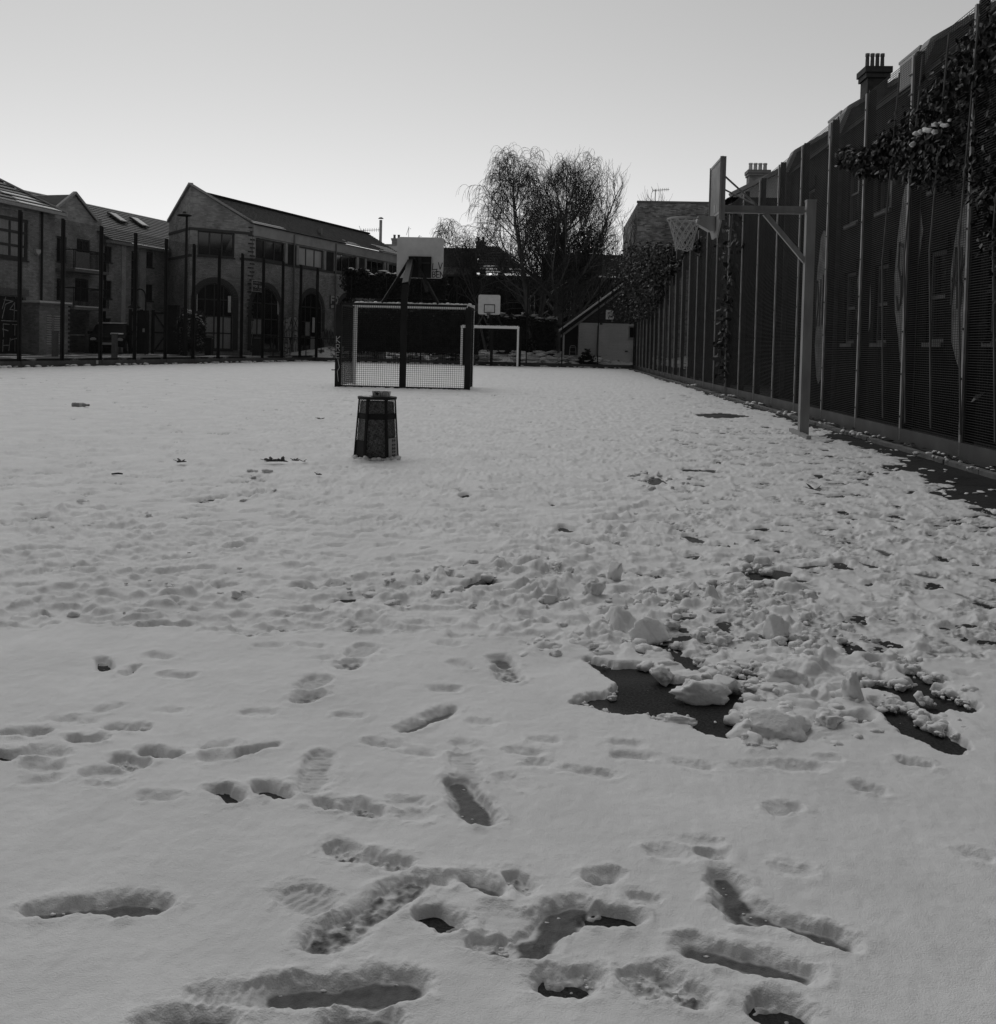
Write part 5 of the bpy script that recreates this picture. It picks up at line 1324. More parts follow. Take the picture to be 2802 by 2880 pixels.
# flat-topped brick building at the far right
BR = thing('flat_brick_building', (10, 68, 0), 'flat-topped mottled brick building rising behind the shed at the far right', 'building')
FB2 = Fac((4.92, 66), (1, 0))
wall(FB2, 0, 11, 0, 10.25, [], 'brick_wall', M['brick_r'], BR)
body(BR, [(4.92, 80), (4.92, 66)], 0, 10.25, M['brick_r'])
mb = MB(); fbox(mb, FB2, -.06, 11, 10.25, 10.36, -.3, .06); mb.build('coping', M['mid_grey'], BR)
mb = MB(); mb.prism([(9.4, 65.5, 8.6), (13, 65.5, 10.1), (13, 65.5, 7.2), (9.4, 65.5, 7.2)], (0, .45, 0)); mb.build('lean_to_shoulder', M['brick_d'], BR)
def aerial(base, h, dirx, parent=None, label='', size=1.0):
    t = thing('tv_aerial', base, label, 'aerial'); b = Vector(base)
    mb = MB(); mb.tube([b, b+Vector((0, 0, h))], .025, 6); mb.build('mast', M['mid_grey'], t)
    mb = MB(); z = h*.92; mb.tube([b+Vector((-.25*dirx*size, 0, z)), b+Vector((1.15*dirx*size, 0, z+.08))], .018, 5); mb.build('boom', M['mid_grey'], t)
    for k in range(9):
        x = (-.2+k*.155)*dirx*size; c = b+Vector((x, 0, z+.01*k))
        mb = MB(); mb.tube([c+Vector((0, 0, -.14*size)), c+Vector((0, .02, .14*size))], .012, 4); mb.build('element', M['mid_grey'], t)
    mb = MB()
    for q in (-1, 1): mb.tube([b+Vector((-.22*dirx*size, 0, z)), b+Vector((-.34*dirx*size, 0, z+.32*q*size))], .014, 4)
    mb.build('reflector', M['mid_grey'], t)
p = atY(1843, 571, 66.5); aerial((p.x, 66.5, 10.3), .85, 1, None, 'small television aerial on the flat-topped brick building', .75)

# ================================================================== BEHIND THE FAR FENCE
mb = MB(); NB = 60                                        # raised bed with snow
for i in range(NB):
    for j in range(10):
        def bz(a, b): 
            x = -16+a*36/NB; y = 60.2+b*2.2; e = min(1, b/1.6)
            return (x, y, .10+.55*e+.13*math.sin(a*1.9+b)*math.cos(b*2.1+a*.7)+(.1*math.sin(a*4.3+b*3)))
        mb.face([bz(i, j), bz(i+1, j), bz(i+1, j+1), bz(i, j+1)])
tag(mb.top('snowy_bank', M['bank'], 'snow-covered bank under the trees behind the far fence', None, loc=(0, 0, 0), smooth=True), kind='structure')
mb = MB(); rr = random.Random(9)
for i in range(240):
    x = rr.uniform(-12, 3.0); y = rr.uniform(60.5, 64.5); s = rr.uniform(.06, .28)
    put_lump(mb, (x, y, .30+.5*min(1, (y-60.2)/3.5)), s*1.3, s*.8, s*.5, rr.choice(LUMPS_LO), rr)
tag(mb.top('snow_heaps', M['snow_lump'], 'lumps of snow on logs and rubbish behind the far fence', None, loc=(0, 0, 0), smooth=True), kind='stuff')

# dark brick house behind the trees
K = thing('dark_brick_house', (-4, 75, 0), 'dark brick houses with tall white-framed windows behind the far fence', 'house')
FK = Fac((-16, 75), (1, 0))
hk = [FK.rect(1478, 830, 1505, 888), FK.rect(1582, 812, 1608, 885), FK.rect(1350, 752, 1368, 774), FK.rect(1655, 750, 1680, 786)]
top = 6.0
hk = [h for h in hk if h[3] < top]
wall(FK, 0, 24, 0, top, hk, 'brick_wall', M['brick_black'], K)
for h in hk: window(FK, h, K, 2, 2, 'frame_white', 'glass', fw=.07)
mb = MB(); fbox(mb, FK, -.1, 24.1, top, top+.14, -.3, .1); mb.build('coping', M['brick_d'], K)
body(K, [(8, 75), (8, 82), (-16, 82), (-16, 75)], 0, top, M['brick_black'])
K2 = thing('hipped_house', (-4, 90, 0), 'dark hipped-roof house with a broad chimney stack and patches of snow on its eaves', 'house')
FK2 = Fac((-14, 90), (1, 0)); zr = 9.75
wall(FK2, 0, 16, 0, 7.0, [FK2.rect(1350, 752, 1368, 772), FK2.rect(1400, 752, 1416, 772)], 'brick_wall', M['brick_black'], K2)
for h in [FK2.rect(1350, 752, 1368, 772), FK2.rect(1400, 752, 1416, 772)]: window(FK2, h, K2, 2, 1, 'frame_white', 'glass')
xa = lambda sx: atY(sx, 800, 90).x
tiled_roof((xa(1236), 89.6, 7.3), (xa(1330), 89.6, 7.3), (xa(1330), 93, 9.7), (xa(1236), 93, 9.7), 10, 'roof', M['tile_dark'], K2, .05, [(.1, .2, .6, .9)])
tiled_roof((xa(1330), 89.6, 7.3), (xa(1500), 89.6, 7.3), (xa(1385), 94, 10.0), (xa(1350), 94, 10.0), 10, 'roof', M['tile_dark'], K2, .05, [(.05, .35, .2, .45), (.0, .2, .65, .85)], 6)
tiled_roof((xa(1500), 89.6, 7.3), (xa(1500), 99, 7.3), (xa(1385), 94, 10.0), (xa(1385), 94, 10.0), 10, 'roof', M['tile_dark'], K2, .05)
chimney(K2, (xa(1342), 93.4, 8.9), (.85, .6, 1.5), 2, M['brick_d'], pot_m='black', ph=.4)
mb = MB(); mb.prism([(xa(1240), 90.2, 7.2), (xa(1335), 90.2, 7.2), (xa(1335), 90.2, 9.4), (xa(1240), 90.2, 9.4)], (0, 2, 0)); mb.build('flat_block', M['brick_d'], K2)
K3 = thing('concrete_block', (-8.2, 78, 0), 'pale streaked concrete building with a stepped parapet next to the nearer backboard', 'building')
FK3 = Fac((-10, 80), (.55, -1)); FK3 = Fac(atY(1236, 800, 82).xy, (1.0, -.62)) if False else Fac(tuple(atY(1236, 800, 79).xy), (1, .25))
u1 = FK3.uv(1322, 800)[0]
for i in range(4):
    mb = MB(); fbox(mb, FK3, u1*i/4+.004, u1*(i+1)/4-.008, 5.5, 6.95, -.2, .05); mb.build('parapet_panel', M['concrete'], K3)
    mb = MB(); fbox(mb, FK3, u1*i/4, u1*(i+1)/4-.008, 3.2, 5.45, -.6, -.35); mb.build('wall_panel', M['concrete'], K3)
mb = MB(); fbox(mb, FK3, 0, u1, 0, 7.0, -3, -.62); mb.build('core', M['brick_d'], K3)
mb = MB(); u, z = FK3.uv(1268, 772); fbox(mb, FK3, u-.05, u+.5, z-.12, z+.2, -.36, -.33); mb.build('window', M['glass'], K3)
# pale house past the arched building, flue and aerials
K4 = thing('pale_gable_house', (-15, 96, 0), 'pale house and stubby chimney just past the end of the arched building', 'house')
FK4 = Fac(tuple(atY(1068, 700, 96).xy), (1, 0))
wall(FK4, 0, 3.2, 0, 10.1, [], 'rendered_wall', M['render'], K4); mb = MB(); fbox(mb, FK4, -.1, 3.3, 10.1, 10.2, -3, .1); mb.build('coping', M['coping'], K4)
body(K4, [FK4.P(3.2, 0)[:2], FK4.P(3.2, 0, -3)[:2], FK4.P(0, 0, -3)[:2], FK4.P(0, 0)[:2]], 0, 10.1, M['render'])
chimney(K4, (atY(1110, 680, 96).x, 97.2, 9.9), (.8, .6, 1.0), 2, M['brick'], pot_m='mid_grey', ph=.35)
p = atY(1070, 690, 82); t = thing('metal_flue', (p.x, 82, 7), 'tall thin metal flue with a cowl rising past the arched building', 'flue')
mb = MB(); mb.tube([(p.x, 82, 6.5), (p.x, 82, 10.75)], .115, 12); mb.build('pipe', M['galv'], t, True)
mb = MB(); mb.lathe((p.x, 82, 10.85), [(.20, 0), (.22, .02), (.1, .12), (.0, .14)], 12); mb.build('cowl', M['galv'], t, True)
mb = MB(); mb.box((p.x-.6, 82, 5), (1.5, 1, 4)); mb.build('plinth_stack', M['brick_d'], t)
p = atY(1023, 690, 76.8); aerial((p.x, 76.8, 8.2), 1.25, 1, None, 'television aerial on the tiled roof of the arched building', 1.05)
for sx, h, lab in ((1149, 1.5, 'thin whip aerial just above the nearer backboard'), (1179, .75, 'short forked aerial above the right half of the nearer backboard')):
    p = atY(sx, 690, 92); t = thing('roof_aerial', (p.x, 92, 9.4), lab, 'aerial')
    mb = MB(); mb.tube([(p.x, 92, 9.2), (p.x, 92, 9.9+h)], .02, 5); mb.build('mast', M['mid_grey'], t)
    mb = MB(); mb.tube([(p.x-.2, 92, 9.9+h*.5), (p.x, 92, 9.9+h*.95), (p.x+.2, 92, 9.9+h*.85)], .02, 5); mb.build('arms', M['mid_grey'], t)
mb = MB(); P5 = atY(1650, 800, 84)
K5 = thing('snowy_roof_house', (3, 84, 0), 'dark house with a snow-streaked roof half hidden behind the big tree', 'house')
FK5 = Fac((-1.0, 84), (1, 0)); wall(FK5, 0, 9, 0, 6.3, [FK5.rect(1650, 752, 1678, 785)], 'brick_wall', M['brick_black'], K5)
window(FK5, FK5.rect(1650, 752, 1678, 785), K5, 2, 1, 'frame_white', 'glass')
tiled_roof((-1.3, 83.7, 6.3), (8.3, 83.7, 6.3), (8.3, 88, 8.9), (-1.3, 88, 8.9), 12, 'roof', M['tile_dark'], K5, .05, [(.0, .25, .3, .7), (.2, .5, .7, .95)], 8)
body(K5, [(8, 84), (8, 92), (-1, 92), (-1, 84)], 0, 8.8, M['brick_black'])

# white block shed with a sloping roof
SY = 61.8
S_ = thing('block_shed', (3, SY, 0), 'white-painted block shed under a steep snow-edged roof at the far right corner', 'shed')
FS = Fac(tuple(atY(1576, 900, SY).xy), (1, 0))
u0, _ = FS.uv(1627, 960); uw, zw = FS.uv(1625, 907); ue, _ = FS.uv(1802, 960)
hwin = FS.rect(1768, 917, 1800, 953)
wall(FS, u0, ue+.6, .0, zw, [(hwin[0], hwin[1], ue+.3, hwin[3])], 'block_wall', M['block_white'], S_)
window(FS, (hwin[0], hwin[1], ue+.3, hwin[3]), S_, 2, 1, 'frame_grey', 'glass', fw=.08)
a = FS.uv(1577, 934); b = FS.uv(1752, 803)
mb = MB(); fbox(mb, FS, .15, u0-.004, 0, a[1]+.5, -1.2, -1.1); mb.build('porch_wall', M['timber'], S_)
mb = MB(); n = 9                                           # boards of the dark gable
zt = lambda u: a[1]+(b[1]-a[1])*(u-a[0])/(b[0]-a[0])
k = 0; z = zw+.005
while z < b[1]:
    ul = max(u0, a[0]+(z+.2-a[1])/(b[1]-a[1])*(b[0]-a[0]))
    if ul < ue+.5:
        mb = MB(); fbox(mb, FS, ul, ue+.6, z, z+.165, -.02, .02); mb.build('gable_board', M['timber'], S_)
    z += .18
for nm, o0, o1, dz, mt in (('barge_board', -.02, .12, -.24, 'frame_grey'), ('roof_edge', -.02, .2, -.08, 'tile_dark')):
    mb = MB(); mb.prism([FS.P(a[0], a[1]+dz-.1, o0), FS.P(b[0], b[1]+dz-.1, o0), FS.P(b[0], b[1]+dz+.1, o0), FS.P(a[0], a[1]+dz+.1, o0)], FS.n*(o1-o0)); mb.build(nm, M[mt], S_)
mb = MB(); mb.prism([FS.P(a[0]-.1, a[1]+.03, .2), FS.P(b[0], b[1]+.03, .2), FS.P(b[0], b[1]+.16, .2), FS.P(a[0]-.1, a[1]+.15, .2)], FS.n*-3.2); mb.build('snow_cover', M['snow_lump'], S_)
mb = MB(); mb.prism([FS.P(a[0], a[1]-.07, .1), FS.P(b[0], b[1]-.07, .1), FS.P(b[0], b[1]+.02, .1), FS.P(a[0], a[1]+.02, .1)], FS.n*-3.2); mb.build('roof', M['tile_dark'], S_)
mb = MB(); u = FS.uv(1584, 980)[0]; fbox(mb, FS, u-.07, u+.07, 0, zt(u)-.25, -.06, .08); mb.build('corner_post', M['render'], S_)
mb = MB(); u, z = FS.uv(1682, 915); mb.tube([FS.P(u, z, .05), FS.P(u-.05, FS.uv(1681, 1000)[1], .05), FS.P(u+.22, FS.uv(1690, 1003)[1], .05)], .03, 6); mb.build('waste_pipe', M['mid_grey'], S_)
for sx, sy in ((1691, 911), (1762, 988)):
    u, z = FS.uv(sx, sy); mb = MB(); fbox(mb, FS, u-.08, u+.08, z-.04, z+.04, .003, .03); mb.build('air_vent', M['black'], S_)
u, z = FS.uv(1790, 1012); mb = MB(); fbox(mb, FS, u-.12, u+.1, 0, 1.15, .01, .2); mb.prism([FS.P(u-.18, 1.15, .01), FS.P(u+.5, 1.3, .01), FS.P(u+.5, 1.4, .01), FS.P(u-.18, 1.22, .01)], FS.n*.3); mb.build('meter_cupboard', M['fence_dark'], S_)
body(S_, [FS.P(ue+.6, 0)[:2], FS.P(ue+.6, 0, -3)[:2], FS.P(u0, 0, -3)[:2], FS.P(u0, 0)[:2]], 0, zw, M['block_white'])
t = thing('sack_truck', FS.P(.7, 0, -.4), 'tubular hand trolley leaning in the open porch of the shed', 'trolley')
u0_, z1_ = FS.uv(1604, 972); u1_ = FS.uv(1620, 972)[0]
mb = MB(); mb.tube([FS.P(u0_-.05, .1, -.3), FS.P(u0_, z1_-.1, -.5), FS.P(u0_+.06, z1_, -.5), FS.P(u1_-.06, z1_, -.5), FS.P(u1_, z1_-.1, -.5), FS.P(u1_+.08, .1, -.3)], .03, 6); mb.build('frame', M['galv'], t)
for k in range(4): mb = MB(); z = .35+k*.26; mb.tube([FS.P(u0_, z, -.4), FS.P(u1_, z, -.4)], .018, 5); mb.build('cross_bar', M['galv'], t)
# poster on the far fence
u0, z0 = atY(1704, 898, FAR_Y-.08).xz; u1, z1 = atY(1727.5, 872, FAR_Y-.08).xz
FP = Fac((u0, FAR_Y-.06), (1, 0)); PT = thing('poster', (u0, FAR_Y-.06, z0), 'square pale poster with a round dark motif tied to the far fence', 'poster')
mb = MB(); fbox(mb, FP, 0, u1-u0, z0, z1, 0, .012); mb.build('sheet', M['light_grey'], PT)
c = ((u1-u0)/2, (z0+z1)/2); r = (u1-u0)*.36
strokes('motif', [[(c[0]+r*math.cos(t)*.8, c[1]+r*math.sin(t)*.95) for t in [k*.5 for k in range(14)]], [(c[0]-r*.3, c[1]+r*.4), (c[0]-r*.2, c[1]-.1)], [(c[0]+r*.3, c[1]+r*.4), (c[0]+r*.25, c[1]-.1)], [(c[0]-r*.35, c[1]-r*.5), (c[0]+r*.35, c[1]-r*.5)]], FP, .018, .045, M['spray'], PT)

# hedge and ivy along the far side
ri = random.Random(33)
def hedge_thing(name, x0, x1, y0, y1, z0, z1, n, size, label, mat='leaf_dark', bumps=.25):
    h = thing(name, ((x0+x1)/2, (y0+y1)/2, z0), label, 'hedge')
    mb = MB()
    def fn():
        x = ri.uniform(x0, x1); y = ri.uniform(y0, y1) if ri.random() < .4 else y0+ri.random()**2*.5
        tz = z1+bumps*math.sin(x*2.3)*math.cos(x*.9+1)+bumps*.5*math.sin(x*6.1); z = z0+(tz-z0)*(1-ri.random()**1.4*1.0)
        return Vector((x, y, z)), Vector((0, -1, 0))
    leaf_cloud(mb, n, fn, size, ri); mb.build('foliage', M[mat], h)
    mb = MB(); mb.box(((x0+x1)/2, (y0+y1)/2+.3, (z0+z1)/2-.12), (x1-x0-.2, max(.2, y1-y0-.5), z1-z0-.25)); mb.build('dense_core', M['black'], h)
    return h
h1 = hedge_thing('hedge', -4.2, -.0, 64.5, 66.5, .5, 2.95, 2600, .18, 'black clipped hedge with snow along its top behind the far goal')
mb = MB()
for i in range(90):
    x = ri.uniform(-4.2, 0); put_lump(mb, (x, 64.6+ri.random()*1.2, 2.98+.2*math.sin(x*2.3)*math.cos(x*.9+1)+ri.uniform(-.15, .1)), ri.uniform(.08, .28), .15, ri.uniform(.04, .09), ri.choice(LUMPS_LO), ri)
mb.build('snow_clumps', M['snow_lump'], h1, True)
h2 = hedge_thing('ivy_hedge', -12.4, -4.4, 60.1, 61.6, .6, 3.3, 5200, .17, 'wall of dark overgrown ivy and shrubs behind the nearer goal')
h3 = hedge_thing('ivy_hedge', -12.2, -6.3, 59.75, 60.4, 3.7, 5.15, 5200, .16, 'shaggy mass of ivy hanging over the top of the far fence', bumps=.22)
mb = MB()
for i in range(60):
    x = ri.uniform(-12, -8.5); put_lump(mb, (x, 59.9+ri.random()*.4, 5.2+.2*math.sin(x*2.3)*math.cos(x*.9+1)+.1*math.sin(x*6.1)), ri.uniform(.06, .2), .12, .04, ri.choice(LUMPS_LO), ri)
mb.build('snow_clumps', M['snow_lump'], h3, True)
mb = MB()
def fnp():
    t = ri.random(); return Vector((-12.2-.35*ri.random()*(1-t)+t*1.2, 59.9+ri.uniform(-.2, .2), 5.0+.45*(1-t)*ri.random()+ri.uniform(-.9, 0))), Vector((0, -1, 0))
leaf_cloud(mb, 900, fnp, .15, ri); mb.build('foliage', M['leaf_dark'], h3)
# odds and ends behind the fence
p = atY(1030, 1010, 61.0); q = atY(1080, 990, 61.0)
t = thing('white_crate', ((p.x+q.x)/2, 61, .25), 'white box with a scribbled mark standing on the bank behind the nearer goal', 'crate')
mb = MB(); mb.prism([(p.x+.05, 61, .22), (q.x-.05, 61, .22), (q.x, 61, q.z), (p.x, 61, q.z)], (0, .7, 0)); mb.build('box', M['board_white'], t)
mb = MB(); mb.box(((p.x+q.x)/2, 61.34, q.z+.03), (q.x-p.x+.06, .78, .07)); mb.build('lid', M['snow_lump'], t)
Fq = Fac((p.x, 61), (1, 0)); strokes('scribble', [[(.4, q.z-.3), (.48, q.z-.15), (.55, q.z-.32), (.66, q.z-.16), (.72, q.z-.3)], [(.45, q.z-.38), (.7, q.z-.36)]], Fq, .004, .03, M['black'], t)
p = atY(1010, 940, 61.5); t = thing('concrete_pillar', (p.x, 61.5, .4), 'stained concrete pillar with a torn white sheet behind the nearer goal', 'pillar')
mb = MB(); mb.box((p.x, 61.5, 2.0), (.36, .3, 3.2)); mb.build('shaft', M['mid_grey'], t)
mb = MB(); z = atY(1010, 950, 61.2).z; mb.prism([(p.x-.5, 61.3, z+.2), (p.x+.35, 61.3, z+.25), (p.x+.4, 61.3, z-.25), (p.x+.1, 61.3, z-.5), (p.x-.3, 61.3, z-.35), (p.x-.5, 61.3, z-.15)], (0, .03, 0)); mb.build('torn_sheet', M['frame_grey'], t)
for k, (sx, sy, L, r) in enumerate(((1225, 990, 2.2, .12), (1215, 1000, 1.6, .1), (1265, 985, 1.3, .06))):
    p = atY(sx, sy, 61.3+k*.3); t = thing('fallen_log', p, ('thick snow-topped log lying on the bank behind the nearer goal', 'shorter log below the thick one behind the nearer goal', 'thin broken branch propped on the logs behind the nearer goal')[k], 'log')
    mb = MB(); mb.tube([p, p+Vector((L*.5, .1, .06+.1*(k == 2))), p+Vector((L, .2, .04+.5*(k == 2)))], [r, r*.9, r*.7], 8); mb.build('wood', M['bark'], t, True)
    mb = MB()
    for i in range(9): put_lump(mb, (p.x+L*(i+.5)/9, p.y+.05, p.z+r*.9+(.4*(i/9) if k == 2 else .03)), L/14, r*.7, r*.3, LUMPS_LO[i % 8], ri)
    mb.build('snow_cover', M['snow_lump'], t, True)
# low evergreen by the shed wall
p = atY(1652, 1025, 61.2); t = thing('low_shrub', (p.x, 61.2, .1), 'small spiky dark shrub against the white shed wall', 'shrub')
mb = MB()
def fns():
    a = ri.uniform(0, 6.28); r = ri.random(); return Vector((p.x+.55*r*math.cos(a), 61.2+.3*r*math.sin(a), .15+ri.random()*(1-r*.8)*.95)), Vector((0, 0, 1))
leaf_cloud(mb, 350, fns, .22, ri); mb.build('foliage', M['leaf_dark'], t)
mb = MB(); mb.tube([(p.x, 61.2, 0), (p.x, 61.2, .6)], .03, 5); mb.build('stem', M['bark'], t)

# ---- ivy on the right fence
def ivy(label, n, fn, size, mat='leaf', droop=.9, stems=None, snow=None):
    pts = [fn()[0] for _ in range(40)]; c = sum(pts, Vector())/40
    t = thing('creeper', c, label, 'climbing plant')
    mb = MB(); leaf_cloud(mb, n, fn, size, ri, droop); mb.build('foliage', M[mat], t)
    if stems:
        mb = MB()
        for s in stems: mb.tube(s, .012, 5)
        mb.build('stem', M['bark'], t)
    if snow:
        mb = MB()
        for (q, s) in snow: put_lump(mb, q, s*1.1, s*1.2, s*.9, ri.choice(LUMPS), ri)
        mb.build('snow_clumps', M['snow_lump'], t, True)
    return t
FXc = FENCE_X-.06
def fn1():
    while True:
        Y = ri.uniform(6.5, 16.6); lo = 2.75+.07*(Y-9)**1.5 if Y > 9 else 2.6; hi = 4.95-.2*max(0, Y-10.2)
        z = ri.uniform(lo-1.7*max(0, min(1, (11.6-Y)/1.5)), hi) if hi > lo else lo
        cl = math.sin(Y*2.1+z*1.7)+math.sin(z*3.3-Y*1.2)
        if cl > ri.uniform(-2.4, 1.2): return Vector((FXc+.02+ri.gauss(0, .10)+.08, Y, z+ri.uniform(-.15, .15))), Vector((-1, 0, 0))
st = [[(FXc, 8+k*.9, 0.3), (FXc-.02, 8.2+k*.9, 2.4), (FXc-.05, 8+k*.85, 4.8)] for k in range(8)]
sn = []
for sx, sy in ((2578, 375), (2590, 370), (2605, 365), (2600, 362), (2625, 352), (2632, 349), (2645, 345), (2655, 352), (2663, 352), (2672, 338), (2567, 405), (2630, 372), (2612, 366)):
    q = ray(sx, sy); tt = (FXc-.22)/q.x; w0 = Vector((0, 0, EYE))+q*tt; sn.append((w0, ri.uniform(.02, .042)))
ivy('dense hanging creeper with drooping leaves and caps of snow on the nearest fence bays', 24000, fn1, .078, 'leaf', 1.3, st, sn)
def fn2():
    z = ri.uniform(.4, 4.9); Y = 27.2+.3*math.sin(z*1.3)+ri.gauss(0, .28)+(.9*ri.gauss(0, 1) if 3.4 < z < 4.6 else 0)
    return Vector((FXc-abs(ri.gauss(0, .1)), Y, z)), Vector((-1, 0, 0))
ivy('thin creeper climbing the middle of the right fence behind the hoop', 240, fn2, .15, 'leaf', .8, [[(FXc, 27.2, 0), (FXc-.03, 27.5, 2), (FXc, 27, 4.8)]])
def fn3():
    while True:
        Y = ri.uniform(33, 60); hi = 4.6+1.5*sst(36, 56, np.array(Y))+.5*math.sin(Y*1.1); lo = 4.7-2.1*float(sst(34, 50, np.array(Y)))
        z = ri.uniform(lo, float(hi)); X = FXc-abs(ri.gauss(0, .45))*float(sst(34, 56, np.array(Y)))*1.6+ri.random()*.4
        if math.sin(Y*1.7+z*2.1)+math.sin(z*2.9-Y*.8+X*2) > ri.uniform(-2, 1.2): return Vector((X, Y, z)), Vector((-1, 0, 0))
ivy('large shaggy creeper mass spilling over the far end of the right fence', 13000, fn3, .15, 'leaf', 1.0, [[(FXc, 40+k*2.3, 0), (FXc, 40.3+k*2.3, 2.5), (FXc-.1, 40+k*2.3, 5.2)] for k in range(8)])
def fn4():
    Y = ri.uniform(7.5, 11.5); z = ri.uniform(.5, 3.2); return Vector((FXc+.12+ri.random()*.3, Y, z)), Vector((-1, 0, 0))
ivy('sparse trailing leaves low behind the mesh of the nearest fence bays', 420, fn4, .13, 'leaf', .6, [[(FXc+.2, 8.5, 0), (FXc+.2, 8.9, 3.5)], [(FXc+.2, 10.3, 0), (FXc+.22, 10, 3.5)]])
mb = MB()
for (a, b) in (((2660, 45), (2720, 48)), ((2600, 92), (2655, 88)), ((2712, 0), (2690, 8))):
    pass
# ================================================================== TREES
def grow_tree(name, label, base, cfg, seed):
    r = random.Random(seed); t = thing(name, base, label, 'tree', 'bare trees behind the far fence')
    wood = MB(); twig = MB(); snow = MB()
    def poly(p, d, L, n, r0, r1, wob, trop, mb, sides):
        pts = [Vector(p)]; rad = [r0]; d = Vector(d).normalized(); dirs = [d.copy()]
        for i in range(n):
            d = d+Vector((r.gauss(0, wob), r.gauss(0, wob), r.gauss(0, wob)*.7+trop*(i+1)/n)); d.normalize()
            pts.append(pts[-1]+d*(L/n)); rad.append(r0+(r1-r0)*(i+1)/n); dirs.append(d.copy())
        mb.tube(pts, rad, sides, False); return pts, rad, dirs
    def side_dir(d, ang, az):
        u, v = rot_frame(d); k = u*math.cos(az)+v*math.sin(az); return (d*math.cos(ang)+k*math.sin(ang)).normalized()
    for (b0, d0, L0, R0) in cfg['trunks']:
        P, Rd, D = poly(b0, d0, L0, 14, R0, R0*.16, cfg.get('twob', .03), .0, wood, 10)
        nl = cfg['limbs']
        for i in range(nl):
            f = cfg['from']+(1-cfg['from'])*(i+r.random()*.6)/nl; k = min(13, int(f*14)); q = P[k].lerp(P[k+1], f*14-k if k < 14 else 0)
            az = i*2.4+r.uniform(-.4, .4); ang = cfg['ang']*(1.15-.55*f)+r.uniform(-.15, .15)
            ld = side_dir(D[k], ang, az)
            if cfg.get('bias'): ld = (ld+Vector(cfg['bias'])*r.random()).normalized()
            LL = cfg['limbL']*(1.12-.75*f)*r.uniform(.75, 1.2)
            p1, r1, d1 = poly(q, ld, LL, 8, max(.02, Rd[k]*.42), .016, .10, cfg['trop1'], wood, 5)
            for a, b in zip(p1[:-1], p1[1:]):            # snow lying on the flatter boughs
                if abs((b-a).normalized().z) < .55 and r.random() < cfg.get('snow', .5) and a.z < base[2]+6.5:
                    snow.bar(a+Vector((0, 0, .035+.03*(Rd[k] > .1))), b+Vector((0, 0, .03)), .05, .03, up=(0, 0, 1))
            for j in range(cfg['sub']):
                g = .18+.82*(j+r.random())/cfg['sub']; k2 = min(7, int(g*8)); q2 = p1[k2].lerp(p1[k2+1], g*8-k2)
                sd_ = side_dir(d1[k2], r.uniform(.45, 1.0), r.uniform(0, 6.28)); sd_ = (sd_+Vector((0, 0, cfg['up2']))).normalized()
                L2 = LL*(.55-.28*g)*r.uniform(.6, 1.3)
                p2, r2, d2 = poly(q2, sd_, L2, 6, max(.012, r1[k2]*.5), .009, .13, cfg['trop2'], wood, 4)
                for m in range(cfg['twigs']):
                    h = .15+.85*(m+r.random())/cfg['twigs']; k3 = min(5, int(h*6)); q3 = p2[k3].lerp(p2[k3+1], h*6-k3)
                    td = side_dir(d2[k3], r.uniform(.4, 1.1), r.uniform(0, 6.28))
                    L3 = cfg['twigL']*r.uniform(.5, 1.3)
                    p3, _, d3 = poly(q3, td, L3, 5, .0098, .006, .12, cfg['trop3'], twig, 3)
                    for n_ in range(cfg.get('fine', 0)):
                        kk = r.randint(1, 4)
                        fd = side_dir(d3[kk], r.uniform(.4, 1.0), r.uniform(0, 6.28))
                        poly(p3[kk], fd, L3*r.uniform(.35, .8), 3, .007, .005, .12, cfg['trop3']*1.2, twig, 3)
    tr = wood.build('trunk', M['bark'], t, True)
    cr = twig.build('crown', M['twig'], t)
    if snow.v: snow.build('snow_on_boughs', M['snow_lump'], tr)
    return t
b1 = atY(1560, 995, 66.0)
grow_tree('bare_tree', 'big bare lime tree with thick trunk and upswept shoots to its right', (b1.x, 66, .7), dict(
    trunks=[((b1.x, 66, .4), (.01, 0, 1), 9.9, .40)], limbs=36, ang=1.3, limbL=6.3, trop1=.30, sub=9, up2=.25, trop2=.3, twigs=6, twigL=1.0, trop3=.2, fine=2, bias=(.36, 0, .05), snow=.75, twob=.02, **{'from': .17}), 3)
b2 = atY(1495, 1005, 65.0)
grow_tree('weeping_birch', 'weeping birch with thin trunk and dense drooping twigs left of the big tree', (b2.x, 65, .7), dict(
    trunks=[((b2.x, 65, .5), (-.03, 0, 1), 11.6, .20), ((b2.x+.3, 65.3, .5), (.13, 0, 1), 7.0, .09), ((b2.x+.1, 65.3, .5), (-.20, .1, 1), 10.8, .13), ((b2.x+.2, 65.1, .5), (.05, .1, 1), 11.7, .14)], limbs=21, ang=1.05, limbL=5.2, trop1=.18, sub=8, up2=.25, trop2=-.1, twigs=8, twigL=1.15, trop3=-1.25, fine=1, bias=(.2, 0, .0), snow=.3, **{'from': .25}), 5)
b3 = atY(1372, 900, 70.0)
grow_tree('young_birch', 'small leaning birch with wispy twigs by the chimney', (b3.x, 70, .7), dict(
    trunks=[((b3.x, 70, .5), (-.30, 0, 1), 7.6, .10), ((b3.x, 70, 2.5), (-.55, 0, 1), 7.0, .06)], limbs=13, ang=.8, limbL=2.6, trop1=.2, sub=6, up2=.2, trop2=-.1, twigs=7, twigL=.9, trop3=-1.1, fine=1, snow=.0, **{'from': .35}), 8)
b4 = atY(1610, 995, 68.0)
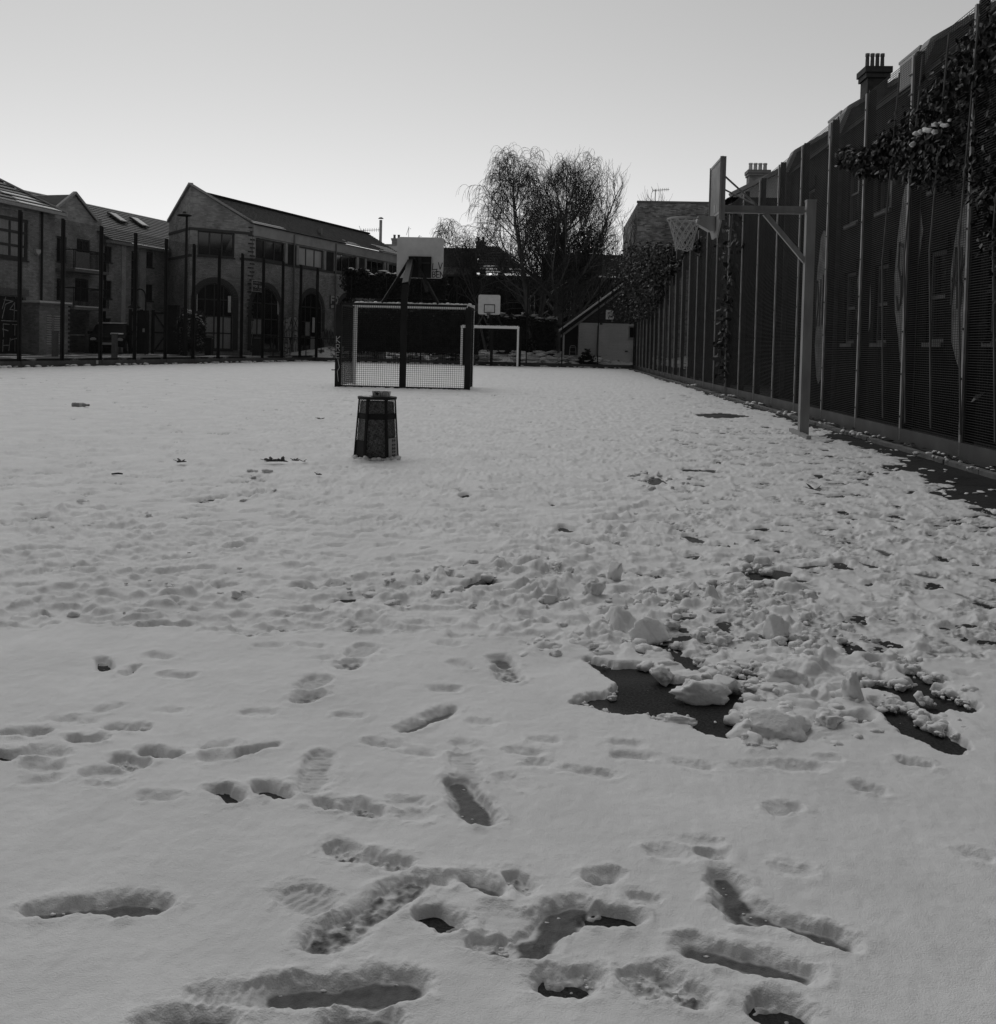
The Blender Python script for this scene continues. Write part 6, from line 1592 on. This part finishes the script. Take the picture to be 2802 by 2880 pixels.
grow_tree('bare_tree', 'slim bare tree with fanning upright shoots right of the big trunk', (b4.x, 68, .7), dict(
    trunks=[((b4.x, 68, .5), (.22, 0, 1), 11.5, .17), ((b4.x, 68, .5), (.46, 0, 1), 10.0, .13)], limbs=16, ang=.75, limbL=4.4, trop1=.5, sub=5, up2=.45, trop2=.5, twigs=4, twigL=.9, trop3=.4, fine=0, snow=.2, **{'from': .3}), 12)
# ivy grown into the crown beside the big trunk
rt = random.Random(4); ic = atY(1648, 700, 66.6)
t = thing('tree_ivy', ic, 'dark ball of ivy grown among the boughs right of the big trunk', 'climbing plant')
mb = MB()
def fnt():
    v = Vector((rt.gauss(0, 1), rt.gauss(0, 1), rt.gauss(0, 1))).normalized()*rt.random()**.45
    return ic+Vector((v.x*1.0+.3*v.z, v.y*.9, v.z*2.1-.6)), v
leaf_cloud(mb, 1700, fnt, .2, rt, .3); mb.build('foliage', M['leaf_dark'], t)
mb = MB(); mb.tube([ic+Vector((-.9, 0, -5.5)), ic+Vector((-.3, 0, -2)), ic+Vector((.2, 0, 1.2))], [.12, .09, .03], 7); mb.build('stem', M['bark'], t)
# ================================================================== COURT EQUIPMENT
def grid_mesh(a, ux, uz, W, Hh, sp, t, name):
    mb = MB(); n = int(W/sp); a = Vector(a); ux = Vector(ux); uz = Vector(uz); nn = ux.cross(uz)
    def rod(p, q, s):
        d = (q-p).normalized(); b = d.cross(nn)
        c = len(mb.v)
        for e in (p, q):
            for i, j in ((-1, -1), (1, -1), (1, 1), (-1, 1)): mb.v.append(tuple(e+b*(i*t/2)+nn*(j*t/2+s)))
        for k in range(4):
            k2 = (k+1) % 4; mb.f.append((c+k, c+k2, c+4+k2, c+4+k)); mb.uv.append([(0, 0)]*4); mb.m.append(0)
    for i in range(n+1): rod(a+ux*(W*i/n), a+ux*(W*i/n)+uz*Hh, 0)
    m = int(Hh/sp)
    for j in range(m+1): rod(a+uz*(Hh*j/m), a+ux*W+uz*(Hh*j/m), t*.9)
    return mb
def rounded(cx, cz, w_, h, r, n=6):
    P = []
    for (sx, sz, a0) in ((1, 1, 0), (-1, 1, 90), (-1, -1, 180), (1, -1, 270)):
        for k in range(n+1):
            a = R(a0+90*k/n); P.append((cx+sx*(w_/2-r)+r*math.cos(a), cz+sz*(h/2-r)+r*math.sin(a)))
    return P
def net_mb(c, r0, r1, h, n=12, rows=5, t=.006, skew=(0, 0)):
    mb = MB()
    def pt(k, j):
        f = j/rows; rr = r0+(r1-r0)*min(1, f*1.15)**.75
        a = 2*math.pi*(k+.5*(j % 2))/n
        return Vector((c[0]+rr*math.cos(a)+skew[0]*f, c[1]+rr*math.sin(a)+skew[1]*f, c[2]-h*(f**.9)+(.02*math.sin(k*2.1) if j == rows else 0)))
    for j in range(rows):
        for k in range(n):
            a = pt(k, j)
            if j % 2 == 0: ks = (k, k-1)
            else: ks = (k, k+1)
            for q in ks: mb.tube([a, pt(q, j+1)], t, 4, False)
    for k in range(n): mb.tube([pt(k, rows), pt(k+1, rows)], t*.9, 4, False)
    return mb
def goal(label, xl, xr, y_mouth, y_back, H, s):
    """s=+1: mouth on the far side (we look at the back), s=-1: mouth towards us"""
    t = thing('goal', ((xl+xr)/2, (y_mouth+y_back)/2, 0), label, 'goal'); xm = (xl+xr)/2
    for nm, x in (('goal_post', xl+.0), ('goal_post', xr-.0)):
        mb = MB(); mb.box((x, y_mouth, (H-.12)/2), (.10, .10, H-.12)); mb.build('goal_post', M['white_steel'], t)
    mb = MB(); mb.box((xm, y_mouth, H-.06), (xr-xl+.12, .11, .12)); cb = mb.build('crossbar', M['white_steel'], t)
    mb = MB(); rr = random.Random(int(y_mouth))
    for i in range(26):
        x = xl+(xr-xl)*(i+.5)/26; put_lump(mb, (x, y_mouth, H+.004), (xr-xl)/42, .05, .035+.02*rr.random(), LUMPS_LO[i % 8], rr)
    mb.build('snow_ridge', M['snow_lump'], cb, True)
    for x, sz, hh in ((xl-.06, .15, H-.14), (xm, .16, H+.05), (xr+.05, .15, H-.14)):
        mb = MB(); mb.box((x, y_back, hh/2), (sz, .10, hh)); mb.build('back_post', M['fence_dark'], t)
    for x0, x1 in ((xl, xm-.08), (xm+.08, xr)):
        mb = grid_mesh((x0, y_back, .05), (1, 0, 0), (0, 0, 1), x1-x0, H-.12, .052, .007, ''); mb.build('mesh_panel', M['fence_dark'], t)
        mb = MB(); mb.box(((x0+x1)/2, y_back, .03), (x1-x0, .05, .06)); mb.build('base_rail', M['fence_dark'], t)
        mb = MB(); mb.box(((x0+x1)/2, y_back, H-.10), (x1-x0, .04, .05)); mb.build('top_rail', M['fence_dark'], t)
    for x in (xl-.04, xr+.04):
        y0, y1 = sorted((y_mouth, y_back))
        mb = grid_mesh((x, y0+.06, .05), (0, 1, 0), (0, 0, 1), y1-y0-.12, H-.2, .052, .007, ''); mb.build('side_mesh', M['fence_dark'], t)
        mb = MB(); mb.box((x, (y0+y1)/2, H-.12), (.04, y1-y0-.1, .05)); mb.build('side_rail', M['fence_dark'], t)
    return t
# --- nearer goal: back towards us, with a backboard over it
Yb, Ym = 26.1, 27.9
xl = atY(951, 1000, Yb).x+.07; xr = atY(1317, 1000, Yb).x-.06
G1 = goal('nearer football goal seen from behind, with mesh back and a scrawled backboard above', xl, xr, Ym, Yb, 2.20, 1)
xm = (xl+xr)/2
def backboard(goal_, cx, y, z0, z1, wd, wm):
    F_ = Fac((cx, y), (1, 0)); cz = (z0+z1)/2; hh = z1-z0
    mb = MB(); mb.prism([F_.P(a, b, 0) for a, b in rounded(0, cz, wd, hh, .09)], (0, .04, 0)); return mb.build('backboard', M[wm], goal_), F_, cz
cz0, cz1 = atY(1180, 782, 28.3).z, atY(1180, 667, 28.3).z
cx = atY(1182, 720, 28.3).x; wd = 132/2950*28.3
BB, Fb, cz = backboard(G1, cx, 28.3, cz0, cz1, wd, 'board_white')
a = Fb.uv(1149, 780); b = Fb.uv(1214, 722)
mb = MB(); fbox(mb, Fb, a[0], b[0], a[1]-.01, b[1], .004, .05); mb.build('back_plate', M['fence_dark'], BB)
mb = MB(); fbox(mb, Fb, a[0]+.27, a[0]+.36, a[1], b[1]-.03, .051, .09); fbox(mb, Fb, a[0]+.36, b[0]-.03, b[1]-.2, b[1]-.15, .051, .08); mb.build('stiffener', M['black'], BB)
u0, z0 = Fb.uv(1216, 782); 
sx_, sz_ = (1248-1216)/2950*28.3, 1
L1 = Fb.uv(1217, 757); L2 = Fb.uv(1218, 779)
ls = text_lines('L', L1[0], L1[1]-.01, .12, .16, .3, .008, 2)+text_lines('V', L1[0]+.16, L1[1], .10, .18, .3, .008, 3)+text_lines('+', L1[0]+.08, L1[1]-.10, .07, .08, .3, .004, 3)+text_lines('BEN', L2[0]-.01, L2[1]-.005, .082, .15, .28, .004, 4)
strokes('scrawl', ls, Fb, .004, .021, M['black'], BB, .004)
# rim on the far (court) side of that board
mb = MB(); c = Vector((cx, 28.3+.42, cz0+.12))
mb.tube([c+Vector((.225*math.cos(k*.2618), .225*math.sin(k*.2618), 0)) for k in range(25)], .011, 6, False); mb.bar(c+Vector((0, -.37, -.02)), c+Vector((0, -.22, -.02)), .12, .05); mb.build('hoop', M['rim'], BB)
# its frame: leaning post and braces
FRM = G1
pt = atY(1148, 728, 28.1); p0 = Vector((xm, Yb, 2.24)); p1 = Vector((xm+.02, Yb+.05, 2.62))
mb = MB(); mb.bar(p0, p1, .16, .1, up=(0, 1, 0)); mb.bar(p1, (pt.x+.06, 28.2, pt.z-.05), .16, .12, up=(0, 1, 0)); mb.build('leaning_post', M['fence_dark'], FRM)
q0 = atY(1075, 846, Ym); q1 = atY(1148, 735, 28.1); mb = MB(); mb.bar((q0.x, Ym, 2.21), (q1.x, 28.15, q1.z), .09, .07); mb.build('brace', M['fence_dark'], FRM)
q0 = atY(1234, 850, Ym); q1 = atY(1163, 725, 28.1); mb = MB(); mb.bar((q0.x, Ym, 2.21), (q1.x, 28.15, q1.z), .07, .06); mb.build('brace', M['fence_dark'], FRM)
q0 = atY(1201, 820, 28.7); q1 = atY(1192, 783, 28.4); mb = MB(); mb.bar((q0.x, 28.7, q0.z), (q1.x, 28.42, q1.z), .09, .06); mb.build('brace', M['fence_dark'], FRM)
# scribble on the left rear post
Fp = Fac((xl-.06, Yb-.05), (1, 0)); rs = random.Random(2)
t = G1; z = 1.25
ls = text_lines('K', -.05, 1.12, .09, .16)+text_lines('R', -.05, .92, .09, .16)+text_lines('E', -.05, .74, .08, .14)+[[(.0, .70), (.04, .5), (-.01, .4), (.02, .15)]]
strokes('scribble', ls, Fp, .004, .014, M['spray'], G1, .004)
# --- far goal with its hoop
Yg = 55.6
xl2 = atY(1298, 1000, Yg).x; xr2 = atY(1456, 1000, Yg).x
G2 = goal('far football goal facing the court under a white backboard with black target square', xl2, xr2, Yg, Yg+1.7, 2.16, -1)
c0, c1 = atY(1377, 884.5, Yg+.2).z, atY(1377, 829, Yg+.2).z; cx2 = atY(1376.5, 850, Yg+.2).x
BB2, Fb2, cz = backboard(G2, cx2, Yg+.2, c0, c1, 62/2950*(Yg+.2), 'board_white')
a = Fb2.uv(1361, 880); b = Fb2.uv(1393, 856)
mb = MB()
for (u0, u1, z0, z1) in ((a[0], b[0], b[1]-.045, b[1]), (a[0], b[0], a[1], a[1]+.045), (a[0], a[0]+.045, a[1]+.045, b[1]-.045), (b[0]-.045, b[0], a[1]+.045, b[1]-.045)): fbox(mb, Fb2, u0, u1, z0, z1, .003, .008)
mb.build('target_square', M['black'], BB2)
c = Vector((cx2-.02, Yg+.2-.40, c0+.10)); mb = MB()
mb.tube([c+Vector((.225*math.cos(k*.2618), .225*math.sin(k*.2618), 0)) for k in range(25)], .018, 6, False); mb.bar(c+Vector((0, .39, -.05)), c+Vector((0, .22, -.03)), .18, .12); mb.build('hoop', M['rim'], BB2)
FR2 = G2
mb = MB(); mb.bar((cx2+.05, Yg+1.7, 2.2), (cx2+.05, Yg+.3, c0+.2), .14, .1); mb.build('leaning_post', M['fence_dark'], FR2)
for sx, s2 in ((1344, 1362), (1411, 1397)):
    q0 = atY(sx, 918, Yg); q1 = atY(s2, 884, Yg+.25); mb = MB(); mb.bar((q0.x, Yg+.02, 2.18), (q1.x, Yg+.26, q1.z), .08, .06); mb.build('brace', M['fence_dark'], FR2)

# --- the hoop by the right fence
pb = ground(2259, 1226); PX, PY_ = pb.x, pb.y; PH = 3.22
HP = thing('basketball_hoop', (PX, PY_, 0), 'grey steel basketball post with an arm, backboard side-on and white net', 'basketball hoop')
mb = MB(); mb.box((PX, PY_, PH/2), (.125, .125, PH)); post = mb.build('post', M['galv'], HP)
mb = MB(); mb.box((PX, PY_, PH+.012), (.135, .135, .024)); mb.build('cap', M['galv'], post)
bx = atY(2034, 520, PY_-.5).x; az = 3.10
mb = MB(); mb.box(((bx+PX)/2-.06, PY_, az), (PX-bx-.06, .10, .10)); arm = mb.build('arm', M['galv'], HP)
mb = MB(); mb.obox((bx-.02, PY_-.052, az-.03), (PX-bx-.05, 0, 0), (0, -.006, 0), (0, 0, .012)); mb.obox((PX-.09, PY_-.056, az-.02), (.02, 0, 0), (0, -.01, 0), (0, 0, .02)); mb.build('arm_rib', M['frame_grey'], arm)
mb = MB(); mb.bar((PX-.05, PY_, az-.70), (PX-.62, PY_, az-.05), .065); mb.build('brace', M['galv'], HP)
yn, yf = PY_-.50, PY_+.50; zb, zt_ = 2.70, 3.74
def bo(y, z): return (bx, y, z)
out_ = [bo(yn, zb+.18), bo(PY_-.22, zb), bo(PY_+.22, zb), bo(yf, zb+.18), bo(yf, zt_), bo(yn, zt_)]
mb = MB(); mb.prism(out_, (-.022, 0, 0)); bd = mb.build('backboard', M['board_grey'], HP)
mb = MB(); mb.box((bx-.024, PY_, 3.33), (.004, .80, .60)); mb.build('worn_face', plain('worn_face', .17, .5, .6, 4), bd)
for (y0, z0, y1, z1) in ((yn+.02, zb+.2, yn+.02, zt_), (yf-.02, zb+.2, yf-.02, zt_), (yn, zt_-.02, yf, zt_-.02), (yn+.04, 3.0, yf-.04, 3.0)):
    mb = MB(); mb.bar((bx-.027, y0, z0), (bx-.027, y1, z1), .01, .03); mb.build('frame_bar', M['galv'], bd)
mb = MB(); mb.bar((bx+.013, yn+.03, zb+.2), (bx+.013, yn+.03, zt_), .025, .05); mb.build('rear_frame', M['galv'], bd); mb = MB(); mb.bar((bx+.013, yf-.03, zb+.2), (bx+.013, yf-.03, zt_), .025, .05); mb.build('rear_frame', M['galv'], bd)
a = atY(2040, 494, PY_-.4); b = atY(2132, 570, PY_); mb = MB(); mb.tube([(bx+.03, PY_-.4, a.z), (b.x, PY_, az+.05)], .013, 6); mb.tube([(bx+.03, PY_+.4, a.z), (b.x, PY_, az+.05)], .013, 6); mb.build('stay_rod', M['galv'], HP)
rc = Vector((bx-.44, PY_, 2.95))
mb = MB(); mb.tube([rc+Vector((.23*math.cos(k*.2618), .23*math.sin(k*.2618), 0)) for k in range(25)], .012, 8, False); rim = mb.build('rim', M['galv'], HP, True)
mb = MB(); mb.prism([rc+Vector((.18, -.10, .04)), rc+Vector((.41, -.10, .04)), rc+Vector((.41, -.10, -.16)), rc+Vector((.34, -.10, -.16)), rc+Vector((.16, -.10, -.06))], (0, .20, 0)); mb.build('bracket', M['galv'], rim)
net_mb(rc+Vector((0, 0, -.01)), .225, .12, .40, 12, 6, .0065, (.01, 0)).build('net', M['net'], HP)
q0, q1 = gp(1512, 826), gp(1546, 842); mb = MB(); mb.bar((q0.x, q0.y, .035), (q1.x, q1.y, .035), .06, .05); mb.top('steel_strip', M['galv'], 'loose flat steel strip lying at the foot of the hoop post', 'strip')

# --- litter bin with the takeaway carton
bb = ground(1058, 1292); BX, BY = bb.x, bb.y; BH = .615
LB = thing('litter_bin', (BX, BY, 0), 'dark tapered litter bin of perforated metal panels standing in the snow', 'bin')
n = 6; rb0, rt0 = .212, .170; a0 = R(8)
def bp_(k, f, rr=0): 
    a = a0+2*math.pi*k/n; r_ = rb0+(rt0-rb0)*f+rr; return Vector((BX+r_*math.cos(a), BY+r_*math.sin(a), BH*f))
for k in range(n):
    mb = MB(); mb.bar(bp_(k, 0, .004), bp_(k, 1, .004), .024, .014, up=(math.cos(a0+2*math.pi*k/n), math.sin(a0+2*math.pi*k/n), 0)); mb.build('rib', M['fence_dark'], LB)
def perf(k):
    """perforated sheet: plate cut by real triangular and hexagonal holes"""
    mb = MB(); a, b, c, d = bp_(k, .02), bp_(k+1, .02), bp_(k+1, .97), bp_(k, .97)
    rows, cols = 42, 15
    def q(u, v): return a.lerp(b, u).lerp(d.lerp(c, u), v)
    sp_ = 1/cols; h_ = 1/rows
    for j in range(rows):
        band = 28 <= j <= 31
        for i in range(cols+1):
            u = (i+.5*(j % 2))/cols; v = (j+.5)*h_
            if u > 1.001: continue
            if band or (j < 13 and k in (3,)) : 
                continue
            # six-armed star of metal round each hole
            e = []
            for s in range(6):
                an = s*math.pi/3; e.append((u+.5*sp_*math.cos(an)*1.0, v+.62*h_*math.sin(an)))
            m_ = []
            for s in range(6):
                an = s*math.pi/3; ff = .74 if ((i+2*j) % 5) else .45
                m_.append((u+.5*sp_*math.cos(an)*ff, v+.62*h_*math.sin(an)*ff))
            cl = lambda p: (min(1, max(0, p[0])), min(1, max(0, p[1])))
            for s in range(6):
                s2 = (s+1) % 6; mb.face([q(*cl(e[s])), q(*cl(e[s2])), q(*cl(m_[s2])), q(*cl(m_[s]))])
        if band:
            mb.face([q(0, j*h_), q(1, j*h_), q(1, (j+1)*h_), q(0, (j+1)*h_)])
    if k == 3: mb.face([q(0, .0), q(1, .0), q(1, 13*h_), q(0, 13*h_)])
    return mb
for k in range(n): perf(k).build('perforated_panel', M['fence'], LB)
mb = MB(); mb.lathe((BX, BY, BH-.02), [(.170, 0), (.190, 0), (.192, .025), (.150, .028), (.146, .0)], 8*4); mb.build('top_ring', M['fence_dark'], LB)
mb = MB()
for k in range(n): mb.face([bp_(k, .05, -.012), bp_(k+1, .05, -.012), bp_(k+1, .93, -.012), bp_(k, .93, -.012)])
mb.face([bp_(k, .8, -.012) for k in range(n)]); mb.build('liner', plain('bin_liner', .26, .5, .7, 30), LB)
mb = MB()
for i in range(30):
    a = 6.283*i/30+.2; r_ = .215; put_lump(mb, (BX+r_*math.cos(a), BY+r_*math.sin(a), .02), .032, .026, .016+.012*(i % 3), LUMPS_LO[i % 8], ri)
mb.build('snow_collar', M['snow_lump'], LB, True); mb = MB()
for i in range(9): a = 2.2+i*.25; put_lump(mb, (BX+.12*math.cos(a), BY+.12*math.sin(a), BH+.004), .03, .03, .012, LUMPS_LO[i % 8], ri)
mb.build('snow_on_rim', M['snow_lump'], LB, True)
k = 5; a, b, c, d = bp_(k, .04, .013), bp_(k+1, .04, .013), bp_(k+1, .36, .013), bp_(k, .36, .013)
a, b = a.lerp(b, .12), a.lerp(b, .86); d, c = d.lerp(c, .12), d.lerp(c, .86)
nn = (b-a).cross(d-a).normalized()
if nn.y > 0: nn = -nn
mb = MB(); mb.prism([a, b, c, d], nn*.003); mb.build('sticker', M['frame_grey'], LB)
mb = MB()
for j, (lo, hi) in enumerate(((.08, .2), (.26, .36), (.40, .56), (.60, .72), (.78, .95))):
    for w_ in (.42, .62):
        p = a.lerp(d, lo)+(b-a)*w_+nn*.0042; q = a.lerp(d, hi)+(b-a)*(w_+.02)+nn*.0042; mb.bar(p, q, .011, .002, up=nn)
        p2 = a.lerp(d, (lo+hi)/2)+(b-a)*(w_-.05)+nn*.0042; mb.bar(p2, p2+(b-a)*.2, .008, .002, up=nn)
mb.build('sticker_lettering', M['black'], LB)
# carton
cx_ = ground(1078, 1300).x; wx = .165; hz = .058; Fc = Fac((BX+.005, BY-.125), (1, .02))
CT = thing('takeaway_carton', Fc.P(0, BH+.01), 'small white takeaway carton with a dark splash emblem standing on the litter bin', 'carton')
z0 = BH+.008
mb = MB(); P = [Fc.P(-wx*.18, z0, 0), Fc.P(wx*.80, z0, 0), Fc.P(wx*.84, z0+hz, .008), Fc.P(-wx*.22, z0+hz, .008)]
mb.prism(P, Fc.n*-.075); mb.build('box', M['board_white'], CT)
def arch_line(u0, u1): return [[(u0, z0+.004), (u0+.003, z0+hz*.62), (u0+.016, z0+hz*.92), (u1-.016, z0+hz*.92), (u1-.003, z0+hz*.62), (u1, z0+.004)]]
strokes('printed_arch', arch_line(-wx*.13, wx*.30)+arch_line(wx*.38, wx*.78), Fc, .009, .005, M['mid_grey'], CT, .002)
cu, cz_ = wx*.085, z0+hz*.55
mb = MB(); rr = random.Random(6)
mb.face([Fc.P(cu+.019*math.cos(a)*(1+.35*math.cos(5*a)), cz_+.014*math.sin(a)*(1+.3*math.cos(5*a+1)), .0105) for a in [6.283*k/30 for k in range(30)]]); mb.build('emblem', M['black'], CT)
strokes('small_print', [[(wx*.46+dx, z0+hz*.3+j*.012), (wx*.66+dx, z0+hz*.3+j*.012)] for j, dx in ((0, .0), (1, .006), (2, .002))], Fc, .009, .006, M['frame_grey'], CT, .002)

# --- things lying in the snow
p = ground(228, 1141, .04); t = thing('plastic_bottle', p, 'clear plastic bottle lying in the snow on the left', 'bottle')
Lb = .28
mb = MB(); prof = [(-.5, .0), (-.49, .034), (-.3, .038), (-.28, .034), (-.1, .036), (.12, .036), (.2, .03), (.34, .014), (.36, .014)]
pts = [p+Vector((x*Lb, .02*x, .012)) for x, r_ in prof]; mb.tube(pts, [max(.002, r_) for x, r_ in prof], 12); mb.build('body', M['frame_grey'], t, True)
mb = MB(); mb.tube([p+Vector((.37*Lb, .007, .012)), p+Vector((.47*Lb, .01, .012))], .017, 10); mb.build('cap', M['mid_grey'], t)
mb = MB(); mb.tube([p+Vector((-.08*Lb, 0, .012)), p+Vector((.1*Lb, .003, .012))], .0375, 12); mb.build('paper_band', M['light_grey'], t)
def dry_leaf(sx, sy, s, seed, label, lobes=5, lift=.3):
    p = ground(sx, sy, .035); r_ = random.Random(seed); mb = MB(); N = lobes*4; ring_ = []
    a0_ = r_.uniform(0, 6.28)
    for k in range(N):
        a = a0_+6.283*k/N; rr_ = s*(.45+.55*abs(math.cos((k/N)*math.pi*lobes)))*r_.uniform(.85, 1.1)
        ring_.append(p+Vector((rr_*math.cos(a), rr_*math.sin(a)*.8, lift*rr_*(.5+.7*math.cos(a*2+seed))+.01)))
    for k in range(N): mb.face([p+Vector((0, 0, .006)), ring_[k], ring_[(k+1) % N]])
    bl = MB()
    t = thing('dead_leaf', p, label, 'leaf', 'dead leaves on the snow')
    mb.build('blade', M['leaf_dry'], t)
    bl.tube([p+Vector((0, 0, .008)), p+Vector((-s*.7, -s*.3, .02)), p+Vector((-s*1.2, -s*.35, .03))], [.003, .003, .002], 4); bl.build('stalk', M['leaf_dry'], t)
dry_leaf(510, 1302, .055, 1, 'curled dark leaf alone on the snow left of centre', 4, .5)
dry_leaf(762, 1300, .075, 2, 'ragged dark leaf, left one of the touching pair beside the bin', 6, .45)
dry_leaf(792, 1300, .06, 3, 'folded dark leaf, right one of the touching pair beside the bin', 5, .6)
dry_leaf(832, 1298, .04, 4, 'small torn leaf scrap next to the touching pair of leaves', 4, .5)
dry_leaf(853, 1300, .035, 5, 'tiny leaf scrap closest to the litter bin', 4, .4)
dry_leaf(2294, 1380, .075, 6, 'long pointed leaf on the snow below the hoop post', 3, .6)
dry_leaf(902, 1180, .06, 7, 'flat dark leaf lying halfway between bin and goal', 4, .4)
dry_leaf(938, 1042, .09, 8, 'dark leaf on far snow left of the nearer goal', 4, .6)
dry_leaf(897, 1338, .03, 9, 'tiny dark speck of leaf below the bin', 3, .4)
p = ground(314, 1333, .03); mb = MB(); mb.tube([p, p+Vector((.05, .01, .006)), p+Vector((.09, .0, .004))], [.007, .008, .006], 6); mb.top('twig_piece', M['twig'], 'short dark stub of twig lying on the snow at left', 'twig')

# --- unseen brick block, added behind the camera to darken the near snow
BK = thing('added_shade_block', (0, -7, 0), 'unseen brick block added behind the camera to shade the near snow', 'building')
FBK = Fac((16, -2.8), (-1, 0))
hs_ = [(2+i*3.0, 1.2+j*3.0, 3.3+i*3.0, 2.7+j*3.0) for i in range(13) for j in range(3)]
wall(FBK, 0, 42, 0, 13.0, hs_, 'brick_wall', M['brick_d'], BK)
mb = MB()
for q in hs_: fbox(mb, FBK, q[0], q[2], q[1], q[3], -.14, -.12)
mb.build('window_panes', M['glass'], BK)['kind'] = 'stuff'
mb = MB(); fbox(mb, FBK, 0, 42, 13.0, 13.2, -9, .1); mb.build('roof', M['concrete'], BK)
body(BK, [FBK.P(42, 0)[:2], FBK.P(42, 0, -9)[:2], FBK.P(0, 0, -9)[:2], FBK.P(0, 0)[:2]], 0, 13.0, M['brick_d'])
